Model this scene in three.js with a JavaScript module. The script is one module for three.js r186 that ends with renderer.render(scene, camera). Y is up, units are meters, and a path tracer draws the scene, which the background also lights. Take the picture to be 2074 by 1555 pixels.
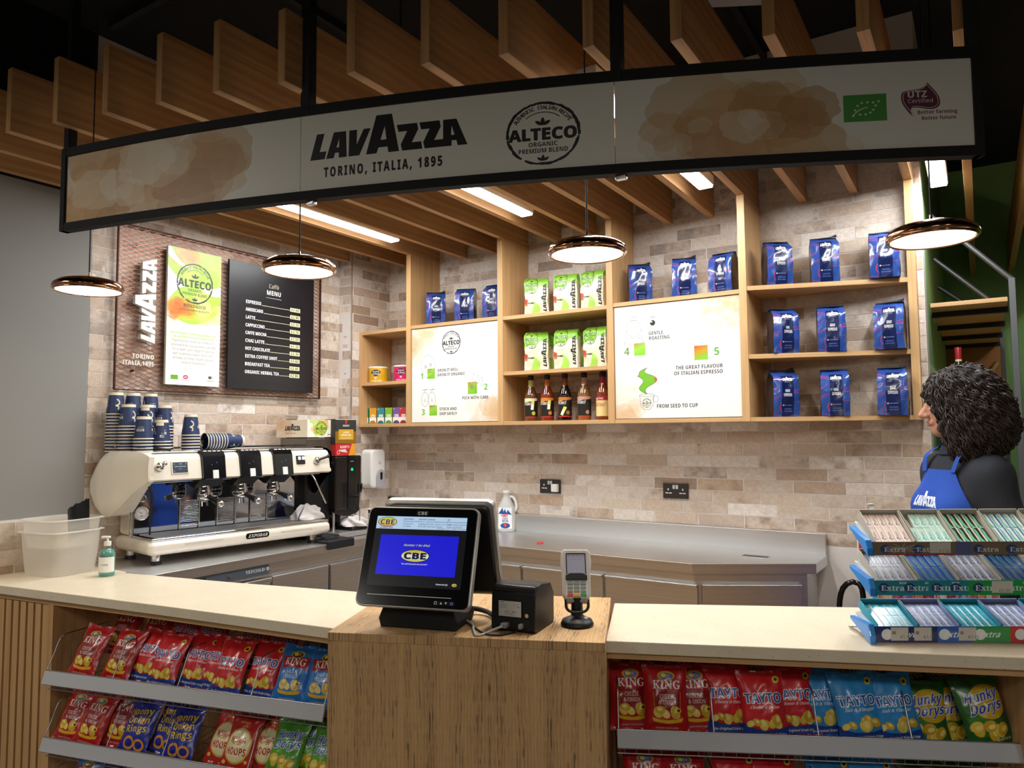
import * as THREE from 'three';
import { RoundedBoxGeometry } from 'three/addons/geometries/RoundedBoxGeometry.js';
import { MarchingCubes } from 'three/addons/objects/MarchingCubes.js';
import { mergeGeometries, mergeVertices, toCreasedNormals } from 'three/addons/utils/BufferGeometryUtils.js';
import { RectAreaLightUniformsLib } from 'three/addons/lights/RectAreaLightUniformsLib.js';
RectAreaLightUniformsLib.init();

// ---------- camera, exposure, large lights ----------
const scene = new THREE.Scene();
scene.background = new THREE.Color(0x030303);
const RAD = Math.PI / 180, FPX = 1477;
const camera = new THREE.PerspectiveCamera(2 * Math.atan(777.5 / FPX) / RAD, 2074 / 1555, 0.05, 60);
camera.rotation.order = 'YXZ';
camera.position.set(0, 1.5616, 3.9424);
camera.rotation.set(3.85 * RAD, 32.7 * RAD, -0.42 * RAD);
camera.updateMatrixWorld(true);
const renderer = new THREE.WebGLRenderer({ antialias: true });
renderer.toneMapping = THREE.LinearToneMapping;
renderer.toneMappingExposure = 1.0;
renderer.shadowMap.enabled = true;
const LED_POWER = 70, LED_GLOW = 16, PENDANT_POWER = 20, PENDANT_GLOW = 6, SHOP_POWER = 27;
const LED_COLOR = new THREE.Color(0.97, 0.985, 1), PENDANT_COLOR = new THREE.Color(1, 0.86, 0.68), SHOP_COLOR = new THREE.Color(1, 0.94, 0.85);

// ---------- helpers ----------
// a pixel of the 2074 x 1555 photograph gives a direction; the plane the thing touches gives its place
const V = (x, y, z) => new THREE.Vector3(x, y, z);
const ray = (x, y) => V(x - 1037, 777.5 - y, -FPX).applyQuaternion(camera.quaternion);
const onPlane = (x, y, p, n) => { const d = ray(x, y), c = camera.position; return c.clone().addScaledVector(d, p.clone().sub(c).dot(n) / d.dot(n)); };
const pY = (x, y, h) => onPlane(x, y, V(0, h, 0), V(0, 1, 0));
const pZ = (x, y, z) => onPlane(x, y, V(0, 0, z), V(0, 0, 1));
const pX = (x, y, xx) => onPlane(x, y, V(xx, 0, 0), V(1, 0, 0));
let seed = 7;
const rnd = (a = 0, b = 1) => { seed = (seed * 1664525 + 1013904223) % 4294967296; return a + (b - a) * seed / 4294967296; };
const pick = (a) => a[Math.floor(rnd() * a.length) % a.length];
const taken = new Map();
const numbered = (n) => { const k = taken.get(n) || 0; taken.set(n, k + 1); return k ? n + '_' + String(k).padStart(3, '0') : n; };
const shadow = (m) => { m.castShadow = true; m.receiveShadow = true; return m; };
function tag(o, label, category, group) { o.userData.label = label; o.userData.category = category; if (group) o.userData.group = group; return o; }
function thing(name, label, category, pos = [0, 0, 0], turn = 0, group) {
  const o = new THREE.Group(); o.name = numbered(name); scene.add(o);
  if (pos.isVector3) o.position.copy(pos); else o.position.set(...pos);
  o.rotation.y = turn; return tag(o, label, category, group);
}
function struct(name, parent = scene) { const o = new THREE.Group(); o.name = numbered(name); o.userData.kind = 'structure'; o.userData.label = name.replaceAll('_', ' '); parent.add(o); return o; }
function part(parent, name, geo, mat, pos, rot) {
  const m = shadow(new THREE.Mesh(geo, mat)); m.name = name; parent.add(m);
  if (pos) m.position.set(...pos); if (rot) m.rotation.set(...rot);
  return m;
}
function solo(name, label, category, geo, mat, pos, turn = 0, group) {
  const m = shadow(new THREE.Mesh(geo, mat)); m.name = numbered(name); scene.add(m);
  if (pos) { if (pos.isVector3) m.position.copy(pos); else m.position.set(...pos); } m.rotation.y = turn; return tag(m, label, category, group);
}
function copy(o, pos, turn = 0, label) {
  const c = o.clone(); c.name = numbered(o.name.replace(/_\d{3}$/, '')); scene.add(c);
  if (pos.isVector3) c.position.copy(pos); else c.position.set(...pos); c.rotation.set(o.rotation.x, turn, o.rotation.z);
  c.userData = { ...o.userData }; if (label) c.userData.label = label; return c;
}
const flat = (g) => { g = g.index ? g.toNonIndexed() : g; for (const k of Object.keys(g.attributes)) if (!['position', 'normal', 'uv'].includes(k)) g.deleteAttribute(k); if (!g.attributes.uv) g.setAttribute('uv', new THREE.BufferAttribute(new Float32Array(g.attributes.position.count * 2), 2)); return g; };
const join = (...gs) => mergeGeometries(gs.flat().map(flat), false);
const B = (w, h, d, x = 0, y = 0, z = 0) => new THREE.BoxGeometry(w, h, d).translate(x, y, z);
const RB = (w, h, d, r = 0.003, x = 0, y = 0, z = 0, s = 2) => new RoundedBoxGeometry(w, h, d, s, Math.min(r, w / 2.01, h / 2.01, d / 2.01)).translate(x, y, z);
const CY = (r1, r2, h, x = 0, y = 0, z = 0, s = 24) => new THREE.CylinderGeometry(r1, r2, h, s).translate(x, y, z);
const SP = (r, x = 0, y = 0, z = 0, s = 20) => new THREE.SphereGeometry(r, s, Math.round(s * 0.7)).translate(x, y, z);
const TO = (R, r, x = 0, y = 0, z = 0) => new THREE.TorusGeometry(R, r, 10, 32).translate(x, y, z);
const LA = (pts, s = 32) => new THREE.LatheGeometry(pts.map((p) => new THREE.Vector2(p[0], p[1])), s);
const TU = (pts, r, s = 20, k = 8) => new THREE.TubeGeometry(new THREE.CatmullRomCurve3(pts.map((p) => p.isVector3 ? p : V(...p))), s, r, k);
function rod(a, b, r, k = 8) {
  a = a.isVector3 ? a : V(...a); b = b.isVector3 ? b : V(...b); const d = b.clone().sub(a), L = d.length();
  return new THREE.CylinderGeometry(r, r, L, k).applyQuaternion(new THREE.Quaternion().setFromUnitVectors(V(0, 1, 0), d.normalize())).translate((a.x + b.x) / 2, (a.y + b.y) / 2, (a.z + b.z) / 2);
}
const shape = (pts, holes = []) => { const s = new THREE.Shape(pts.map((p) => new THREE.Vector2(p[0], p[1]))); for (const h of holes) s.holes.push(new THREE.Path(h.map((p) => new THREE.Vector2(p[0], p[1])))); return s; };
const EX = (pts, depth, bevel = 0, holes = [], seg = 12) => new THREE.ExtrudeGeometry(pts instanceof THREE.Shape ? pts : shape(pts, holes), { depth, bevelEnabled: bevel > 0, bevelSize: bevel, bevelThickness: bevel, bevelSegments: 2, curveSegments: seg });
// prism with a plan outline (x, z) between two heights
const PR = (pts, y0, y1, bevel = 0) => EX(pts.map(([x, z]) => [x, -z]), y1 - y0 - 2 * bevel, bevel).rotateX(-Math.PI / 2).translate(0, y0 + bevel, 0);
function rrect(w, h, r) { const s = new THREE.Shape(), x = -w / 2, y = -h / 2; s.moveTo(x + r, y); s.lineTo(x + w - r, y); s.quadraticCurveTo(x + w, y, x + w, y + r); s.lineTo(x + w, y + h - r); s.quadraticCurveTo(x + w, y + h, x + w - r, y + h); s.lineTo(x + r, y + h); s.quadraticCurveTo(x, y + h, x, y + h - r); s.lineTo(x, y + r); s.quadraticCurveTo(x, y, x + r, y); return s; }
const plane = (w, h, x = 0, y = 0, z = 0) => new THREE.PlaneGeometry(w, h).translate(x, y, z);
// uv in metres with the grain (u) along one axis
function grain(g, axis = 'x', ou = 0, ov = 0) {
  g = flat(g); const p = g.attributes.position, n = g.attributes.normal, uv = g.attributes.uv, at = { x: 0, y: 1, z: 2 }[axis];
  for (let i = 0; i < p.count; i++) {
    const c = [p.getX(i), p.getY(i), p.getZ(i)], m = [Math.abs(n.getX(i)), Math.abs(n.getY(i)), Math.abs(n.getZ(i))];
    const o = [0, 1, 2].filter((k) => k !== at), v = m[o[0]] > m[o[1]] ? c[o[1]] : c[o[0]];
    uv.setXY(i, c[at] + ou, v + ov);
  }
  return g;
}
// grid surface f(u, v) -> [x, y, z], uv as given
function grid(nu, nv, f, uvf = (u, v) => [u, v]) {
  const pos = [], uv = [], idx = [];
  for (let j = 0; j <= nv; j++) for (let i = 0; i <= nu; i++) { const u = i / nu, v = j / nv; pos.push(...f(u, v)); uv.push(...uvf(u, v)); }
  for (let j = 0; j < nv; j++) for (let i = 0; i < nu; i++) { const a = j * (nu + 1) + i, b = a + 1, c = a + nu + 1, d = c + 1; idx.push(a, b, d, a, d, c); }
  const g = new THREE.BufferGeometry(); g.setAttribute('position', new THREE.Float32BufferAttribute(pos, 3)); g.setAttribute('uv', new THREE.Float32BufferAttribute(uv, 2)); g.setIndex(idx); g.computeVertexNormals(); return g;
}

// ---------- noise, textures, materials ----------
const hash = (x, y, s) => { let h = (x * 374761393 + y * 668265263 + s * 982451653) | 0; h = Math.imul(h ^ (h >>> 13), 1274126177); h ^= h >>> 16; return (h >>> 0) / 4294967296; };
function vnoise(x, y, s = 0) { const xi = Math.floor(x), yi = Math.floor(y), fx = x - xi, fy = y - yi, u = fx * fx * (3 - 2 * fx), v = fy * fy * (3 - 2 * fy); const a = hash(xi, yi, s), b = hash(xi + 1, yi, s), c = hash(xi, yi + 1, s), d = hash(xi + 1, yi + 1, s); return a + (b - a) * u + (c - a) * v + (a - b - c + d) * u * v; }
const fbm = (x, y, s = 0, o = 4) => { let t = 0, a = 0.5, n = 0; for (let i = 0; i < o; i++) { t += a * vnoise(x, y, s + i * 17); n += a; a *= 0.5; x *= 2.03; y *= 2.03; } return t / n; };
const clamp = (x, a = 0, b = 1) => Math.max(a, Math.min(b, x));
const mix = (a, b, t) => a + (b - a) * t;
const mix3 = (a, b, t) => [mix(a[0], b[0], t), mix(a[1], b[1], t), mix(a[2], b[2], t)];
const canvas = (w, h) => { const c = document.createElement('canvas'); c.width = w; c.height = h; return c; };
function tex(c, wrap = false) { const t = new THREE.CanvasTexture(c); t.colorSpace = THREE.SRGBColorSpace; t.magFilter = THREE.LinearFilter; if (wrap) t.wrapS = t.wrapT = THREE.MirroredRepeatWrapping; return t; }
function draw(w, h, f) { const c = canvas(w, h), x = c.getContext('2d'); f(x, w, h); return tex(c); }
function pixels(w, h, f, wrap = true) {
  const c = canvas(w, h), x = c.getContext('2d'), im = x.createImageData(w, h);
  for (let j = 0; j < h; j++) for (let i = 0; i < w; i++) { const q = f(i, j), k = (j * w + i) * 4; im.data[k] = q[0]; im.data[k + 1] = q[1]; im.data[k + 2] = q[2]; im.data[k + 3] = 255; }
  x.putImageData(im, 0, 0); return tex(c, wrap);
}
const M = (color, roughness = 0.6, metalness = 0, extra = {}) => new THREE.MeshPhysicalMaterial({ color, roughness, metalness, ...extra });
const MT = (map, roughness = 0.6, extra = {}) => new THREE.MeshPhysicalMaterial({ map, roughness, metalness: 0, ...extra });
// straight grained oak: 1 m along the grain by 0.5 m, tiling
function wood(w, h, light, dark, s, o = {}) {
  const { stretch = 26, fine = 120, cath = 0.5, deep = 0.6, pores = 0.25 } = o;
  return pixels(w, h, (i, j) => {
    const u = i / w, v = j / h, bl = (f) => { const t = clamp((u - 0.9) / 0.1); return t > 0 ? mix(f(u, v), f(u - 1, v), t) : f(u, v); };
    const a = bl((x, y) => { const wob = 0.05 * fbm(x * 2.2, y * 3, s + 5); const r = fbm(x * 1.3, (y + wob) * stretch, s, 4); const ring = 0.5 + 0.5 * Math.sin(((y + wob * 2 + cath * 0.12 * fbm(x * 1.1, y * 3, s + 9)) * stretch * 5)); return r * 0.62 + ring * 0.38 * cath; });
    const p = bl((x, y) => vnoise(x * 28, y * fine * 4, s + 31)), q = bl((x, y) => fbm(x * 3, y * fine, s + 40, 3));
    let t = clamp((a - 0.25) * 1.15) * deep + (q - 0.5) * 0.35; if (p > 1 - pores * 0.5) t += 0.35 * pores * (p - 1 + pores * 0.5) / (pores * 0.5) * 2;
    return mix3(light, dark, clamp(t));
  });
}
const woodLight = wood(1024, 512, [206, 164, 112], [146, 104, 62], 11, { stretch: 20, cath: 0.35, deep: 0.62, pores: 0.2 });
const woodBeam = wood(1024, 512, [196, 148, 96], [124, 82, 46], 23, { stretch: 16, cath: 0.6, deep: 0.75, pores: 0.25 });
const woodPlinth = (() => { const w = 2048, h = 1024; return pixels(w, h, (i, j) => { // 1 m along the grain by 0.5 m: tan oak with short dark open pores
  const u = i / w, v = j / h, s = 37, wob = 0.02 * fbm(u * 3, v * 5, 7), a = fbm(u * 2.5, (v + wob) * 26, s, 4), ring = 0.5 + 0.5 * Math.sin((v + wob * 2.2 + 0.05 * fbm(u * 1.6, v * 4, 12)) * 300), p = vnoise(u * 34, (v + wob) * 380, 3), q = vnoise(u * 70, (v + wob) * 620, 9), n = fbm(u * 40, v * 300, 21, 2);
  let t = clamp(a * 0.55 + ring * 0.2 + (n - 0.5) * 0.4 - 0.08), d = clamp((p - 0.6) * 3.2) * (0.35 + 0.65 * ring) * clamp(a * 2 - 0.45) + clamp((q - 0.8) * 2.5) * 0.4;
  return mix3(mix3([206, 166, 114], [164, 124, 80], t), [78, 64, 56], clamp(d)); }); })();
woodPlinth.repeat.set(1, 2);
for (const t of [woodLight, woodBeam]) t.repeat.set(1, 2);
const mShelf = MT(woodLight, 0.5), mBeam = MT(woodBeam, 0.55), mPlinth = MT(woodPlinth, 0.6, { bumpMap: woodPlinth, bumpScale: 0.0006 });
const mBlack = M(0x0b0b0c, 0.45), mBlackGloss = M(0x08080a, 0.16), mBlackMatt = M(0x151517, 0.8), mWhite = M(0xe9e6df, 0.35), mChrome = M(0xd8d8d8, 0.08, 1), mCord = M(0x121212, 0.6);
const brushed = pixels(512, 512, (i, j) => { const a = 222 + 22 * (fbm(i / 300, j * 0.9, 3, 3) - 0.5) + 12 * (hash(3, j, 8) - 0.5); return [a, a, a]; });
const mSteel = new THREE.MeshPhysicalMaterial({ color: 0xffffff, map: brushed, roughness: 0.36, metalness: 1, anisotropy: 0.5 });
const mSteelDark = new THREE.MeshPhysicalMaterial({ color: 0xffffff, map: brushed, roughness: 0.4, metalness: 1, anisotropy: 0.5 });
const mWire = M(0xa9a9ab, 0.3, 1), mGrey = M(0xb9bbc0, 0.5);

// ---------- print: lettering and marks ----------
// the seven letters of the coffee roaster's wordmark, small letters one unit tall
const WORD = [
  [[[0, 0], [0.25, 1], [0.53, 1], [0.36, 0.3], [0.61, 0.3], [0.54, 0]]],
  [[[0.6, 0], [0.88, 1], [1.33, 1], [1.36, 0], [1.07, 0], [1.07, 0.2], [0.93, 0.2], [0.88, 0]], [[0.98, 0.4], [1.08, 0.4], [1.08, 0.74]]],
  [[[1.45, 1], [1.73, 1], [1.72, 0.42], [1.97, 1], [2.22, 1], [1.82, 0], [1.43, 0]]],
  [[[2.06, 0], [2.42, 1.46], [2.97, 1.46], [3.22, 0], [2.85, 0], [2.82, 0.22], [2.5, 0.22], [2.43, 0]], [[2.57, 0.5], [2.78, 0.5], [2.72, 1.02]]],
  [[[3.14, 1], [3.84, 1], [3.88, 0.76], [3.66, 0.28], [3.98, 0.28], [4.02, 0], [3.33, 0], [3.28, 0.24], [3.5, 0.73], [3.2, 0.73]]],
  [[[3.92, 1], [4.6, 1], [4.64, 0.76], [4.42, 0.28], [4.74, 0.28], [4.78, 0], [4.1, 0], [4.05, 0.24], [4.27, 0.73], [3.98, 0.73]]],
  [[[4.72, 1], [5.16, 1], [5.52, 0], [5.2, 0], [5.16, 0.2], [5, 0.2], [5.0, 0], [4.72, 0]], [[4.98, 0.4], [5.1, 0.4], [5.0, 0.76]]],
];
function wordmark(c, x, y, h, fill) { // x, y: left end of the baseline
  c.save(); c.translate(x, y); c.scale(h, -h); c.fillStyle = fill;
  for (const L of WORD) { c.beginPath(); for (const r of L) { r.forEach((p, i) => i ? c.lineTo(p[0], p[1]) : c.moveTo(p[0], p[1])); c.closePath(); } c.fill('evenodd'); }
  c.restore();
}
function text(c, s, x, y, size, fill, o = {}) {
  const { font = 'sans-serif', weight = 'bold', align = 'left', width, italic, spacing = 0, turn = 0, stroke, sw = 0.1 } = o;
  c.save(); c.translate(x, y); c.rotate(turn); c.font = `${italic ? 'italic ' : ''}${weight} ${size}px ${font}`; c.fillStyle = fill; c.textBaseline = 'alphabetic';
  let total = c.measureText(s).width + spacing * (s.length - 1), k = width ? width / total : 1;
  c.scale(k, 1); let px = align === 'center' ? -total / 2 : align === 'right' ? -total : 0;
  if (italic) c.transform(1, 0, -0.2, 1, 0, 0);
  c.textAlign = 'left';
  const go = (m, ch, xx) => { if (stroke) { c.strokeStyle = stroke; c.lineWidth = size * sw; c.lineJoin = 'round'; c.strokeText(ch, xx, 0); } c.fillText(ch, xx, 0); };
  if (!spacing) go(0, s, px); else for (const ch of s) { go(0, ch, px); px += c.measureText(ch).width + spacing; }
  c.restore();
}
function leaves(c, x, y, r, fill, up = 1) { c.fillStyle = fill; for (const a of [-0.95, 0, 0.95]) { c.save(); c.translate(x, y); c.rotate(a); c.scale(1, up); c.beginPath(); c.moveTo(0, 0); c.quadraticCurveTo(r * 0.42, -r * 0.5, 0, -r); c.quadraticCurveTo(-r * 0.42, -r * 0.5, 0, 0); c.fill(); c.restore(); } }
function stamp(c, cx, cy, r, col) { // round organic blend stamp
  c.save(); c.strokeStyle = col; c.lineCap = 'round';
  for (let i = 0; i < 70; i++) { const a = i / 70 * 6.283, b = a + 0.1; c.lineWidth = r * (0.05 + 0.045 * hash(i, 3, 5)); if (hash(i, 1, 9) > 0.06) { c.beginPath(); c.arc(cx, cy, r * (0.965 + 0.02 * hash(i, 8, 1)), a, b); c.stroke(); } }
  const s = 'AUTHENTIC ITALIAN RECIPE';
  for (let i = 0; i < s.length; i++) { const a = (-0.5 + (i + 0.5) / s.length) * 2.25; text(c, s[i], cx + Math.sin(a) * r * 0.77, cy - Math.cos(a) * r * 0.77, r * 0.17, col, { align: 'center', turn: a }); }
  c.lineWidth = r * 0.025; c.beginPath(); c.arc(cx, cy, r * 0.68, -2.3, -0.85); c.stroke();
  leaves(c, cx, cy - r * 0.26, r * 0.26, col);
  text(c, 'ALTECO', cx, cy + r * 0.2, r * 0.5, col, { align: 'center', width: r * 1.86, stroke: col, sw: 0.06 });
  text(c, 'ORGANIC', cx, cy + r * 0.42, r * 0.2, col, { align: 'center', width: r * 0.8 });
  text(c, 'PREMIUM BLEND', cx, cy + r * 0.62, r * 0.2, col, { align: 'center', width: r * 1.36 });
  leaves(c, cx, cy + r * 0.88, r * 0.2, col); c.restore();
}
// watercolour stain: layered translucent blots
function stain(c, cx, cy, w, h, cols, s, n = 26, alpha = 0.13) {
  c.save();
  for (let k = 0; k < n; k++) {
    const r = hash(k, 1, s), x = cx + (hash(k, 2, s) - 0.5) * w * (1.1 - r * 0.4), y = cy + (hash(k, 3, s) - 0.5) * h * (1.1 - r * 0.4), R = (0.1 + 0.22 * hash(k, 4, s)) * Math.min(w, h * 1.6);
    c.globalAlpha = alpha * (0.5 + hash(k, 5, s)); c.fillStyle = cols[k % cols.length]; c.beginPath();
    for (let i = 0; i <= 40; i++) { const a = i / 40 * 6.283, q = R * (0.62 + 0.75 * fbm(Math.cos(a) * 1.6 + k * 9, Math.sin(a) * 1.6, s, 4)); i ? c.lineTo(x + Math.cos(a) * q * 1.25, y + Math.sin(a) * q) : c.moveTo(x + Math.cos(a) * q * 1.25, y + Math.sin(a) * q); }
    c.fill();
  }
  c.restore();
}
const ell = (c, x, y, a, b, fill) => { c.fillStyle = fill; c.beginPath(); c.ellipse(x, y, a, b, 0, 0, 6.2832); c.fill(); };

// ================= the setting =================
const XL = -3.699, ZP = 0.382, XP = -3.582, XE = -0.2, YB = 2.745, YC = 0.95, YS = 0.9456;
const mCeil = M(0x0a0a0b, 0.9), mFloor = M(0x6b665f, 0.5), mGreyWall = M(0x8f8d88, 0.85), mGreen = M(0x8fbf74, 0.85), mDarkWall = M(0x4a4743, 0.9), mMortar = M(0xdcd4cd, 0.9);
{
  const f = struct('floor'); part(f, 'floor_slab', B(9, 0.1, 13, 0.5, -0.05, 2), mFloor);
  const c = struct('ceiling'); part(c, 'ceiling_slab', B(9, 0.1, 13, 0.5, 3.65, 2), mCeil);
  const cs = part(c, 'ceiling_rail', join(B(0.03, 0.04, 9, -2.6, 3.58, 2), B(0.03, 0.04, 9, -0.9, 3.58, 2), B(7, 0.03, 0.03, 0, 3.56, 2.1)), mBlackMatt);
  const g = struct('wall_front'); part(g, 'wall_slab', B(9, 3.8, 0.1, 0.5, 1.8, 8.4), mDarkWall);
  const r = struct('wall_right'); part(r, 'wall_slab', B(0.1, 3.8, 13, 4.8, 1.8, 2), mDarkWall);
  const b = struct('wall_green'); part(b, 'wall_slab', join(B(5.2, 3.8, 0.1, 2.3, 1.8, -2.75), B(0.1, 3.7, 2.7, XE - 0.05, 1.75, -1.36)), mGreen);
}
// brick tiles 250 x 60 mm, one in three bond
const ROWS = 8, COLS = 8;
const brickTones = [[226, 214, 202], [210, 194, 179], [172, 149, 130], [158, 144, 134], [219, 206, 192], [200, 178, 158]];
const brickAtlas = pixels(2048, 512, (i, j) => {
  const cx = i >> 8, cy = j >> 6, id = cy * COLS + cx, u = (i & 255) / 64, v = (j & 63) / 64;
  const r = hash(id, 5, 2), A = r < 0.5 ? 0 : r < 0.7 ? 4 : r < 0.85 ? 1 : r < 0.94 ? 5 : 2, Bt = hash(id, 6, 2) < 0.55 ? 1 : hash(id, 7, 2) < 0.6 ? 2 : 3;
  const n = fbm(u * 1.1 + id * 7.3, v * 1.3, 71, 5), m = fbm(u * 5 + id, v * 6, 19, 4), amt = 0.12 + 0.8 * hash(id, 9, 4) ** 1.6;
  let c = mix3(brickTones[A], brickTones[Bt], clamp((n - 0.62 + amt * 0.42) * 3.2) * 0.85);
  const d = (m - 0.5) * 34 + (hash(i, j, 3) - 0.5) * 8; c = [c[0] + d, c[1] + d, c[2] + d];
  const sp = vnoise(u * 16 + id, v * 16, 5); if (sp > 0.9) c = mix3(c, [118, 92, 70], (sp - 0.9) * 5);
  return c;
}, false);
const mBrick = [MT(brickAtlas, 0.55, { bumpMap: brickAtlas, bumpScale: 0.0008 }), MT(brickAtlas, 0.6, { color: 0xe6dfd8 }), MT(brickAtlas, 0.5, { color: 0xf2ebe2 })];
const BL = 0.2508, BH = 0.0635;
const brickGeo = [];
for (let k = 0; k < 64; k++) {
  const w = BL / 2 - 0.0024, h = BH / 2 - 0.0021, o = [], jit = (a) => (hash(k, o.length, 77) - 0.5) * a;
  for (let i = 0; i <= 4; i++) o.push([-w + w * 2 * i / 4 + jit(0.003), -h + jit(0.0022)]);
  o.push([w + jit(0.002), jit(0.006)]);
  for (let i = 4; i >= 0; i--) o.push([-w + w * 2 * i / 4 + jit(0.003), h + jit(0.0022)]);
  o.push([-w + jit(0.002), jit(0.006)]);
  const pos = [], uv = [], cx = k % COLS, cy = Math.floor(k / COLS), T = 0.0022 + 0.0014 * hash(k, 1, 3), n = o.length;
  const U = (p) => [(cx + 0.03 + 0.94 * (p[0] + w) / (2 * w)) / COLS, 1 - (cy + 0.05 + 0.9 * (0.5 - p[1] / (2 * h))) / ROWS], put = (p, z, s = 1) => { pos.push(p[0] * s, p[1] * s, z); uv.push(...U(p)); };
  for (let i = 0; i < n; i++) { const a = o[i], b = o[(i + 1) % n]; put([0, 0], T + 0.0006); put(a, T, 0.993); put(b, T, 0.993); put(a, 0); put(b, 0); put(b, T, 0.993); put(a, 0); put(b, T, 0.993); put(a, T, 0.993); }
  const g = new THREE.BufferGeometry(); g.setAttribute('position', new THREE.Float32BufferAttribute(pos, 3)); g.setAttribute('uv', new THREE.Float32BufferAttribute(uv, 2)); g.computeVertexNormals(); brickGeo.push(g);
}
// lays bricks over [a0, a1] x [y0, y1] of a wall; place(a, y) gives the position on the wall, turn its facing
function layBricks(wall, a0, a1, y0, y1, joint, place, turn, keep = () => true) {
  const rest = []; let n = 0;
  for (let k = Math.floor((y0 - 1.4974) / BH); ; k++) {
    const yb = 1.4974 + k * BH, yt = yb + BH; if (yb > y1 - 0.01) break; if (yt < y0 + 0.012) continue;
    const first = joint - 0.0836 * ((k % 3) + 3);
    for (let q = Math.floor((a0 - first) / BL); ; q++) {
      const l = first + q * BL, s = Math.max(l, a0), e = Math.min(l + BL, a1); if (l > a1 - 0.012) break; if (e - s < 0.012) continue;
      const c = Math.max(yb, y0), d = Math.min(yt, y1), gi = Math.floor(hash(k, q, 41 + a1 * 9) * 64) % 64, mi = Math.floor(hash(q, k, 13) * 3) % 3, p = place((s + e) / 2, (c + d) / 2);
      const sx = (e - s - 0.0038) / (BL - 0.0038), sy = (d - c - 0.0034) / (BH - 0.0034), flip = hash(k, q, 5) > 0.5 ? Math.PI : 0;
      if (keep((s + e) / 2, (c + d) / 2) && n < 300) { const m = part(wall, 'brick', brickGeo[gi], mBrick[mi], p, [0, turn, flip]); m.rotation.order = 'YXZ'; m.scale.set(sx, sy, 1); n++; }
      else rest.push(brickGeo[gi].clone().scale(sx, sy, 1).rotateZ(flip).rotateY(turn).translate(...p));
    }
  }
  if (rest.length) { const m = part(wall, 'brick_field', mergeGeometries(rest), mBrick[0]); m.userData.kind = 'stuff'; }
}
{
  const wb = struct('wall_back'); part(wb, 'mortar_bed', B(XE - XP + 0.12, 3.7, 0.16, (XE + XP - 0.12) / 2, 1.75, -0.081), mMortar);
  layBricks(wb, XP, XE, 0.98, 3.02, -3.417, (a, y) => [a, y, -0.002], 0, (a, y) => y < 2.84 && !(y > 1.69 && y < 2.2 && ((a > -3.1 && a < -2.45) || (a > -1.65 && a < -1.0))) && !(y < 1.1 && a < -3.2));
  const wp = struct('wall_pier'); part(wp, 'mortar_bed', B(0.16, 3.7, ZP, XP - 0.081, 1.75, ZP / 2 - 0.001), mMortar);
  layBricks(wp, 0, ZP, 0.98, 3.02, 0.1, (a, y) => [XP - 0.002, y, ZP - a], Math.PI / 2);
  layBricks(wp, XL, XP, 0.98, 3.02, XL + 0.03, (a, y) => [a, y, ZP - 0.004], 0);
  part(wp, 'corner_trim', B(0.006, 2.1, 0.006, XP + 0.003, 2.06, ZP + 0.003), mSteel);
  const wl = struct('wall_left'); part(wl, 'mortar_bed', B(0.16, 3.7, 2.057 - ZP, XL - 0.081, 1.75, (2.057 + ZP) / 2), mMortar);
  layBricks(wl, ZP, 2.057, 0.95, 3.02, 0.62, (a, y) => [XL - 0.002, y, ZP + 2.057 - a], Math.PI / 2);
  const wg = struct('wall_left_grey'); part(wg, 'plaster', B(0.172, 2.85, 6.3, XL - 0.082, 1.325, 2.057 + 3.15), mGreyWall); part(wg, 'black_band', B(0.172, 0.85, 6.3, XL - 0.082, 3.175, 2.057 + 3.15), mCeil);
  const wu = struct('trim_upstand'); part(wu, 'mortar_bed', B(0.01, 0.238, 1.5, XL + 0.004, YC + 0.119, 2.807), mMortar);
  layBricks(wu, 2.057, 3.5, YC, 1.186, 2.2, (a, y) => [XL + 0.008, y, 5.557 - a], Math.PI / 2);
}

// ================= ceiling beams =================
const beamX = (k) => -0.2635 + 0.2411 * k; // left face of beam k; posts of the shelves stand under k = -12, -9, -6, -3, 0
const beamFront = [[-4, 2.8], [-3.15, 2.672], [-2.65, 2.552], [-2.16, 2.427], [-1.69, 2.268], [-1.2, 2.085], [-0.73, 1.87], [-0.247, 1.609], [0, 1.453], [0.3, 1.25], [1.5, 0.4]];
const lerpT = (t, x) => { for (let i = 1; i < t.length; i++) if (x <= t[i][0]) return mix(t[i - 1][1], t[i][1], (x - t[i - 1][0]) / (t[i][0] - t[i - 1][0])); return t[t.length - 1][1]; };
for (let k = -14; k <= 6; k++) {
  const x = beamX(k), zf = lerpT(beamFront, x), zb = k <= 0 ? 0.004 : -2.68, L = zf - zb;
  solo('ceiling_beam', k <= 0 ? 'deep oak plank beam hung on edge above the coffee counter' : 'deep oak plank beam running back over the green walled aisle', 'beam', grain(RB(0.037, 0.255, L, 0.0015, 0, 0, 0, 1), 'z', k * 0.37, k * 0.21), mBeam, [x + 0.0185, YB + 0.1275, (zf + zb) / 2], 0, k <= 0 ? 'oak beams over the counter' : 'oak beams over the aisle');
}
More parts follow.
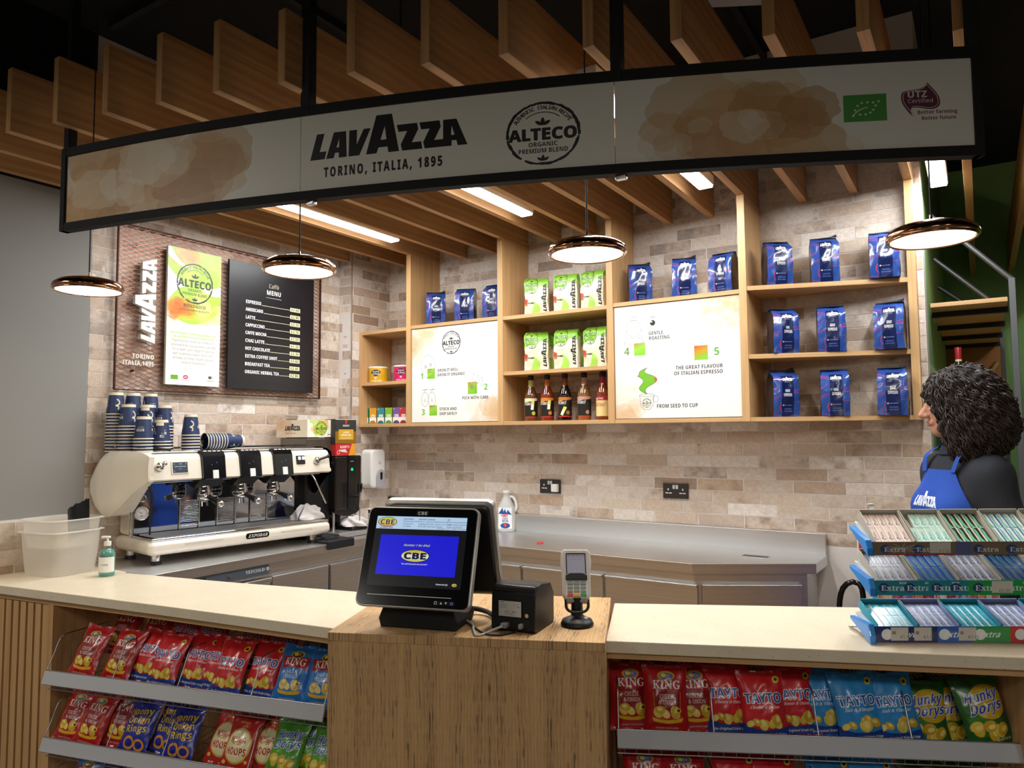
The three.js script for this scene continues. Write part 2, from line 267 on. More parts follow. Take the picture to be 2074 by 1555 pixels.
// ================= linear lights =================
const rectLight = (parent, color, power, w, h, pos, rx = -Math.PI / 2, ry = 0) => { const l = new THREE.RectAreaLight(color, power, w, h); l.name = 'lamp_light'; l.position.set(...pos); l.rotation.set(rx, ry, 0); parent.add(l); return l; };
const mLedGlow = new THREE.MeshStandardMaterial({ color: 0xffffff, emissive: LED_COLOR, emissiveIntensity: LED_GLOW });
[[-3.018, 0.57], [-2.054, 0.57], [-1.0885, 0.465], [-0.125, -0.15]].forEach(([x, z0], i) => {
  const t = thing('linear_light', ['bright linear lamp between beams nearest the menu wall', 'bright linear lamp between beams over the till', 'bright linear lamp between beams above the steps 4 and 5 board', 'bright linear lamp beside the end post at the green wall'][i], 'ceiling light', [x, YB + 0.012, z0 + 0.65], 0, 'linear lamps between the beams');
  part(t, 'housing', RB(0.078, 0.05, 1.3, 0.004, 0, 0.03, 0), mWhite);
  part(t, 'diffuser', RB(0.07, 0.012, 1.29, 0.005, 0, 0, 0), mLedGlow);
  for (const z of [-0.4, 0.4]) part(t, 'hanger', rod([0, 0.05, z], [0, 0.84, z], 0.003), mBlack);
  rectLight(t, LED_COLOR, LED_POWER, 0.07, 1.28, [0, -0.0075, 0]);
});
// shop ceiling panels behind the camera
const mShopGlow = new THREE.MeshStandardMaterial({ color: 0xffffff, emissive: SHOP_COLOR, emissiveIntensity: 3 });
[[-3.3, 4.5], [0.9, 5.3], [2.4, 4.5], [0.5, 7.2], [-3.1, 7.7]].forEach(([x, z]) => {
  const t = thing('ceiling_panel_light', 'square shop light panel hung low on the customer side', 'ceiling light', [x, z > 7 ? 3.25 : 3.0, z], 0, 'shop light panels');
  part(t, 'frame', B(0.62, 0.05, 0.62, 0, 0.01, 0), mWhite); part(t, 'diffuser', B(0.56, 0.01, 0.56, 0, -0.018, 0), mShopGlow);
  for (const s of [-1, 1]) part(t, 'hanger', rod([s * 0.25, 0.03, 0], [s * 0.25, z > 7 ? 0.35 : 0.6, 0], 0.003), mBlack);
  rectLight(t, SHOP_COLOR, SHOP_POWER, 0.56, 0.56, [0, -0.026, 0]);
});
{ // aisle lamp over the shelves behind the end of the brick wall
  const t = thing('linear_light', 'linear lamp over the aisle beside the green wall', 'ceiling light', [0.95, 2.9, -1.3], 0);
  part(t, 'housing', RB(0.078, 0.05, 1.3, 0.004, 0, 0.03, 0), mWhite); part(t, 'diffuser', RB(0.07, 0.012, 1.29, 0.005), mLedGlow); for (const z of [-0.4, 0.4]) part(t, 'hanger', rod([0, 0.05, z], [0, 0.7, z], 0.003), mBlack);
  rectLight(t, LED_COLOR, LED_POWER * 0.9, 0.07, 1.28, [0, -0.0075, 0]);
}
// ================= hanging sign =================
const mSignFrame = M(0x060606, 0.75);
const signZ = (x) => -0.05909 * x * x - 0.53 * x + 1.503;
const signDir = (x) => { const s = -0.11818 * x - 0.53, n = Math.hypot(1, s); return [1 / n, s / n]; };
const SX = [-2.944, -1.897, -0.907, 0.03], SY0 = 2.345, SY1 = 2.668;
// a bent sheet or bar that follows the sign's plan; o0, o1: offsets towards the shop
function bent(x0, x1, y0, y1, o0, o1, n = 14) {
  const at = (x, o) => { const [dx, dz] = signDir(x); return [x - dz * o, signZ(x) + dx * o]; };
  const X = (u) => mix(x0, x1, u), fr = (y, o) => (u) => { const p = at(X(u), o); return [p[0], y, p[1]]; };
  const strip = (f, g) => grid(n, 1, (u, v) => v < 0.5 ? f(u) : g(u));
  const gs = [strip(fr(y0, o1), fr(y1, o1)), strip(fr(y1, o0), fr(y0, o0)), strip(fr(y1, o1), fr(y1, o0)), strip(fr(y0, o0), fr(y0, o1))];
  for (const [x, s] of [[x0, 1], [x1, -1]]) { const q = (o, y) => { const p = at(x, o); return [p[0], y, p[1]]; }; const c = s > 0 ? [q(o0, y0), q(o1, y0), q(o0, y1), q(o1, y1)] : [q(o1, y0), q(o0, y0), q(o1, y1), q(o0, y1)]; gs.push(grid(1, 1, (u, v) => c[u + 2 * v])); }
  return join(gs);
}
const CREAM = '#e2dfd2', TAN = ['#c99c66', '#bd8c52', '#d2ab78', '#a87844'];
const signArt = [
  (c, w, h) => { c.fillStyle = CREAM; c.fillRect(0, 0, w, h); stain(c, w * 0.32, h * 0.5, w * 0.72, h * 1.2, TAN, 21, 20, 0.3); stain(c, w * 0.55, h * 0.42, w * 0.36, h * 0.8, ['#b4844e', '#a5713c', '#c79a62'], 45, 11, 0.42); stain(c, w * 0.12, h * 0.75, w * 0.3, h * 0.7, TAN, 8, 9, 0.34); stain(c, w * 0.38, h * 0.5, w * 0.5, h * 0.8, [CREAM], 77, 6, 0.3); },
  (c, w, h) => { c.fillStyle = CREAM; c.fillRect(0, 0, w, h); wordmark(c, w * 0.035, h * 0.6, h * 0.33, '#0e0d10'); text(c, 'TORINO, ITALIA, 1895', w * 0.085, h * 0.83, h * 0.165, '#141318', { spacing: h * 0.03, width: w * 0.4, stroke: '#141318', sw: 0.05 }); stamp(c, w * 0.793, h * 0.55, h * 0.375, '#17161a'); },
  (c, w, h) => {
    c.fillStyle = CREAM; c.fillRect(0, 0, w, h); stain(c, w * 0.34, h * 0.6, w * 0.42, h * 0.9, TAN, 33, 18, 0.28); stain(c, w * 0.47, h * 0.58, w * 0.24, h * 0.6, ['#b07e48', '#a5713c', '#c49660'], 12, 12, 0.4); stain(c, w * 0.22, h * 0.7, w * 0.24, h * 0.5, ['#b9885a', '#c49a66'], 61, 9, 0.34); stain(c, w * 0.3, h * 0.5, w * 0.3, h * 0.8, [CREAM], 71, 5, 0.3);
    const ex = w * 0.652, ey = h * 0.36, ew = w * 0.117, eh = h * 0.305; c.fillStyle = '#3f8f2c'; c.fillRect(ex, ey, ew, eh);
    c.fillStyle = '#e8ead8'; const star = (x, y, r) => { c.beginPath(); for (let i = 0; i < 10; i++) { const a = i * 0.6283 - 1.5708, q = i % 2 ? r * 0.42 : r; c.lineTo(x + Math.cos(a) * q, y + Math.sin(a) * q); } c.fill(); };
    for (const [x, y] of [[0.82, 0.28], [0.69, 0.31], [0.56, 0.3], [0.43, 0.31], [0.33, 0.41], [0.27, 0.57], [0.22, 0.78], [0.38, 0.74], [0.51, 0.74], [0.62, 0.68], [0.69, 0.58], [0.75, 0.43]]) star(ex + ew * x, ey + eh * y, eh * 0.055);
    c.strokeStyle = '#e8ead8'; c.lineWidth = eh * 0.03; c.beginPath(); c.moveTo(ex + ew * 0.22, ey + eh * 0.78); c.quadraticCurveTo(ex + ew * 0.32, ey + eh * 0.54, ex + ew * 0.56, ey + eh * 0.48); c.stroke();
    const ux = w * 0.808, uy = h * 0.3, q = h * 0.4; const blob = (k) => { c.beginPath(); c.moveTo(ux + q * 0.02 * k, uy + q * 0.2); c.bezierCurveTo(ux + q * 0.05, uy + q * 0.02, ux + q * 0.5, uy + q * 0.2, ux + q * 0.62, uy - q * 0.1); c.bezierCurveTo(ux + q * 0.75, uy + q * 0.1, ux + q * 0.95, uy + q * 0.3, ux + q * 0.88, uy + q * 0.55); c.bezierCurveTo(ux + q * 0.7, uy + q * 0.8, ux + q * 0.4, uy + q * 0.5, ux + q * 0.22, uy + q * 0.62); c.quadraticCurveTo(ux + q * 0.2, uy + q * 0.75, ux + q * 0.28, uy + q * 0.86); c.bezierCurveTo(ux + q * 0.1, uy + q * 0.66, ux - q * 0.05, uy + q * 0.4, ux + q * 0.02, uy + q * 0.2); };
    blob(1); c.fillStyle = '#5c1838'; c.fill(); c.save(); c.translate(ux + q * 0.45, uy + q * 0.3); c.scale(0.9, 0.88); c.translate(-ux - q * 0.45, -uy - q * 0.3); blob(1); c.strokeStyle = '#cdbfb0'; c.lineWidth = q * 0.02; c.stroke(); c.restore();
    text(c, 'UTZ', ux + q * 0.14, uy + q * 0.31, q * 0.26, '#dcd5c8'); text(c, 'Certified', ux + q * 0.15, uy + q * 0.46, q * 0.155, '#dcd5c8', { weight: 'normal' });
    text(c, 'Better farming', ux + q * 0.36, uy + q * 0.78, q * 0.14, '#6a2444', { width: q * 0.92 }); text(c, 'Better future', ux + q * 0.45, uy + q * 0.95, q * 0.14, '#6a2444', { width: q * 0.8 });
  }];
{
  const t = thing('hanging_sign', 'long curved cream banner sign in a black frame hung over the counter', 'sign', [0, 0, 0]);
  for (let i = 0; i < 3; i++) {
    const m = MT(draw(1536, 446, signArt[i]), 0.45);
    const f = grid(16, 1, (u, v) => { const x = mix(SX[i] + (i ? 0.0008 : 0.02), SX[i + 1] - (i < 2 ? 0.0008 : 0.012), u), [dx, dz] = signDir(x); return [x - dz * 0.006, mix(SY0 + 0.028, SY1 - 0.03, v), signZ(x) + dx * 0.006]; });
    const p = part(t, 'sign_panel', f, m); p.userData.label = ['cream panel with brown watercolour stains', 'cream panel with black wordmark and round stamp', 'cream panel with stains, green flag mark and purple mark'][i];
    part(t, 'backing_panel', bent(SX[i] + 0.005, SX[i + 1] - 0.002, SY0 + 0.01, SY1 - 0.01, -0.012, 0.0045), mBlackMatt);
  }
  part(t, 'frame_rail', bent(SX[0], SX[3], SY0, SY0 + 0.03, -0.02, 0.014, 40), mSignFrame); part(t, 'frame_rail', bent(SX[0], SX[3], SY1 - 0.032, SY1, -0.02, 0.014, 40), mSignFrame);
  part(t, 'frame_rail', bent(SX[0], SX[0] + 0.022, SY0, SY1, -0.02, 0.015, 1), mSignFrame); part(t, 'frame_rail', bent(SX[3] - 0.014, SX[3] + 0.006, SY0, SY1, -0.02, 0.015, 1), mSignFrame);
  for (const x of [SX[0] + 0.018, SX[1] + 0.02, SX[2] + 0.008, SX[3] - 0.008]) part(t, 'hanging_post', RB(0.034, 0.96, 0.034, 0.002, x, SY1 + 0.46, signZ(x) - 0.006), mSignFrame);
  for (const x of [SX[1] + 0.03, SX[2] + 0.012]) part(t, 'clip', RB(0.034, 0.014, 0.02, 0.003, x, SY0 - 0.006, signZ(x) - 0.01), mSteel);
}
// ================= pendant lamps =================
const mCopper = M(0xb8845e, 0.14, 1, { clearcoat: 0.4 }), mPendGlow = new THREE.MeshStandardMaterial({ color: 0xffffff, emissive: PENDANT_COLOR, emissiveIntensity: PENDANT_GLOW });
[[-2.84, 2.122, 2.5], [-1.936, 2.124, 2.265], [-1.016, 2.125, 1.918], [-0.099, 2.13, 1.49]].forEach((p, i) => {
  const t = thing('pendant_lamp', ['copper disc pendant lamp in front of the grey wall end', 'copper disc pendant lamp in front of the menu board', 'copper disc pendant lamp over the card terminal', 'copper disc pendant lamp beside the end post, above the barista'][i], 'pendant lamp', p, 0, 'copper disc pendants');
  part(t, 'shade', LA([[0.1, -0.008], [0.1105, -0.004], [0.111, 0.003], [0.108, 0.013], [0.092, 0.025], [0.06, 0.034], [0.012, 0.038], [0.006, 0.044], [0, 0.044]], 48), mCopper); t.scale.set(1.11, 1.11, 1.11);
  part(t, 'rim', TO(0.104, 0.0035, 0, 0, 0).rotateX(Math.PI / 2).translate(0, -0.007, 0), mCopper);
  part(t, 'diffuser', LA([[0, -0.012], [0.06, -0.0115], [0.095, -0.008], [0.1, -0.004], [0.09, 0.004], [0, 0.006]], 40), mPendGlow);
  part(t, 'cord_grip', CY(0.003, 0.006, 0.018, 0, 0.048, 0, 12), mCopper);
  part(t, 'cord', rod([0, 0.04, 0], [0, (3.6 - p[1]) / 1.11, 0], 0.0024, 6), mCord);
  rectLight(t, PENDANT_COLOR, PENDANT_POWER, 0.165, 0.165, [0, -0.0135, 0]);
});

// ================= wall shelf unit =================
const ZS = 0.304, YB0 = 1.61, posts = [-12, -9, -6, -3, 0].map(beamX), PT = 0.037;
const shelfTop = { b0: [2.262, 1.912], b1: [2.268], b2: [2.262, 1.928], b3: [2.268], b4: [2.28, 1.94] };
{
  const t = thing('wall_shelf_unit', 'oak shelf unit of five bays fixed to the brick wall', 'shelf');
  posts.forEach((x, i) => part(t, 'post', grain(RB(PT, YB - YB0, i < 4 ? ZS : 0.075, 0.001, x + PT / 2, (YB + YB0) / 2, (i < 4 ? ZS : 0.075) / 2 + 0.006, 1), 'y', i * 0.3, i * 0.2), mShelf));
  part(t, 'side_panel', grain(RB(0.02, 2.262 - YB0, ZS, 0.001, XP + 0.012, (2.262 + YB0) / 2, ZS / 2 + 0.006, 1), 'y', 0.2, 0.1), mShelf);
  const board = (x0, x1, top, i, th = 0.022) => part(t, 'shelf_board', grain(RB(x1 - x0, th, ZS - 0.004, 0.001, (x0 + x1) / 2, top - th / 2, ZS / 2 + 0.004, 1), 'x', i * 0.31, i * 0.17), mShelf);
  const L0 = XP + 0.022, in0 = [L0, posts[0], posts[1], posts[2], posts[3]].map((x, i) => i ? x + PT : x);
  const bays = [in0[0], in0[1], in0[2], in0[3]].map((x, i) => [x, posts[i]]);
  bays.forEach(([a, b], i) => { board(a, b, YB0 + 0.021, i, 0.021); for (const y of shelfTop['b' + i]) board(a, b, y, i + y); });
  const tap = (y, th, k) => part(t, 'shelf_board', grain(PR([[in0[4], 0.006], [posts[4], 0.006], [posts[4], 0.081], [in0[4], ZS]], y - th, y), 'x', k, k * 0.6), mShelf);
  tap(YB0 + 0.021, 0.021, 0.1); tap(2.28, 0.022, 0.5); tap(1.94, 0.022, 0.8);
}
// information boards in bays 1 and 3
const line = (c, pts, w = 2, col = '#3b3936') => { c.strokeStyle = col; c.lineWidth = w; c.beginPath(); pts.forEach((p, i) => i ? c.lineTo(...p) : c.moveTo(...p)); c.stroke(); };
const ring = (c, x, y, a, b, w = 2, col = '#3b3936', s = 0, e = 6.2832) => { c.strokeStyle = col; c.lineWidth = w; c.beginPath(); c.ellipse(x, y, a, b, 0, s, e); c.stroke(); };
const limeSq = (c, x, y, s, cols) => { const g = c.createLinearGradient(x, y, x + s * 0.4, y + s); cols.forEach((k, i) => g.addColorStop(i / (cols.length - 1), k)); c.fillStyle = g; c.fillRect(x, y, s, s * 1.05); stain(c, x + s * 0.5, y + s * 0.5, s * 0.4, s * 0.4, ['#8fbf2f'], 3, 3, 0.2); };
const PANELCREAM = '#f2efe6', INK = '#26241f', LIME = ['#8a9a3a', '#9bcf45', '#7fbf30'];
const boardArt = [
  (c, w, h) => {
    c.fillStyle = PANELCREAM; c.fillRect(0, 0, w, h); stain(c, w * 0.1, h * 0.12, w * 0.42, h * 0.42, ['#d9a873', '#c98f58', '#e3bd90'], 5, 22, 0.16); stain(c, w * 0.9, h * 0.93, w * 0.4, h * 0.3, ['#d9a873', '#c98f58', '#e3bd90'], 9, 20, 0.16);
    stamp(c, w * 0.475, h * 0.175, w * 0.107, INK);
    limeSq(c, w * 0.19, h * 0.435, w * 0.092, LIME); limeSq(c, w * 0.665, h * 0.6, w * 0.105, ['#b58a3a', '#9fc34a', '#7fbf30']); limeSq(c, w * 0.215, h * 0.825, w * 0.092, ['#a98a3c', '#9bcf45', '#7fbf30']);
    ring(c, w * 0.2, h * 0.41, w * 0.085, h * 0.12); for (const [x, y] of [[0.17, 0.41], [0.23, 0.39]]) { line(c, [[w * x, h * 0.47], [w * x, h * y]]); ring(c, w * x, h * y, 9, 9); for (let i = 0; i < 6; i++) ring(c, w * x + Math.cos(i) * 15, h * y + Math.sin(i) * 15, 6, 6, 1.5); } line(c, [[w * 0.13, h * 0.475], [w * 0.27, h * 0.475]]);
    for (const q of [0, 1, 2]) { const x = w * (0.735 + q * 0.045), y = h * (0.56 + q * 0.02); ring(c, x, y, 14, 44, 2); line(c, [[x, y - 44], [x, y + 44]], 1.2); } for (let i = 0; i < 4; i++) ring(c, w * (0.7 + 0.025 * (i % 2)), h * (0.64 + 0.022 * (i >> 1)), 13, 13, 2.5); line(c, [[w * 0.76, h * 0.6], [w * 0.75, h * 0.72]], 3);
    for (const q of [0.16, 0.245]) { ring(c, w * q, h * 0.76, w * 0.042, h * 0.075, 2.5); line(c, [[w * (q - 0.03), h * 0.66], [w * (q + 0.035), h * 0.655]], 4); line(c, [[w * (q - 0.012), h * 0.69], [w * (q + 0.02), h * 0.64]], 2); for (let i = 0; i < 3; i++) ring(c, w * q + (i - 1) * 9, h * 0.78 - (i % 2) * 18, 5, 8, 1.5); }
    const n = (s, x, y) => text(c, s, w * x, h * y, h * 0.085, '#58b030');
    n('1', 0.105, 0.54); n('2', 0.845, 0.685); n('3', 0.12, 0.925);
    const q = (s, x, y, ww) => text(c, s, w * x, h * y, h * 0.042, INK, { width: w * ww });
    q('GROW IT WELL,', 0.31, 0.475, 0.255); q('GROW IT ORGANIC', 0.31, 0.522, 0.325); q('PICK WITH CARE', 0.6, 0.775, 0.295); q('STOCK AND', 0.335, 0.882, 0.205); q('SHIP SAFELY', 0.335, 0.93, 0.205);
  },
  (c, w, h) => {
    c.fillStyle = PANELCREAM; c.fillRect(0, 0, w, h); stain(c, w * 0.89, h * 0.08, w * 0.38, h * 0.4, ['#d9a873', '#c98f58', '#e3bd90'], 15, 22, 0.16); stain(c, w * 0.07, h * 0.9, w * 0.36, h * 0.42, ['#d9a873', '#c98f58', '#e3bd90'], 29, 22, 0.16);
    line(c, [[w * 0.1, h * 0.06], [w * 0.14, h * 0.1], [w * 0.19, h * 0.1], [w * 0.22, h * 0.05]]); c.strokeRect(w * 0.145, h * 0.1, w * 0.04, h * 0.03); ring(c, w * 0.165, h * 0.2, w * 0.062, h * 0.075); line(c, [[w * 0.13, h * 0.2], [w * 0.19, h * 0.2]], 1.5); ring(c, w * 0.165, h * 0.315, w * 0.082, h * 0.03); line(c, [[w * 0.083, h * 0.315], [w * 0.09, h * 0.37]]); line(c, [[w * 0.247, h * 0.315], [w * 0.24, h * 0.34]]);
    line(c, [[w * 0.103, h * 0.2], [w * 0.1, h * 0.29]]); line(c, [[w * 0.227, h * 0.2], [w * 0.232, h * 0.29]]);
    ring(c, w * 0.325, h * 0.165, w * 0.042, w * 0.042, 1.5); ell(c, w * 0.325, h * 0.165, w * 0.022, w * 0.022, INK); ell(c, w * 0.315, h * 0.155, w * 0.01, w * 0.006, PANELCREAM); text(c, 'LAVAZZA', w * 0.325, h * 0.118, h * 0.012, INK, { align: 'center' });
    text(c, 'GENTLE,', w * 0.29, h * 0.272, h * 0.042, INK, { width: w * 0.13 }); text(c, 'ROASTING', w * 0.29, h * 0.315, h * 0.042, INK, { width: w * 0.175 });
    limeSq(c, w * 0.165, h * 0.335, w * 0.095, ['#b58a2a', '#9bcf45', '#86c832']); limeSq(c, w * 0.655, h * 0.395, w * 0.105, ['#c85a22', '#c9952a', '#86c832']);
    text(c, '4', w * 0.08, h * 0.435, h * 0.095, '#6b8f3a'); text(c, '5', w * 0.805, h * 0.485, h * 0.09, '#58a030');
    text(c, 'THE GREAT FLAVOUR', w * 0.87, h * 0.59, h * 0.043, INK, { align: 'right', width: w * 0.365 }); text(c, 'OF ITALIAN ESPRESSO', w * 0.87, h * 0.638, h * 0.043, INK, { align: 'right', width: w * 0.38 });
    c.lineWidth = 3; c.strokeStyle = INK; c.fillStyle = '#76b82a'; c.beginPath(); c.moveTo(w * 0.27, h * 0.79); c.bezierCurveTo(w * 0.1, h * 0.72, w * 0.33, h * 0.7, w * 0.19, h * 0.63); c.bezierCurveTo(w * 0.22, h * 0.62, w * 0.17, h * 0.59, w * 0.27, h * 0.56); c.bezierCurveTo(w * 0.2, h * 0.63, w * 0.34, h * 0.6, w * 0.35, h * 0.67); c.bezierCurveTo(w * 0.34, h * 0.72, w * 0.21, h * 0.72, w * 0.27, h * 0.79); c.fill(); c.stroke();
    c.fillStyle = '#c8642a'; c.beginPath(); c.moveTo(w * 0.34, h * 0.64); c.quadraticCurveTo(w * 0.37, h * 0.67, w * 0.34, h * 0.69); c.quadraticCurveTo(w * 0.32, h * 0.66, w * 0.34, h * 0.64); c.fill();
    ring(c, w * 0.265, h * 0.8, w * 0.06, h * 0.012, 2.5); line(c, [[w * 0.205, h * 0.8], [w * 0.215, h * 0.89], [w * 0.24, h * 0.925], [w * 0.29, h * 0.925], [w * 0.315, h * 0.89], [w * 0.325, h * 0.8]], 2.5); ring(c, w * 0.338, h * 0.835, w * 0.022, h * 0.028, 2.5); stamp(c, w * 0.265, h * 0.868, w * 0.036, INK);
    text(c, 'FROM SEED TO CUP', w * 0.345, h * 0.915, h * 0.045, INK, { width: w * 0.33 });
  }];
[[1, 'cream information board with steps 1 to 3 and round stamp'], [3, 'cream information board with steps 4 and 5 and a steaming cup']].forEach(([b, label], i) => {
  const x0 = posts[b - 1] + PT + 0.003, x1 = posts[b] - 0.003, y0 = YB0 + 0.024, y1 = shelfTop['b' + b][0] - 0.025, w = x1 - x0, h = y1 - y0;
  const t = thing('information_board', label, 'board', [(x0 + x1) / 2, y0, ZS - 0.006]);
  part(t, 'panel', RB(w, h, 0.014, 0.001, 0, h / 2, -0.007, 1), M(0xe6e2d6, 0.5)); part(t, 'print', plane(w - 0.004, h - 0.004, 0, h / 2, 0.0006), MT(draw(1100, Math.round(1100 * h / w), boardArt[i]), 0.45));
});

// ================= coffee bags =================
// soft block bag: four walls between a base and a folded top
function blockBag(w, h, d, s, o = {}) {
  const { top = 0.8, lean = 0.0, gus = 0.35 } = o, gs = [];
  const prof = (v) => { const t = clamp((v - top) / (1 - top)); return { y: v * h * (1 - 0.0 * t), hw: w / 2 * (1 - 0.04 * Math.cos(v * 9 + s) * 0.3 - 0.05 * t), hd: d / 2 * (v < top ? 0.9 + 0.16 * Math.sin(clamp(v / top) * 3.1) : mix(0.96, 0.08, Math.min(1, t * 1.15))), z: lean * t }; };
  const wr = (a, b) => 0.0075 * (fbm(a * 4 + s * 3.1, b * 5, 91, 4) - 0.5) * 2;
  const P = (a, b, v) => { const q = prof(v); return [a * q.hw, q.y, b * q.hd + q.z]; };
  const front = (u, v) => { const p = P(u * 2 - 1, 1, v), bul = (1 - (2 * u - 1) ** 4) * Math.sin(Math.PI * clamp(v * 1.1)) * 0.008; p[2] += bul + wr(u, v); p[0] += wr(v * 2, u) * 0.6; return p; };
  const back = (u, v) => { const p = P(1 - u * 2, -1, v); p[2] -= wr(u + 5, v); return p; };
  const right = (u, v) => { const p = P(1, 1 - u * 2, v), g = Math.sin(Math.PI * u) * clamp((v - 0.3) / 0.7) * gus * w * 0.2; p[0] += (u > 0.02 && u < 0.98 ? 0.004 * Math.sin(u * 3.14) : 0) - g + wr(u + 9, v) * Math.sin(u * 3.14); if (u === 0) { const f = front(1, v); return f; } return p; };
  const left = (u, v) => { const p = P(-1, -1 + u * 2, v), g = Math.sin(Math.PI * u) * clamp((v - 0.3) / 0.7) * gus * w * 0.2; p[0] += g - wr(u + 3, v) * Math.sin(u * 3.14); if (u === 1) return front(0, v); return p; };
  gs.push(grid(14, 18, front, (u, v) => [u * 0.7, v])); gs.push(grid(4, 12, right, (u, v) => [0.72 + u * 0.13, v])); gs.push(grid(6, 12, back, (u, v) => [0.86 + u * 0.13, v])); gs.push(grid(4, 12, left, (u, v) => [0.72 + u * 0.13, v]));
  gs.push(grid(1, 1, (u, v) => [(u - 0.5) * w * 0.96, 0.0008, (0.5 - v) * d * 0.86], (u, v) => [0.8, 0.1]));
  return join(gs);
}
const topFold = (w, h, s) => grid(10, 3, (u, v) => [(u - 0.5) * w * 0.98, h - 0.004 + v * 0.012 * Math.sin(s + 1.2) + Math.max(0, u - 0.75) * v * 0.05, -v * 0.03 - 0.004 * Math.sin(u * 5 + s)], (u, v) => [0.8, 0.97]);
const blueArt = draw(1024, 800, (c, w, h) => {
  const f = w * 0.7; c.fillStyle = '#2a4a92'; c.fillRect(0, 0, f, h); c.fillStyle = '#15161d'; c.fillRect(f, 0, w - f, h); c.fillStyle = '#2a4a92'; c.fillRect(w * 0.845, 0, w, h);
  c.fillStyle = '#0e1c4c'; c.fillRect(f * 0.3, h * 0.12, f * 0.46, h * 0.88);
  const arc = (pts, lw = 7) => { c.strokeStyle = '#d0324e'; c.lineWidth = lw; c.beginPath(); c.moveTo(pts[0], pts[1]); c.quadraticCurveTo(pts[2], pts[3], pts[4], pts[5]); c.stroke(); };
  arc([0, h * 0.15, f * 0.15, h * 0.16, f * 0.3, h * 0.2]); arc([0, h * 0.19, f * 0.15, h * 0.2, f * 0.3, h * 0.24], 5); arc([0, h * 0.42, f * 0.18, h * 0.38, f * 0.22, h * 0.32], 8); arc([0, h * 0.6, f * 0.15, h * 0.54, f * 0.3, h * 0.53], 7); arc([0, h * 0.64, f * 0.15, h * 0.58, f * 0.3, h * 0.57], 4); arc([f * 0.3, h * 0.72, f * 0.16, h * 0.8, f * 0.3, h * 0.9], 16); arc([f * 0.76, h * 0.46, f * 0.9, h * 0.42, f, h * 0.42], 6); arc([f * 0.76, h * 0.5, f * 0.9, h * 0.48, f, h * 0.48], 9); arc([f * 0.76, h * 0.68, f * 0.9, h * 0.68, f, h * 0.68], 4); arc([0, h * 0.95, f * 0.15, h * 0.96, f * 0.3, h * 0.99], 5);
  c.fillStyle = '#e9e6e2'; c.font = 'bold 20px sans-serif'; wordmark(c, f * 0.335, h * 0.235, f * 0.072, '#eceae6'); text(c, 'TORINO, ITALIA, 1895', f * 0.53, h * 0.265, h * 0.02, '#c9c6c4', { align: 'center' });
  text(c, 'GRAN', f * 0.53, h * 0.475, h * 0.085, '#e6e2da', { align: 'center', width: f * 0.17 }); text(c, 'ESPRESSO', f * 0.53, h * 0.565, h * 0.085, '#e6e2da', { align: 'center', width: f * 0.32 });
  c.fillStyle = '#dedad4'; c.fillRect(f * 0.33, h * 0.745, f * 0.05, h * 0.025); text(c, 'Intenso e Aromatico', f * 0.41, h * 0.765, h * 0.025, '#9fb0dc'); text(c, 'COFFEE BEANS', f * 0.53, h * 0.85, h * 0.035, '#5d79c4', { align: 'center' }); text(c, 'CAFFE IN GRANI', f * 0.53, h * 0.9, h * 0.035, '#5d79c4', { align: 'center' });
  for (let i = 0; i < 26; i++) { c.fillStyle = '#3a3c48'; c.fillRect(w * 0.745, h * (0.2 + i * 0.027), w * (0.05 + 0.04 * hash(i, 2, 3)), h * 0.008); }
});
const greenArt = draw(1024, 800, (c, w, h) => {
  const f = w * 0.7; c.fillStyle = '#ece6d6'; c.fillRect(0, 0, w, h); stain(c, f * 0.5, h * 0.6, f * 1.1, h * 0.6, ['#e6c2a0', '#dfe8b8', '#f0dcc4'], 4, 20, 0.2);
  c.fillStyle = '#8cc63a'; c.beginPath(); c.moveTo(0, 0); c.lineTo(f, 0); c.lineTo(f, h * 0.3); c.quadraticCurveTo(f * 0.6, h * 0.16, f * 0.45, h * 0.4); c.quadraticCurveTo(f * 0.2, h * 0.3, 0, h * 0.44); c.fill(); c.fillRect(f, 0, w - f, h * 0.18);
  c.fillStyle = '#a5d65a'; c.beginPath(); c.moveTo(f * 0.2, h); c.quadraticCurveTo(f * 0.5, h * 0.8, f * 0.35, h * 0.62); c.quadraticCurveTo(f * 0.8, h * 0.75, f * 0.6, h); c.fill();
  c.fillStyle = '#c9482c'; c.beginPath(); c.moveTo(0, h * 0.56); c.lineTo(f * 0.16, h * 0.6); c.lineTo(f * 0.12, h * 0.75); c.lineTo(0, h * 0.74); c.fill(); c.fillStyle = '#d9842c'; c.fillRect(0, h * 0.68, f * 0.08, h * 0.06);
  stamp(c, f * 0.32, h * 0.2, f * 0.27, '#3a4a22'); c.save(); c.translate(f * 0.93, h * 0.9); c.rotate(-Math.PI / 2); wordmark(c, 0, 0, f * 0.145, '#24221f'); c.restore();
  for (const q of [0.25, 0.37]) ell(c, f * q, h * 0.53, 16, 16, '#b9b8c0'); c.fillStyle = '#33302b'; c.fillRect(f * 0.04, h * 0.66, f * 0.36, h * 0.035); text(c, 'ORGANIC COFFEE', f * 0.06, h * 0.688, h * 0.022, '#e9e4d8');
  c.fillStyle = '#b9b2a2'; for (let i = 0; i < 14; i++) c.fillRect(w * 0.75, h * (0.4 + i * 0.035), w * 0.08, h * 0.008); ell(c, w * 0.78, h * 0.85, 12, 12, '#555'); ell(c, w * 0.81, h * 0.85, 12, 12, '#555');
});
const mBlueBag = MT(blueArt, 0.28, { clearcoat: 0.9, clearcoatRoughness: 0.14 }), mGreenBag = MT(greenArt, 0.42, { clearcoat: 0.25, clearcoatRoughness: 0.35 }), mBagDark = M(0x1c2036, 0.35);
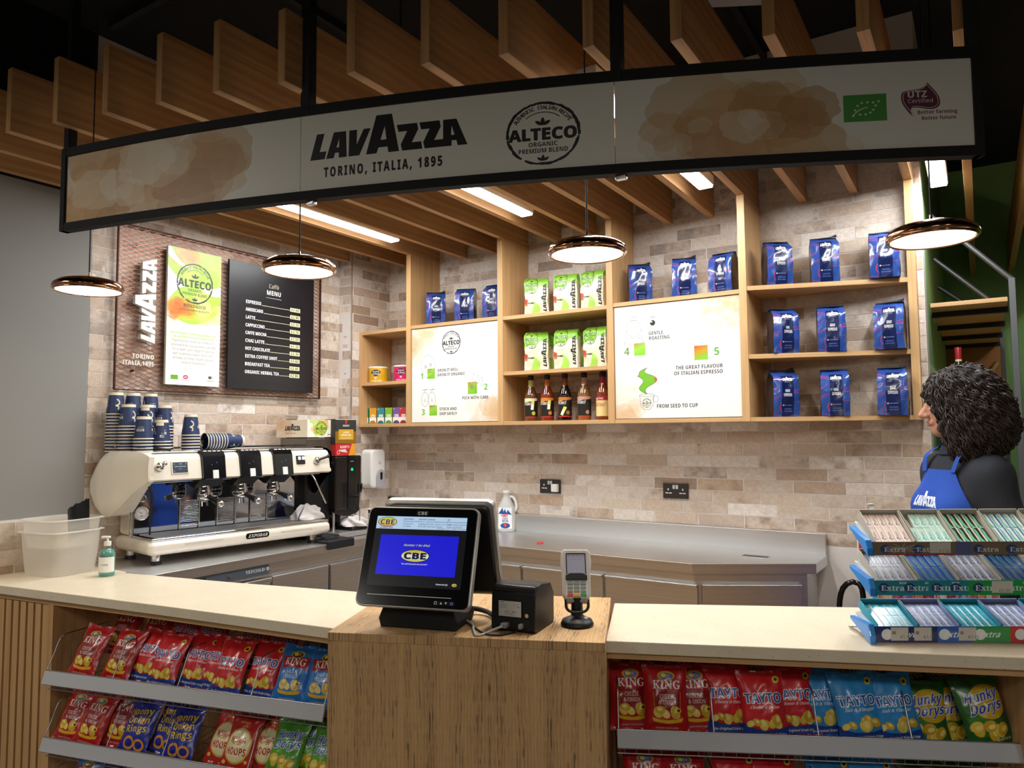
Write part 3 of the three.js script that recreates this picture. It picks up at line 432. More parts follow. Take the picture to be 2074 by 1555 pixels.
const blueGeo = [0, 1, 2, 3].map((k) => blockBag(0.126, 0.226, 0.085, k * 2.3 + 1, { top: 0.84, lean: -0.018 })), blueFold = [0, 1, 2, 3].map((k) => topFold(0.126, 0.226, k));
const greenGeo = [0, 1, 2].map((k) => blockBag(0.143, 0.238, 0.085, k * 3.7 + 2, { top: 0.9, lean: -0.01, gus: 0.2 }));
function bag(kind, px, py, top, yaw, label, group, k, z = 0.2, sc = 1) {
  const p = pZ(px, py, z), o = thing('coffee_bag', label, 'coffee bag', [p.x, top + 0.001, z - 0.035], yaw * RAD, group);
  if (kind === 'blue') { part(o, 'bag', blueGeo[k % 4], mBlueBag); part(o, 'top_fold', blueFold[k % 4], mBagDark); } else part(o, 'bag', greenGeo[k % 3], mGreenBag);
  o.scale.setScalar(sc); return o;
}
const ORD = [', nearest the menu wall', ', middle of the three', ', nearest the aisle'];
const BLUE = [
  [[[876, 650, 38], [937, 641, 22], [995, 637, 6]], shelfTop.b1[0], 'blue coffee bag above the steps 1 to 3 board', 0.22],
  [[[1291, 604, 30], [1382, 594, 18], [1462, 583, -8]], shelfTop.b3[0], 'blue coffee bag above the steps 4 and 5 board', 0.22],
  [[[1572, 577, 32, 0.24], [1668, 571, 16, 0.185], [1790, 561, 8, 0.135]], shelfTop.b4[0], 'blue coffee bag on the end bay top shelf', 0.2],
  [[[1584, 711, 34, 0.24], [1682, 706, 14, 0.185], [1803, 702, -4, 0.135]], shelfTop.b4[1], 'blue coffee bag on the end bay middle shelf', 0.2],
  [[[1584, 845, 34, 0.24], [1690, 844, 12, 0.185], [1808, 841, 4, 0.135]], YB0 + 0.021, 'blue coffee bag on the end bay lowest shelf', 0.2]];
BLUE.forEach(([list, top, label, z0], r) => list.forEach(([x, y, yaw, z], i) => bag('blue', x, y, top, yaw, label + ORD[i], label.replace('bag', 'bags'), r + i * 3, z || z0, 1)));
[[1082, 630, 24], [1143, 622, 14], [1200, 617, 2]].forEach(([x, y, a], i) => bag('green', x, y, shelfTop.b2[0], a, 'lime and cream coffee bag, upper shelf over the syrups' + ORD[i], 'green coffee bags, upper shelf', i, 0.2));
[[1082, 742, 24, 0.22], [1144, 737, 14, 0.22], [1206, 734, 0, 0.22]].forEach(([x, y, a, z], i) => bag('green', x, y, shelfTop.b2[1], a, 'lime and cream coffee bag, front row just above syrups' + ORD[i], 'green coffee bags, lower shelf front', i, z));
[[1117, 736, 20, 0.11], [1180, 732, 8, 0.11]].forEach(([x, y, a, z], i) => bag('green', x, y, shelfTop.b2[1], a, 'lime and cream coffee bag half hidden behind the front row' + ORD[i * 2], 'green coffee bags, lower shelf back', i + 1, z));

// ================= syrup bottles, tins, tea boxes =================
const syrup = [['VANILLA', '#d9cf86', '#e9e3b0', 0x6b3a1a, '#1d1a16', '#c9b93a'], ['CARAMEL', '#d8742a', '#e07f2c', 0x7a2e10, '#1d1712', '#d8742a'], ['CHOC.MINT', '#8a4a1e', '#d07a30', 0x1a0d08, '#1a1512', '#b06a2a'], ['HAZELNUT', '#b98a72', '#c79a86', 0x8a5a2a, '#1d1916', '#b9866a'], ['', '#a0282a', '#e7cf8c', 0x7a3410, '#e7cf8c', '#b03030']];
syrup.forEach(([name, cap2, band, liq, lab, ac], i) => {
  const p = pZ([1076, 1109, 1145, 1184, 1222][i], 852, 0.2);
  const t = thing('syrup_bottle', ['syrup bottle with a yellow neck and black vanilla label', 'syrup bottle with an orange neck and black caramel label', 'very dark syrup bottle with a tilted yellow price ticket', 'syrup bottle with a pinkish neck and black hazelnut label', 'syrup bottle with a red neck and cream yellow label'][i], 'bottle', [p.x, YB0 + 0.022, 0.2], 20 * RAD, 'syrup bottles in the open bay'); t.scale.set(1.3, 1.22, 1.3);
  part(t, 'glass', LA([[0, 0], [0.0275, 0], [0.03, 0.004], [0.03, 0.115], [0.0285, 0.13], [0.018, 0.158], [0.0125, 0.175], [0.0118, 0.2], [0, 0.2]], 32), M(liq, 0.06, 0, { clearcoat: 1, clearcoatRoughness: 0.05 }));
  part(t, 'neck_wrap', LA([[0.0148, 0.168], [0.0128, 0.176], [0.0125, 0.203], [0.0118, 0.203]], 24), M(cap2, 0.5)); part(t, 'cap', LA([[0.0125, 0.2], [0.0135, 0.202], [0.0135, 0.222], [0.012, 0.225], [0, 0.225]], 24), mBlack);
  const lt = draw(512, 256, (c, w, h) => { c.fillStyle = lab; c.fillRect(0, 0, w, h); c.fillStyle = band; c.beginPath(); c.moveTo(0, 0); c.lineTo(w, 0); c.lineTo(w, h * 0.1); c.quadraticCurveTo(w * 0.5, h * 0.12, 0, h * 0.34); c.fill(); if (i < 4) { text(c, 'DaVinci', w * 0.24, h * 0.36, h * 0.25, '#f0ece2', { font: 'serif', italic: 1, width: w * 0.3 }); text(c, name, w * 0.31, h * 0.92, h * 0.16, i === 0 ? '#efe9c8' : band, { turn: -Math.PI / 2, width: h * 0.5 }); c.fillStyle = '#c02a2c'; c.fillRect(0, h * 0.95, w, h * 0.05); if (i < 3) { c.save(); c.translate(w * (i === 2 ? 0.42 : 0.55), h * (i === 2 ? 0.9 : 0.6)); c.rotate(i === 2 ? -1.1 : -1.45); c.fillStyle = '#e2dc6a'; c.fillRect(0, -16, 120, 40); c.fillStyle = '#fff'; c.fillRect(8, -10, 60, 26); c.restore(); } ell(c, w * 0.6, h * 0.78, 26, 26, ac); } else { c.fillStyle = '#a3262a'; c.fillRect(0, 0, w, h * 0.22); text(c, 'DaVinci', w * 0.25, h * 0.52, h * 0.25, '#b03a30', { font: 'serif', italic: 1, width: w * 0.3 }); text(c, 'Sugar Free', w * 0.28, h * 0.17, h * 0.13, '#f0e0d0', { width: w * 0.24 }); } });
  part(t, 'label', new THREE.CylinderGeometry(0.0304, 0.0304, 0.094, 32, 1, true, -Math.PI * 0.95, Math.PI * 1.9).translate(0, 0.064, 0), MT(lt, 0.4));
});
[['#e2b41e', '#c9960f', 'yellow', 766, 0.066], ['#e0246e', '#c01256', 'pink', 812, 0.062]].forEach(([a, b, n, x, r], i) => {
  const p = pZ(x, 762, 0.2), t = thing('chai_tin', `round ${n} tin of chai powder in the small end bay`, 'tin', [p.x, shelfTop.b0[1] + 0.001, 0.2 - i * 0.02], 28 * RAD);
  const at = draw(768, 256, (c, w, h) => { c.fillStyle = a; c.fillRect(0, 0, w, h); stain(c, w / 2, h / 2, w, h, [b], 4 + i, 16, 0.25); ell(c, w * 0.5, h * 0.34, 62, 48, '#2a1320'); ell(c, w * 0.5, h * 0.36, 44, 54, '#2a1320'); text(c, 'Drink', w * 0.5, h * 0.32, 34, '#f3e6ea', { align: 'center' }); text(c, 'me', w * 0.445, h * 0.46, 20, '#f3e6ea', { align: 'center' }); text(c, 'Chai', w * 0.51, h * 0.48, 44, '#f3e6ea', { align: 'center' }); ell(c, w * 0.5, h * 0.7, 14, 12, '#f5eef0'); text(c, i ? 'CHAI LATTE' : 'SPICED CHAI', w * 0.5, h * 0.92, 26, '#f5efe4', { align: 'center' }); });
  part(t, 'tin', CY(r, r, 0.105, 0, 0.0525, 0, 36), MT(at, 0.4)).rotation.y = Math.PI; part(t, 'lid', LA([[0, 0.112], [r - 0.002, 0.112], [r + 0.001, 0.108], [r + 0.001, 0.101], [r, 0.101]], 36), mWhite);
});
['#2f8a4e', '#e0a22a', '#3f8f96', '#86bf2c', '#8a5aa0', '#c83a3a'].forEach((col, i) => {
  const dark = ['#1d5c34', '#b87a14', '#256a70', '#5c9018', '#5f3a74', '#98242a'][i];
  const at = draw(256, 512, (c, w, h) => { c.fillStyle = col; c.fillRect(0, 0, w, h * 0.6); c.fillStyle = '#efece6'; c.fillRect(0, h * 0.6, w, h); for (let k = 0; k < 8; k++) { c.fillStyle = dark; c.globalAlpha = 0.5; if (i === 1) { c.save(); c.translate(k * 34, 0); c.rotate(0.6); c.fillRect(0, -80, 5, 400); c.rotate(-1.2); c.fillRect(0, -80, 5, 400); c.restore(); c.clearRect(0, 0, 0, 0); } else c.fillRect(14 + k * 30, h * 0.05, 8, h * 0.4); c.globalAlpha = 1; } c.fillStyle = '#efece6'; c.fillRect(0, h * 0.6, w, h); c.fillStyle = '#f4f2ee'; c.fillRect(w * 0.25, h * 0.43, w * 0.55, h * 0.15); text(c, 'tea', w * 0.5, h * 0.55, 60, '#26231f', { align: 'center' }); c.save(); c.beginPath(); c.rect(0, h * 0.6, w, h * 0.4); c.clip(); ell(c, w * 0.5, h * 0.98, w * 0.42, h * 0.17, dark); ring(c, w * 0.5, h * 0.98, w * 0.42, h * 0.17, 12, '#3a3530'); c.restore(); ell(c, w * 0.13, h * 0.09, 16, 16, '#e8e8e0'); });
  const p = pZ([743, 758, 773, 788, 803, 816][i], 858, 0.22), names = ['dark green', 'yellow', 'teal', 'lime', 'purple', 'red'];
  const t = thing('tea_box', `small ${names[i]} box of tea bags with a round window`, 'box', [p.x, YB0 + 0.022, 0.2 - i * 0.004], 12 * RAD);
  part(t, 'carton', B(0.053, 0.108, 0.1, 0, 0.054, 0), M(col, 0.5)); part(t, 'front_print', plane(0.0525, 0.1075, 0, 0.054, 0.0504), MT(at, 0.5));
});

// ================= mesh panel, boards and raised lettering on the left wall =================
const mCop = M(0x96604c, 0.38, 0.6), mCopDark = M(0x4a2d22, 0.5, 0.6);
{
  const X = XL + 0.03, z0 = 0.585, z1 = 1.94, y0 = 1.797, y1 = 2.653, W = z1 - z0, H = y1 - y0;
  const t = thing('mesh_panel', 'copper expanded metal mesh panel on the brick wall behind the boards', 'panel', [X, y0, z1], Math.PI / 2); // local x runs away from the shop, local z out of the wall
  const bars = [], dx = 0.06, dy = 0.0238;
  for (const s of [1, -1]) for (let k = -60; k < 90; k++) {
    const m = s * dy / dx, b = k * dy + (s > 0 ? 0 : 0.001); let a = [0, b], e = [W, b + m * W];
    const clip = (p, q) => { if (p[1] < 0) p = [p[0] + (0 - p[1]) / m, 0]; if (p[1] > H) p = [p[0] + (H - p[1]) / m, H]; return p; };
    if (Math.max(a[1], e[1]) <= 0 || Math.min(a[1], e[1]) >= H) continue; a = clip(a, e); e = clip(e, a); const L = Math.hypot(e[0] - a[0], e[1] - a[1]); if (L < 0.02) continue;
    bars.push(new THREE.BoxGeometry(L, 0.0027, 0.003).rotateZ(Math.atan2(e[1] - a[1], e[0] - a[0])).translate((a[0] + e[0]) / 2, (a[1] + e[1]) / 2, s * 0.001));
  }
  part(t, 'mesh', join(bars), mCop);
  part(t, 'frame', join(B(0.006, H, 0.014, 0, H / 2, 0), B(0.006, H, 0.014, W, H / 2, 0), B(W, 0.006, 0.014, W / 2, 0, 0), B(W, 0.006, 0.014, W / 2, H, 0)), mCopDark);
  for (const [x, y] of [[0.1, 0.1], [W - 0.1, 0.1], [0.1, H - 0.1], [W - 0.1, H - 0.1]]) part(t, 'stand_off', CY(0.006, 0.006, 0.026, 0, 0, 0, 10).rotateX(Math.PI / 2).translate(x, y, -0.018), mCopDark);
}
function wallBoard(name, label, a, b, X, thick, art, tw, back) {
  const p = pX(a[0], a[1], X), q = pX(b[0], b[1], X), w = p.z - q.z, h = p.y - q.y;
  const t = thing(name, label, 'board', [X, q.y, (p.z + q.z) / 2], Math.PI / 2);
  part(t, 'panel', RB(w, h, thick, 0.001, 0, h / 2, -thick / 2, 1), back); part(t, 'print', plane(w - 0.003, h - 0.003, 0, h / 2, 0.0005), MT(draw(tw, Math.round(tw * h / w), art), 0.32));
  for (const [x, y] of [[-1, 0.1], [1, 0.1], [-1, 0.9], [1, 0.9]]) part(t, 'stand_off', CY(0.008, 0.008, X - thick - XL - 0.036, 0, 0, 0, 10).rotateX(Math.PI / 2).translate(x * w * 0.4, y * h, -thick - (X - thick - XL - 0.036) / 2), mBlack);
}
wallBoard('poster_board', 'tall poster with green watercolour leaves and round stamp on the mesh', [341, 496], [443.5, 784], XL + 0.062, 0.016, (c, w, h) => {
  c.fillStyle = '#f4f3e6'; c.fillRect(0, 0, w, h); const hh = h * 0.56;
  c.save(); c.beginPath(); c.rect(0, 0, w, hh * 0.98); c.clip();
  c.fillStyle = '#a6cf4a'; c.beginPath(); c.moveTo(w * 0.15, 0); c.lineTo(w, 0); c.lineTo(w, h * 0.42); c.quadraticCurveTo(w * 0.7, h * 0.56, w * 0.4, h * 0.55); c.quadraticCurveTo(0, h * 0.52, 0, h * 0.42); c.quadraticCurveTo(0.1 * w, h * 0.3, w * 0.35, h * 0.27); c.quadraticCurveTo(w * 0.1, h * 0.2, 0, h * 0.14); c.lineTo(0, 0); c.fill();
  stain(c, w * 0.62, h * 0.12, w * 0.8, h * 0.2, ['#b4d84e', '#8fbf3a', '#c9e07a'], 6, 18, 0.22); stain(c, w * 0.3, h * 0.06, w * 0.4, h * 0.12, ['#e08a5a', '#d96a4a', '#e9b07a'], 14, 12, 0.25); stain(c, w * 0.22, h * 0.47, w * 0.55, h * 0.14, ['#e2702a', '#d9501e', '#efb24a', '#c83a1e'], 17, 18, 0.25); stain(c, w * 0.75, h * 0.42, w * 0.5, h * 0.2, ['#c3df62', '#f2d9b8', '#a6cf4a'], 31, 16, 0.25);
  c.fillStyle = '#f7f4ea'; c.globalAlpha = 0.9; c.beginPath(); c.moveTo(w * 0.05, 0); c.quadraticCurveTo(w * 0.2, h * 0.13, w * 0.5, h * 0.14); c.quadraticCurveTo(w * 0.2, h * 0.15, 0, h * 0.06); c.lineTo(0, 0); c.fill(); c.beginPath(); c.moveTo(w, h * 0.24); c.quadraticCurveTo(w * 0.7, h * 0.28, w * 0.55, h * 0.24); c.quadraticCurveTo(w * 0.75, h * 0.34, w, h * 0.31); c.fill(); c.restore();
  stamp(c, w * 0.5, h * 0.245, w * 0.34, '#37452a'); text(c, 'BIOLOGICO', w * 0.5, h * 0.425, h * 0.032, '#3a3a2c', { align: 'center', width: w * 0.42 }); text(c, 'SUSTAINABLE QUALITY', w * 0.5, h * 0.452, h * 0.018, '#55533f', { align: 'center', width: w * 0.56 });
  stain(c, w * 0.1, h * 0.72, w * 0.4, h * 0.2, ['#f0d0a8'], 3, 9, 0.12); stain(c, w * 0.6, h * 0.6, w * 0.6, h * 0.06, ['#f3dcc0'], 9, 9, 0.14);
  ['From organic farming plantations', 'in uncontaminated areas only'].forEach((s, i) => text(c, s, w * 0.5, h * (0.63 + i * 0.026), h * 0.024, '#86b83a', { align: 'center', width: w * [0.86, 0.76][i] }));
  ['Top mountain Arabica coffees and', 'selected Robusta varieties blended', 'for a sweet and elegant espresso', 'with a velvety cream. Persistent', 'aromas of honey, hazelnuts and', 'hints of cinnamon.'].forEach((s, i) => text(c, s, w * 0.5, h * (0.687 + i * 0.0315), h * 0.0255, '#3f3d33', { align: 'center', width: w * [0.8, 0.84, 0.8, 0.76, 0.76, 0.45][i], weight: 'normal' }));
  c.fillStyle = '#69a72e'; c.fillRect(w * 0.09, h * 0.93, w * 0.13, h * 0.032); c.fillStyle = '#b02a5a'; ell(c, w * 0.36, h * 0.942, w * 0.05, h * 0.015, '#b8325f'); text(c, 'UTZ', w * 0.36, h * 0.948, h * 0.016, '#fff', { align: 'center' }); text(c, 'Better farming', w * 0.36, h * 0.966, h * 0.009, '#b8325f', { align: 'center' }); c.fillStyle = '#4a4438'; c.fillRect(w * 0.79, h * 0.925, w * 0.06, h * 0.02); ring(c, w * 0.865, h * 0.933, w * 0.02, h * 0.007, 3, '#4a4438'); text(c, 'ESPRESSO', w * 0.83, h * 0.965, h * 0.012, '#4a4438', { align: 'center' });
}, 640, M(0xd8d8c8, 0.5));
wallBoard('menu_board', 'black menu board listing coffees and prices on the mesh', [465, 524], [633.5, 795.7], XL + 0.062, 0.014, (c, w, h) => {
  c.fillStyle = '#17151a'; c.fillRect(0, 0, w, h); text(c, 'Caffè', w * 0.5, h * 0.165, h * 0.045, '#cfc8a8', { align: 'center', weight: 'normal' }); text(c, 'MENU', w * 0.5, h * 0.222, h * 0.05, '#f2f0ea', { align: 'center' }); line(c, [[w * 0.41, h * 0.246], [w * 0.59, h * 0.246]], 4, '#d8d2b4');
  [['ESPRESSO', '£2.60'], ['AMERICANO', '£2.80'], ['LATTE', '£3.30'], ['CAPPUCCINO', '£3.30'], ['CAFFE MOCHA', '£3.50'], ['CHAI LATTE', '£3.30'], ['HOT CHOCOLATE', '£3.30'], ['EXTRA COFFEE SHOT', '£0.60'], ['BREAKFAST TEA', '£2.40'], ['ORGANIC HERBAL TEA', '£2.80']].forEach(([s, p], i) => {
    const y = h * (0.318 + i * 0.0618), tw = w * s.length * 0.0218; text(c, s, w * 0.18, y, h * 0.037, '#f4f2ec', { width: tw }); line(c, [[w * 0.185 + tw, y], [w * 0.7, y]], 4, '#e4dfb0'); c.fillStyle = '#efeab8'; c.fillRect(w * 0.7, y - h * 0.022, w * 0.125, h * 0.032); text(c, p, w * 0.762, y + h * 0.004, h * 0.03, '#2a2820', { align: 'center', width: w * 0.1 });
  });
}, 1024, mBlackMatt);
{
  const X = XL + 0.045, a = pX(311, 697, X), b = pX(311, 526, X), c = pX(282.5, 610, X), d = pX(311, 610, X), s = (b.y - a.y) / 5.5, hh = (c.z - d.z);
  const t = thing('raised_lettering', 'white raised wordmark reading upwards on the copper mesh', 'sign', [X, a.y, d.z]);
  for (const L of WORD) { // letter x runs up the wall, letter height runs towards the shop
    const g = EX(L[0].map((p) => [p[0] * s, p[1] * hh]), 0.022, 0, L.slice(1).map((r) => r.map((p) => [p[0] * s, p[1] * hh])));
    g.applyMatrix4(new THREE.Matrix4().makeBasis(V(0, 1, 0), V(0, 0, 1), V(1, 0, 0)));
    part(t, 'letter', g, mWhite);
  }
}
import { FontLoader } from 'three/addons/loaders/FontLoader.js';
import { TextGeometry } from 'three/addons/geometries/TextGeometry.js';
const fontBold = await new FontLoader().loadAsync('fonts/droid/droid_sans_bold.typeface.json');
{
  const X = XL + 0.045, lo = pX(311, 742, X), hi = pX(311, 733, X), t = thing('raised_lettering', 'small white raised place and year lettering under the wordmark', 'sign', [X, lo.y, lo.z], Math.PI / 2), h = (hi.y - lo.y) * 0.95;
  ['ITALIA,1895', 'TORINO'].forEach((s, k) => {
    const gs = []; let x = 0; for (const ch of s) { const g = new TextGeometry(ch, { font: fontBold, size: h, depth: 0.006, curveSegments: 3 }); g.computeBoundingBox(); gs.push([g, x]); x += fontBold.data.glyphs[ch].ha * h / fontBold.data.resolution * 1.05; }
    const target = k ? 0.12 : 0.17; for (const [g, gx] of gs) part(t, 'letter', g.scale(target / x, 1, 1).translate((gx - x) * target / x, k * h * 1.6, 0), mWhite);
  });
}

// ================= stainless steel work counters =================
{
  const t = thing('steel_counter', 'stainless steel work counter with upstand along the back brick wall', 'counter');
  const top = [[XP + 0.006, 0.03], [XP + 0.006, 0.571], [-1.168, 0.571], [-0.676, 0.284], [-0.67, 0.03]];
  part(t, 'worktop', PR(top, YS - 0.048, YS, 0.002), mSteel);
  part(t, 'upstand', RB(2.9, 0.108, 0.026, 0.002, -2.122, YS + 0.052, 0.017), mSteel);
  part(t, 'carcass', PR([[-3.118, 0.03], [-3.118, 0.53], [-1.175, 0.53], [-0.72, 0.262], [-0.72, 0.03]], 0.12, YS - 0.05), mSteelDark);
  part(t, 'plinth_base', PR([[-3.118, 0.06], [-3.118, 0.48], [-1.19, 0.48], [-0.76, 0.23], [-0.76, 0.06]], 0, 0.12), mBlackMatt);
  for (let i = 0; i < 4; i++) { const x = -2.86 + i * 0.49; const d = part(t, 'door', RB(0.475, 0.68, 0.018, 0.003, x, 0.505, 0.541), mSteelDark); part(d, 'door_grip', RB(0.475, 0.012, 0.014, 0.002, x, 0.838, 0.556), mSteel); }
  const g = new THREE.Group(); const ang = Math.atan2(0.268, 0.455); const d5 = part(t, 'door', RB(0.46, 0.68, 0.018, 0.003), mSteelDark, [-0.942, 0.505, 0.406], [0, ang, 0]); part(d5, 'door_grip', RB(0.46, 0.012, 0.014, 0.002, 0, 0.333, 0.012), mSteel); part(d5, 'hinge', CY(0.004, 0.004, 0.03, 0.222, 0.2, 0.012, 10), mChrome);
  part(t, 'sunk_grip', join(B(0.13, 0.003, 0.006, -0.963, YS + 0.001, 0.262), B(0.13, 0.003, 0.006, -0.963, YS + 0.001, 0.202), B(0.006, 0.003, 0.06, -1.028, YS + 0.001, 0.232), B(0.006, 0.003, 0.06, -0.898, YS + 0.001, 0.232)), mSteel);
  part(t, 'sunk_plate', B(0.122, 0.002, 0.054, -0.963, YS + 0.0005, 0.232), M(0x55524f, 0.4, 1));
}
{
  const t = thing('steel_counter', 'stainless steel counter under the espresso machine along the menu wall', 'counter');
  part(t, 'worktop', PR([[XL + 0.01, 0.573], [XL + 0.01, 2.06], [-3.16, 2.06], [-3.12, 2.04], [-3.12, 0.573]], YS - 0.048, YS, 0.002), mSteel);
  part(t, 'carcass', PR([[XL + 0.03, 0.58], [XL + 0.03, 2.03], [-3.16, 2.03], [-3.16, 0.58]], 0.1, YS - 0.05), mSteelDark);
  const fx = -3.152;
  part(t, 'control_panel', RB(0.02, 0.07, 0.66, 0.003, fx + 0.012, 0.872, 1.72), mSteel);
  part(t, 'control_strip', B(0.003, 0.05, 0.63, fx + 0.0235, 0.872, 1.725), M(0x4c5560, 0.45));
  const disp = draw(256, 128, (c, w, h) => { c.fillStyle = '#0a0a14'; c.fillRect(0, 0, w, h); text(c, '5', w * 0.42, h * 0.85, h * 0.85, '#5a4cff'); ell(c, w * 0.72, h * 0.2, 9, 9, '#5a4cff'); });
  const dp = pX(404, 1170, fx + 0.026); part(t, 'control_display', plane(0.07, 0.035).rotateY(Math.PI / 2).translate(fx + 0.0258, 0.869, dp.z), new THREE.MeshStandardMaterial({ color: 0x000000, emissive: 0xffffff, emissiveMap: disp, emissiveIntensity: 0.9 }));
  const lk = pX(465, 1160, fx + 0.026); part(t, 'lock', CY(0.007, 0.007, 0.008, 0, 0, 0, 16).rotateZ(Math.PI / 2).translate(fx + 0.027, 0.872, lk.z), mChrome);
  const lg = draw(512, 96, (c, w, h) => { c.fillStyle = '#4c5560'; c.fillRect(0, 0, w, h); text(c, 'TEFCOLD', 8, h * 0.8, h * 0.8, '#d7d9da', { font: 'serif', width: w * 0.78 }); ell(c, w * 0.92, h * 0.5, h * 0.34, h * 0.34, '#c9ccce'); line(c, [[w * 0.86, h * 0.6], [w * 0.98, h * 0.38]], 6, '#4c5560'); line(c, [[w * 0.87, h * 0.4], [w * 0.97, h * 0.62]], 4, '#4c5560'); });
  const lp = pX(522, 1150, fx + 0.026); part(t, 'maker_plate', plane(0.15, 0.026).rotateY(Math.PI / 2).translate(fx + 0.0256, 0.874, lp.z), MT(lg, 0.4));
  const fd = part(t, 'door', RB(0.02, 0.68, 0.655, 0.004, fx + 0.012, 0.46, 1.72), mSteelDark); part(fd, 'door_grip', RB(0.016, 0.022, 0.655, 0.003, fx + 0.026, 0.815, 1.72), mSteel);
  part(t, 'door', RB(0.018, 0.7, 0.385, 0.004, fx + 0.012, 0.478, 1.185), mSteelDark); part(t, 'door', RB(0.018, 0.7, 0.385, 0.004, fx + 0.012, 0.478, 0.78), mSteelDark);
}
// ================= sockets on the wall =================
const mSock = M(0x4a4745, 0.35, 0.7);
[[1114.5, 984.5, true, 'double wall socket with a white plug in it'], [1368.5, 994, false, 'empty double wall socket in the brick wall']].forEach(([x, y, plug, label]) => {
  const p = pZ(x, y, 0.008), t = thing('wall_socket', label, 'socket', [p.x, p.y, 0.005]);
  part(t, 'plate', RB(0.146, 0.086, 0.007, 0.003, 0, 0, 0.003), mSock);
  for (const s of [-1, 1]) { part(t, 'rocker', RB(0.014, 0.022, 0.004, 0.001, s * 0.009, 0.022, 0.007), M(0xc9c5c0, 0.4)); if (!(plug && s > 0)) part(t, 'pin_hole', join(B(0.006, 0.011, 0.001, s * 0.042, 0.008, 0.0068), B(0.016, 0.005, 0.001, s * 0.05, -0.012, 0.0068), B(0.016, 0.005, 0.001, s * 0.03, -0.012, 0.0068)), mWhite); }
  if (plug) part(t, 'plug', RB(0.042, 0.048, 0.03, 0.005, 0.042, -0.008, 0.02), mWhite);
});
{ const p = pZ(800, 1013, 0.008), t = thing('wall_socket', 'double wall socket half hidden behind the till screen', 'socket', [p.x, p.y - 0.012, 0.005]); part(t, 'plate', RB(0.13, 0.075, 0.007, 0.003, 0, 0, 0.003), mSock); part(t, 'rocker', RB(0.03, 0.02, 0.004, 0.001, 0, 0.018, 0.007), M(0xc9c5c0, 0.4)); }

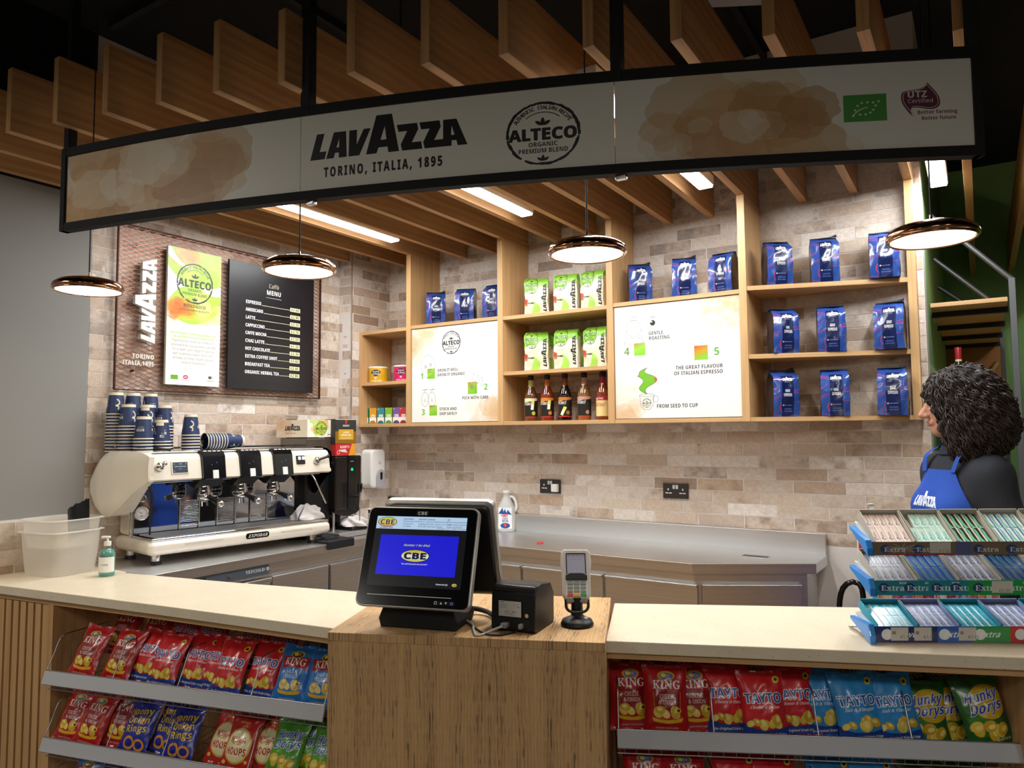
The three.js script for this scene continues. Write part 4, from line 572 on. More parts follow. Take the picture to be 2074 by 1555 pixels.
// ================= espresso machine =================
const mCreamPaint = M(0xe6dccb, 0.22, 0, { clearcoat: 0.7, clearcoatRoughness: 0.12 }), mMirror = M(0xb7bac0, 0.05, 1), mBtn = M(0xe6e6e4, 0.3);
const EM = V(-3.303, YS, 1.954), EMA = 82.8 * RAD;
{
  const t = thing('espresso_machine', 'cream and chrome three group espresso machine on the steel counter', 'coffee machine', EM, EMA), W = 1.03;
  part(t, 'base', RB(W, 0.072, 0.4, 0.03, W / 2, 0.083, -0.2, 4), mCreamPaint);
  for (const x of [0.29, 0.82]) part(t, 'base_groove', RB(0.2, 0.012, 0.004, 0.0018, x - 0.02, 0.09, -0.0012), M(0xd2c8b8, 0.3));
  const tray = part(t, 'drip_tray', RB(W - 0.03, 0.014, 0.24, 0.006, W / 2, 0.122, -0.13, 3), mChrome);
  for (let i = 0; i < 24; i++) part(tray, 'grate_bar', B(W - 0.1, 0.003, 0.004, W / 2, 0.1305, -0.03 - i * 0.0083), mSteel);
  for (const [x, z] of [[0.06, -0.06], [0.94, -0.06], [0.06, -0.34], [0.94, -0.34]]) { const f = part(t, 'foot', CY(0.021, 0.021, 0.034, x, 0.033, z, 20), mChrome); part(f, 'foot_pad', CY(0.024, 0.026, 0.018, x, 0.009, z, 20), mBlack); }
  part(t, 'back_plate', RB(W - 0.06, 0.3, 0.012, 0.002, W / 2, 0.268, -0.25), mMirror);
  part(t, 'rear_body', RB(W - 0.04, 0.4, 0.13, 0.02, W / 2, 0.32, -0.325), mCreamPaint);
  part(t, 'edge_post', CY(0.006, 0.006, 0.28, 0.01, 0.265, -0.235, 12), mChrome);
  part(t, 'under_hood', RB(W - 0.06, 0.014, 0.17, 0.004, W / 2, 0.393, -0.16), mMirror);
  // cream hood in four stretches between three black group fronts
  const hoodShape = [[-0.22, 0.4], [-0.02, 0.4], [-0.012, 0.406], [-0.03, 0.5], [-0.042, 0.517], [-0.06, 0.524], [-0.36, 0.53], [-0.38, 0.5], [-0.38, 0.4]];
  const hood = (a, b, s = hoodShape, bv = 0.003) => EX(s.map(([z, y]) => [-z, y]), b - a - 2 * bv, bv).rotateY(Math.PI / 2).translate(a + bv, 0, 0);
  const along = (g) => g; // extruded along local x by the turn above
  for (const [a, b] of [[0, 0.256], [0.38, 0.462], [0.583, 0.658], [0.775, W]]) part(t, 'hood', along(hood(a, b)), mCreamPaint);
  for (const [a, b] of [[0.256, 0.38], [0.462, 0.583], [0.658, 0.775]]) {
    const c = (a + b) / 2, s = [[-0.22, 0.395], [-0.014, 0.395], [-0.003, 0.402], [-0.02, 0.51], [-0.034, 0.53], [-0.06, 0.538], [-0.36, 0.535], [-0.36, 0.4]];
    const m = part(t, 'group_front', hood(a, b, s, 0.003), mBlackGloss);
    for (let i = 0; i < 4; i++) { part(m, 'button', RB(0.018, 0.006, 0.014, 0.002, 0, 0, 0), mBtn, [a + 0.028 + i * 0.0245, 0.533, -0.042], [0.5, 0, 0]); part(m, 'indicator', B(0.009, 0.0025, 0.002), mBtn, [a + 0.028 + i * 0.0245, 0.506, -0.0175], [-0.15, 0, 0]); }
    part(m, 'paddle', RB(0.03, 0.042, 0.008, 0.002, 0, 0, 0), mBtn, [c + 0.005, 0.42, -0.002], [-0.16, 0, 0]);
    part(m, 'blue_light', join(SP(0.0022, c - 0.012, 0.468, -0.011, 8), SP(0.0022, c + 0.014, 0.478, -0.012, 8)), new THREE.MeshStandardMaterial({ color: 0x0a1a30, emissive: 0x3a8cff, emissiveIntensity: 1.2 }));
    part(t, 'visor', EX([[0.02, 0.398], [0.2, 0.398], [0.2, 0.385], [0.11, 0.352], [0.09, 0.352]], b - a, 0).rotateY(Math.PI / 2).translate(a, 0, 0), mBlack);
    const gh = part(t, 'group_head', join(LA([[0, 0.31], [0.032, 0.31], [0.035, 0.315], [0.035, 0.335], [0.03, 0.34], [0.034, 0.39], [0, 0.39]], 28).translate(c, 0, -0.11)), mChrome);
    const pf = part(t, 'portafilter', join(LA([[0, 0.275], [0.012, 0.276], [0.03, 0.285], [0.034, 0.3], [0.034, 0.312], [0, 0.312]], 28).translate(c, 0, -0.11), rod([c - 0.012, 0.285, -0.105], [c - 0.014, 0.255, -0.1], 0.005), rod([c + 0.012, 0.285, -0.105], [c + 0.014, 0.255, -0.1], 0.005)), mChrome);
    const a0 = V(c + 0.002, 0.302, -0.075), a1 = V(c + 0.012, 0.272, 0.05), dir = a1.clone().sub(a0).normalize(), q = new THREE.Quaternion().setFromUnitVectors(V(0, 1, 0), dir);
    part(pf, 'handle', LA([[0, 0], [0.008, 0.002], [0.009, 0.03], [0.014, 0.07], [0.0165, 0.1], [0.0165, 0.115], [0, 0.115]], 20).applyQuaternion(q).translate(a0.x, a0.y, a0.z), mBlack);
    part(pf, 'handle_cap', LA([[0, 0.114], [0.0168, 0.114], [0.017, 0.124], [0.012, 0.133], [0, 0.136]], 20).applyQuaternion(q).translate(a0.x, a0.y, a0.z), mChrome);
    // ribbed chrome splash guard
    const ribs = []; for (let i = 0; i < 14; i++) ribs.push(RB(0.105, 0.004, 0.006, 0.0018, c - 0.01, 0.17 + i * 0.0082, -0.24, 1)); part(t, 'splash_guard', join(ribs, rod([c - 0.062, 0.13, -0.238], [c - 0.062, 0.285, -0.238], 0.004), rod([c + 0.042, 0.13, -0.238], [c + 0.042, 0.285, -0.238], 0.004), rod([c - 0.062, 0.15, -0.236], [c + 0.042, 0.15, -0.236], 0.004)), mChrome);
  }
  // bulging side cheeks
  const zt = [0, -0.04, -0.07, -0.12, -0.19, -0.25, -0.3, -0.33, -0.365], yb = [[-0.365, 0.3], [-0.34, 0.24], [-0.3, 0.222], [-0.25, 0.228], [-0.19, 0.27], [-0.12, 0.33], [-0.07, 0.366], [-0.03, 0.392], [0, 0.402]], yt = [[-0.365, 0.44], [-0.345, 0.495], [-0.32, 0.523], [-0.27, 0.54], [-0.14, 0.545], [-0.06, 0.536], [-0.02, 0.52], [0, 0.505]], xo = [[-0.365, -0.125], [-0.3, -0.118], [-0.2, -0.088], [-0.1, -0.045], [-0.03, -0.012], [0, 0]];
  const cheek = (flip) => { const z = (u) => -0.012 - 0.353 * u, X = (u, v) => lerpT(xo, z(u)) * (1 - 0.28 * (2 * v - 1) ** 4) - 0.004 * (1 - (2 * v - 1) ** 2); const o = grid(26, 14, (u, v) => [X(u, v) - 0.001, mix(lerpT(yb, z(u)), lerpT(yt, z(u)), v), z(u)]), i = grid(26, 14, (u, v) => [0.02, mix(lerpT(yb, z(u)), lerpT(yt, z(u)), 1 - v), z(u)]); const e = (v0) => grid(26, 1, (u, v) => [mix(v0 ? X(u, 1) : 0.02, v0 ? 0.02 : X(u, 0), v), mix(lerpT(yb, z(u)), lerpT(yt, z(u)), v0), z(u)]); const g = join(o, i, e(0), e(1), grid(1, 14, (u, v) => [mix(X(1, v), 0.02, u), mix(lerpT(yb, z(1)), lerpT(yt, z(1)), v), z(1)]), grid(1, 14, (u, v) => [mix(0.02, X(0, v), u), mix(lerpT(yb, z(0)), lerpT(yt, z(0)), v), z(0)])); return flip ? g.scale(-0.35, 1, 1).translate(W, 0, 0) : g; };
  part(t, 'side_cheek', cheek(false), new THREE.MeshPhysicalMaterial({ color: 0xe6dccb, roughness: 0.22, clearcoat: 0.7, clearcoatRoughness: 0.12, side: THREE.DoubleSide })); part(t, 'side_cheek', cheek(true), mCreamPaint);
  part(t, 'cup_rail', join(TU([[-0.08, 0.553, -0.3], [0, 0.56, -0.22], [0.05, 0.556, -0.1], [0.12, 0.545, -0.06]], 0.006), rod([-0.08, 0.553, -0.34], [1.0, 0.55, -0.36], 0.005), rod([0.9, 0.55, -0.2], [1.0, 0.55, -0.36], 0.004)), mBlack);
  part(t, 'cup_tray', RB(W - 0.04, 0.008, 0.3, 0.003, W / 2, 0.534, -0.21), mSteel);
  const scr = draw(256, 192, (c, w, h) => { c.fillStyle = '#2b3440'; c.fillRect(0, 0, w, h); c.fillStyle = '#8fa4b8'; for (const [x, y] of [[20, 25], [220, 25], [20, 150]]) c.fillRect(x, y, 14, 14); text(c, '10:45', w * 0.42, 40, 22, '#a9bccd'); text(c, 'Coffee Machine Ready', w / 2, 84, 18, '#c3d2df', { align: 'center' }); text(c, '93 C', w / 2, 130, 22, '#8fa4b8', { align: 'center' }); });
  const sf = part(t, 'screen_frame', RB(0.085, 0.062, 0.006, 0.002, 0, 0, 0), mCreamPaint, [0.146, 0.46, -0.0175], [-0.18, 0, 0]); part(sf, 'display_screen', plane(0.074, 0.052, 0, 0, 0.0035), new THREE.MeshStandardMaterial({ map: scr, roughness: 0.2, emissive: 0xffffff, emissiveMap: scr, emissiveIntensity: 0.35 }));
  for (const [x, s] of [[0.046, 1], [0.934, 1]]) { const k = part(t, 'steam_knob', LA([[0, 0], [0.018, 0], [0.021, 0.006], [0.02, 0.016], [0.013, 0.024], [0, 0.026]], 24).rotateX(Math.PI / 2), mChrome, [x, 0.468, -0.022]); part(k, 'lever', x < 0.5 ? join(SP(0.012, 0.018, 0.014, 0.022, 14), rod([0, 0, 0.015], [0.02, 0.014, 0.022], 0.006)) : join(rod([0, 0.004, 0.02], [0.06, 0.022, 0.03], 0.007), SP(0.01, 0.062, 0.023, 0.03, 12)), x < 0.5 ? mChrome : mBlack); }
  part(t, 'steam_wand', TU([[0.03, 0.39, -0.07], [0.02, 0.37, -0.06], [0.03, 0.345, -0.055], [0.03, 0.28, -0.055], [0.027, 0.2, -0.055]], 0.0065), mBlack); part(t, 'steam_tip', rod([0.027, 0.2, -0.055], [0.026, 0.145, -0.055], 0.0045), mBlack);
  part(t, 'steam_wand', TU([[0.905, 0.395, -0.03], [0.91, 0.375, -0.01], [0.94, 0.3, 0.01], [0.975, 0.225, 0.02]], 0.005), mChrome); part(t, 'water_spout', TU([[0.71, 0.39, -0.12], [0.72, 0.35, -0.1], [0.735, 0.29, -0.09]], 0.006), mChrome);
  const ga = draw(256, 256, (c, w) => { ell(c, 128, 128, 128, 128, '#e9e7e2'); ring(c, 128, 128, 100, 100, 5, '#6a6866'); for (let i = 0; i < 22; i++) { const a = 2.4 + i * 0.22; line(c, [[128 + 82 * Math.cos(a), 128 + 82 * Math.sin(a)], [128 + 98 * Math.cos(a), 128 + 98 * Math.sin(a)]], 4); } line(c, [[140, 138], [70, 90]], 9, '#1a1a1c'); c.fillStyle = '#222'; c.fillRect(98, 180, 60, 14); });
  const gg = part(t, 'pressure_gauge', LA([[0, 0], [0.036, 0], [0.036, 0.012], [0.031, 0.014], [0.031, 0.008], [0, 0.008]], 32).rotateX(Math.PI / 2), mChrome, [0.064, 0.232, -0.244]); part(gg, 'dial', new THREE.CircleGeometry(0.031, 32).translate(0, 0, 0.0085), MT(ga, 0.3));
  part(t, 'port_ring', TO(0.016, 0.004).translate(0.07, 0.305, -0.24), mChrome);
  part(t, 'rocker_switch', RB(0.055, 0.048, 0.008, 0.003), mBlack, [0.83, 0.475, -0.02], [-0.18, 0, 0]); for (const x of [0.818, 0.843]) part(t, 'switch_key', RB(0.018, 0.02, 0.006, 0.002), mBtn, [x, 0.484, -0.014], [-0.2, 0, 0]);
  const bd = draw(512, 112, (c, w, h) => { c.fillStyle = '#0c0c0e'; c.fillRect(0, 0, w, h); text(c, 'EXPOBAR', w / 2, h * 0.78, h * 0.72, '#d9d7d2', { font: 'serif', align: 'center', width: w * 0.82, italic: 1 }); });
  const bs = rrect(0.135, 0.03, 0.0148), bg = new THREE.ShapeGeometry(bs, 10), bu = bg.attributes.uv, bp = bg.attributes.position; for (let i = 0; i < bp.count; i++) bu.setXY(i, bp.getX(i) / 0.135 + 0.5, bp.getY(i) / 0.03 + 0.5);
  part(t, 'maker_badge', bg, MT(bd, 0.25), [0.56, 0.09, 0.0012]);
  for (const [x, y] of [[0.72, 0.385], [0.885, 0.245]]) part(t, 'blue_ring_light', TO(0.008, 0.0022).translate(x, y, y > 0.3 ? -0.08 : -0.241), new THREE.MeshStandardMaterial({ color: 0x203050, emissive: 0x7fb0ff, emissiveIntensity: 1.3 }));
}
const em = (x, y, z) => V(x, y, z).applyAxisAngle(V(0, 1, 0), EMA).add(EM);
// ---- paper cups, upside down in nested stacks ----
const cupArt = draw(1024, 320, (c, w, h) => {
  c.fillStyle = '#1f3058'; c.fillRect(0, 0, w, h); c.fillStyle = '#e6d8bc'; c.fillRect(0, 0, w, h * 0.13); c.fillRect(0, h * 0.975, w, h * 0.025);
  for (const x of [w * 0.08, w * 0.58]) { c.strokeStyle = '#e3d3b4'; c.lineWidth = 20; c.beginPath(); c.moveTo(x, h * 0.32); c.bezierCurveTo(x + 95, h * 0.42, x + 50, h * 0.6, x - 10, h * 0.6); c.bezierCurveTo(x - 40, h * 0.64, x + 80, h * 0.6, x + 20, h * 0.8); c.stroke(); c.fillStyle = '#e9e0cc'; c.fillRect(x + 160, h * 0.56, 150, 34); wordmark(c, x + 172, h * 0.56 + 28, 22, '#1f3058'); text(c, 'ITALY\'S FAVOURITE', x + 180, h * 0.5, 14, '#cfc6b4'); c.fillStyle = '#16264a'; c.fillRect(x + 380, h * 0.14, 3, h * 0.84); }
});
const mCup = MT(cupArt, 0.5), mRim = M(0xe9dcc0, 0.5), mCupIn = M(0xe4ddd0, 0.6);
function cupAt(pos, turn, label, group) {
  if (!cupAt.first) { const t = thing('paper_cup', label, 'cup', pos, turn, group); part(t, 'wall', LA([[0.0445, 0.003], [0.0305, 0.11]], 32), mCup); part(t, 'base', LA([[0.0305, 0.11], [0.029, 0.11], [0.029, 0.104], [0, 0.104]], 32), mRim); part(t, 'rim', TO(0.0448, 0.0019).rotateX(Math.PI / 2).translate(0, 0.002, 0), mRim); return (cupAt.first = t); }
  const c = copy(cupAt.first, pos, turn, label); c.userData.group = group; return c;
}
// uv of the wall: full height of the print
cupAt.stackNames = ['tall stack by the grey wall side of the machine', 'tall middle stack at the back of the machine', 'tall back stack nearest the wall boards', 'second row stack with the large swirl facing the shop', 'second row stack standing in the middle', 'second row stack beside the lone stack', 'short front stack with its name facing the shop', 'shortest front stack showing its seam', 'lone stack beside the first black group front'];
[[-0.045, -0.3, 13, 0.4], [0.04, -0.31, 13, -1.6], [0.125, -0.31, 13, 2.2], [-0.02, -0.215, 9, 0.9], [0.07, -0.22, 9, 0.75], [0.16, -0.225, 9, -1.9], [0.012, -0.12, 5, -1.45], [0.1, -0.125, 4, 2.6], [0.262, -0.15, 6, 0.3]].forEach(([x, z, n, turn], s) => {
  for (let k = 0; k < n; k++) cupAt(em(x + 0.001 * Math.sin(k * 2 + s), 0.5385 + k * 0.0152, z + 0.001 * Math.cos(k * 3 + s)), turn + 0.25 * Math.sin(k * 1.7), 'blue paper cup, ' + cupAt.stackNames[s], 'cups of one stack: ' + cupAt.stackNames[s]);
});
for (let k = 0; k < 8; k++) { const p = em(0.36 + k * 0.0152, 0.5395 + 0.0445, -0.2), c = cupAt(p, 0, 'blue paper cup in the stack lying on its side on the machine', 'cups of the lying stack'); c.rotation.set(0, EMA, -Math.PI / 2); }
{ const t = thing('glass_tumbler', 'small clear glass jug on top of the machine by the lying cups', 'glass', em(0.325, 0.539, -0.2)); part(t, 'glass', LA([[0, 0], [0.028, 0], [0.03, 0.004], [0.031, 0.05], [0.029, 0.05], [0.028, 0.005], [0, 0.004]], 24), M(0xffffff, 0.03, 0, { transmission: 1, thickness: 0.002, ior: 1.45 })); }

// ================= grinder with a carton, boiler with tea boxes, hand wash =================
{
  const c = pX(622, 886, -3.34), t = thing('coffee_grinder', 'black and grey coffee grinder with a small lit display', 'grinder', [-3.46, YS, c.z - 0.11], 0);
  part(t, 'stand', RB(0.2, 0.42, 0.2, 0.02, 0, 0.21, 0), mBlack); part(t, 'body', RB(0.23, 0.1, 0.22, 0.03, 0, 0.465, 0, 4), M(0x565a62, 0.35, 0.2)); part(t, 'face', EX(rrect(0.17, 0.075, 0.03), 0.008, 0.002).rotateY(Math.PI / 2), M(0x3a3e46, 0.3), [0.112, 0.463, 0]);
  const d = part(t, 'display_screen', plane(0.075, 0.024).rotateY(Math.PI / 2), new THREE.MeshStandardMaterial({ color: 0x7080c0, emissive: 0x8fa0ff, emissiveIntensity: 0.5 }), [0.1245, 0.482, 0.0]);
  part(t, 'red_badge', RB(0.004, 0.012, 0.03, 0.001), M(0xb02a2a, 0.4), [0.123, 0.46, 0]); for (const z of [-0.03, 0, 0.03]) part(t, 'key', CY(0.006, 0.006, 0.006, 0, 0, 0, 12).rotateZ(Math.PI / 2), mBtn, [0.123, 0.445, z - 0.05]);
  part(t, 'hopper_lid', RB(0.24, c.y - YS - 0.512 - 0.002, 0.22, 0.01, 0, 0.512 + (c.y - YS - 0.514) / 2, 0), M(0x4a4038, 0.12, 0, { clearcoat: 1 }));
  const b = thing('coffee_carton', 'long cream carton with wordmark and green stamp on the grinder', 'box', [-3.34, c.y + 0.0015, c.z]);
  const a1 = draw(640, 220, (x, w, h) => { x.fillStyle = '#e2d2b8'; x.fillRect(0, 0, w, h); stain(x, w * 0.2, h * 0.5, w * 0.5, h, ['#d9a27a', '#cfa27c'], 3, 10, 0.2); wordmark(x, w * 0.28, h * 0.62, h * 0.27, '#1b1917'); text(x, 'TORINO, ITALIA, 1895', w * 0.3, h * 0.8, h * 0.07, '#3a352e', { width: w * 0.33 }); });
  const a2 = draw(420, 220, (x, w, h) => { x.fillStyle = '#f0ead8'; x.fillRect(0, 0, w, h); stain(x, w * 0.5, h * 0.5, w * 0.6, h * 0.9, ['#9cc43a', '#7fae2c', '#d9842c', '#c8d86a'], 5, 14, 0.4); ell(x, w * 0.55, h * 0.5, h * 0.4, h * 0.4, '#b9cf4a'); stamp(x, w * 0.55, h * 0.5, h * 0.4, '#2b3a1c'); x.fillStyle = '#5a9a2c'; x.fillRect(w * 0.8, h * 0.82, w * 0.05, h * 0.09); ell(x, w * 0.9, h * 0.86, 9, 9, '#b03060'); });
  const H = 0.105, D = 0.2, L = 0.27; part(b, 'carton', B(L, H, D, -L / 2, H / 2, -D / 2), M(0xd9ccb4, 0.55)); part(b, 'long_side_print', plane(L - 0.002, H - 0.002, -L / 2, H / 2, 0.0006), MT(a1, 0.45)); part(b, 'end_print', plane(D - 0.002, H - 0.002).rotateY(Math.PI / 2).translate(0.0006, H / 2, -D / 2), MT(a2, 0.45));
}
{
  const z1 = 0.786, z0 = 0.565, X = -3.3, t = thing('water_boiler', 'black and steel countertop water boiler with a tap and green light', 'boiler', [X, YS, (z0 + z1) / 2]);
  const w = z1 - z0, top = 0.484; part(t, 'tank', RB(0.25, 0.33, w, 0.012, -0.125, top - 0.165, 0), M(0x3c3835, 0.25, 0.8)); part(t, 'black_back', RB(0.1, top, w + 0.03, 0.012, -0.21, top / 2, 0.03), mBlackGloss);
  part(t, 'tank_bottom', EX(new THREE.Shape().absarc(0, 0, w / 2 - 0.004, Math.PI, 2 * Math.PI), 0.23, 0).scale(1, 0.35, 1).rotateY(Math.PI / 2).translate(-0.24, top - 0.33, 0), mBlack);
  part(t, 'front_strip', RB(0.006, 0.33, 0.06, 0.002, 0.002, top - 0.165, -0.02), mBlackGloss); part(t, 'green_light', new THREE.CircleGeometry(0.009, 20).rotateY(Math.PI / 2), new THREE.MeshStandardMaterial({ color: 0x0a4020, emissive: 0x18ff80, emissiveIntensity: 1.6 }), [0.0056, top - 0.085, -0.022]);
  const nm = draw(128, 48, (c, a, b) => { c.fillStyle = '#08080a'; c.fillRect(0, 0, a, b); text(c, 'MARCO', a / 2, b * 0.7, 26, '#cfcfcf', { align: 'center' }); }); part(t, 'maker_plate', plane(0.034, 0.012).rotateY(Math.PI / 2), MT(nm, 0.3), [0.0056, top - 0.035, -0.022]);
  part(t, 'tap', join(rod([0, 0.235, -0.03], [0.07, 0.235, -0.03], 0.008), rod([0.065, 0.26, -0.03], [0.065, 0.17, -0.03], 0.008), CY(0.013, 0.013, 0.02, 0.065, 0.25, -0.03, 16), rod([0.065, 0.17, -0.03], [0.065, 0.06, -0.03], 0.0035)), mChrome); part(t, 'tap_lever', join(EX([[-0.016, 0.05], [0.016, 0.05], [0.01, 0], [-0.01, 0]], 0.008, 0.002, [[[-0.008, 0.04], [0.008, 0.04], [0.004, 0.012], [-0.004, 0.012]]]).rotateY(Math.PI / 2).translate(0.061, 0.262, -0.03)), mBlack);
  part(t, 'leg', CY(0.008, 0.008, 0.13, -0.03, 0.085, w / 2 - 0.015, 12), mSteel); part(t, 'leg', CY(0.008, 0.008, 0.13, -0.03, 0.085, -w / 2 + 0.02, 12), mSteel);
  part(t, 'drip_base', RB(0.3, 0.03, w + 0.06, 0.006, -0.06, 0.017, 0.02), mSteel);
  const box = (name, label, y, H, D, W2, front, side, zc, art, tw = 420) => { const b = thing(name, label, 'box', [X + 0.0, YS + top + y, (z0 + z1) / 2 + zc]); part(b, 'carton', B(D, H, W2, -D / 2, H / 2, 0), M(side, 0.5)); part(b, 'front_print', plane(W2 - 0.001, H - 0.001).rotateY(Math.PI / 2).translate(0.0006, H / 2, 0), MT(draw(tw, Math.round(tw * H / W2), art), 0.45)); return b; };
  box('tea_carton', 'red and orange tea carton lying on the water boiler', 0.0015, 0.072, 0.14, 0.165, 0, 0xb02424, 0.03, (c, w, h) => { c.fillStyle = '#c3252b'; c.fillRect(0, 0, w, h); c.fillStyle = '#e79a2a'; c.beginPath(); c.moveTo(w, 0); c.lineTo(w * 0.82, 0); c.lineTo(w * 0.66, h); c.lineTo(w, h); c.fill(); text(c, "BARRY'S", w * 0.22, h * 0.36, h * 0.3, '#f4ead8', { font: 'serif', width: w * 0.48 }); c.fillStyle = '#d8d0c8'; c.beginPath(); c.moveTo(w * 0.14, h * 0.5); c.lineTo(w * 0.5, h * 0.45); c.lineTo(w * 0.6, h * 0.75); c.lineTo(w * 0.3, h * 0.68); c.fill(); ring(c, w * 0.14, h * 0.72, 26, 26, 6, '#f0d8c8'); });
  box('tea_carton', 'black and gold tea carton standing on the red carton', 0.075, 0.15, 0.09, 0.175, 0, 0x2a2622, 0.028, (c, w, h) => { c.fillStyle = '#2c2b2c'; c.fillRect(0, 0, w, h); c.fillStyle = '#8a6414'; c.fillRect(0, h * 0.5, w, h); c.fillStyle = '#d3a32c'; c.fillRect(w * 0.15, h * 0.42, w * 0.72, h * 0.42); c.fillStyle = '#c0282c'; c.fillRect(w * 0.46, 0, w * 0.1, h * 0.18); text(c, 'ROBERTS', w * 0.51, h * 0.3, h * 0.1, '#eeeae2', { align: 'center', width: w * 0.32 }); text(c, 'LUXURY', w * 0.51, h * 0.58, h * 0.1, '#fbf3dc', { align: 'center', width: w * 0.3 }); text(c, 'KENYAN TEA', w * 0.51, h * 0.69, h * 0.1, '#fbf3dc', { align: 'center', width: w * 0.48 }); text(c, 'String & tag envelopes', w * 0.51, h * 0.79, h * 0.05, '#f0e2b4', { align: 'center', width: w * 0.5 }); line(c, [[0, 3], [w, 3]], 8, '#e8e0c8'); });
  const b2 = box('tea_carton', 'second black and gold tea carton behind the grinder carton', 0.075, 0.15, 0.09, 0.17, 0, 0x2a2622, 0.206, (c, w, h) => { c.fillStyle = '#2c2b2c'; c.fillRect(0, 0, w, h); c.fillStyle = '#8a6414'; c.fillRect(0, h * 0.5, w, h); c.fillStyle = '#c0282c'; c.fillRect(w * 0.46, 0, w * 0.1, h * 0.18); line(c, [[0, 3], [w, 3]], 8, '#e8e0c8'); });
  b2.position.x -= 0.14; b2.userData.label = 'second black tea carton standing behind the long cream carton';
  part(b2, 'supporting_tin', B(0.085, 0.073, 0.08, -0.05, -0.0375, -0.02), mBlack);
}
{
  const a = pX(726, 903, XP), b = pX(766, 980, XP), zc = (a.z + b.z) / 2 + 0.01, t = thing('hand_wash_dispenser', 'white hand wash dispenser on the brick pier', 'dispenser', [XP + 0.004, b.y - 0.01, zc], Math.PI / 2);
  part(t, 'housing', EX(rrect(0.115, 0.235, 0.02), 0.075, 0.012).translate(0, 0.125, 0.012), mWhite); part(t, 'push_bar', EX(shape([[-0.035, 0], [0.035, 0], [0.035, 0.075], [0.024, 0.105], [0, 0.115], [-0.024, 0.105], [-0.035, 0.075]]), 0.02, 0.004).translate(0.014, 0.002, 0.088), M(0xa9a9ad, 0.3)); part(t, 'window', EX(rrect(0.02, 0.05, 0.009), 0.003, 0).translate(0.014, 0.075, 0.112), mBlackGloss);
  const lb = draw(200, 120, (c, w, h) => { c.fillStyle = '#e9e6df'; c.fillRect(0, 0, w, h); text(c, 'Hand', w / 2, 70, 40, '#33415c', { align: 'center' }); text(c, 'Wash', w / 2, 112, 40, '#33415c', { align: 'center' }); c.fillStyle = '#9a9894'; c.fillRect(60, 10, 80, 14); }); part(t, 'label', plane(0.04, 0.024, 0.012, 0.165, 0.1), MT(lb, 0.4));
}
// folded cloths
function cloth(name, label, pos, sx, sy, sz, s, turn, stripe) {
  const art = draw(256, 256, (c, w, h) => { c.fillStyle = '#d8d0cc'; c.fillRect(0, 0, w, h); c.fillStyle = stripe ? '#4a4670' : '#bdb4b4'; c.fillRect(w * 0.24, 0, w * (stripe ? 0.1 : 0.02), h); c.fillRect(w * 0.62, 0, w * 0.015, h); });
  const f = (u, v) => { const a = u * 6.2832, b = v * Math.PI * 0.5, r = 1 + 0.5 * (fbm(Math.cos(a) * 1.7 + s, Math.sin(a) * 1.7 + v * 3, s, 4) - 0.5), w = 1 + 0.14 * Math.sin(a * 4 + v * 9 + s); return [Math.cos(a) * Math.cos(b) * sx * r * w, Math.sin(b) * sy * (0.8 + 0.5 * fbm(u * 8, v * 3, s)) , -Math.sin(a) * Math.cos(b) * sz * r * w]; };
  const t = solo(name, label, 'cloth', grid(44, 16, f), MT(art, 0.95, { side: THREE.DoubleSide }), pos, turn); return t;
}
cloth('folded_cloth', 'crumpled white cloth with a blue stripe on the machine drip tray', em(0.93, 0.1335, -0.1), 0.105, 0.075, 0.06, 3, EMA, true);
{ const p = pY(716, 1082, YS); const t = solo('knock_box', 'low black knock box at the far end of the machine', 'box', join(RB(0.15, 0.05, 0.17, 0.008, 0, 0.025, 0), B(0.152, 0.012, 0.02, 0, 0.035, 0.06)), mBlack, [p.x - 0.03, YS + 0.001, p.z - 0.03]); cloth('folded_cloth', 'crumpled white cloth on the black knock box beside the till screen', [p.x - 0.02, YS + 0.053, p.z - 0.02], 0.085, 0.055, 0.08, 9, 0.5, false); }
{ const t = thing('tamping_mat', 'black rubber tamping mat hooked over the steel counter edge', 'mat', [-3.12, YS, 0.92]); part(t, 'pad', RB(0.15, 0.014, 0.2, 0.004, -0.06, 0.0085, 0), mBlackMatt); part(t, 'lip', RB(0.014, 0.045, 0.2, 0.004, 0.0095, -0.008, 0), mBlackMatt); part(t, 'tamper_rest', RB(0.06, 0.01, 0.08, 0.004, -0.07, 0.019, 0.02), mBlackMatt); }
{ const p = pY(742, 1060, YS), t = thing('spotted_cup', 'white paper cup with brown spots behind the boiler tap', 'cup', [-3.28, YS + 0.001, 0.47]); const at = draw(256, 256, (c, w, h) => { c.fillStyle = '#e9e4dc'; c.fillRect(0, 0, w, h); for (let i = 0; i < 16; i++) ell(c, (i * 67) % 256, 30 + (i * 41) % 200, 20, 13, '#4a2f28'); }); part(t, 'wall', LA([[0, 0], [0.028, 0], [0.04, 0.11], [0.038, 0.11], [0.027, 0.004], [0, 0.004]], 24), MT(at, 0.5)); part(t, 'rim', TO(0.04, 0.002).rotateX(Math.PI / 2).translate(0, 0.11, 0), mWhite); const t2 = copy(t, [-3.28, YS + 0.12, 0.47], 1, 'second white spotted cup standing in the first one'); t2.position.y = YS + 0.03; }

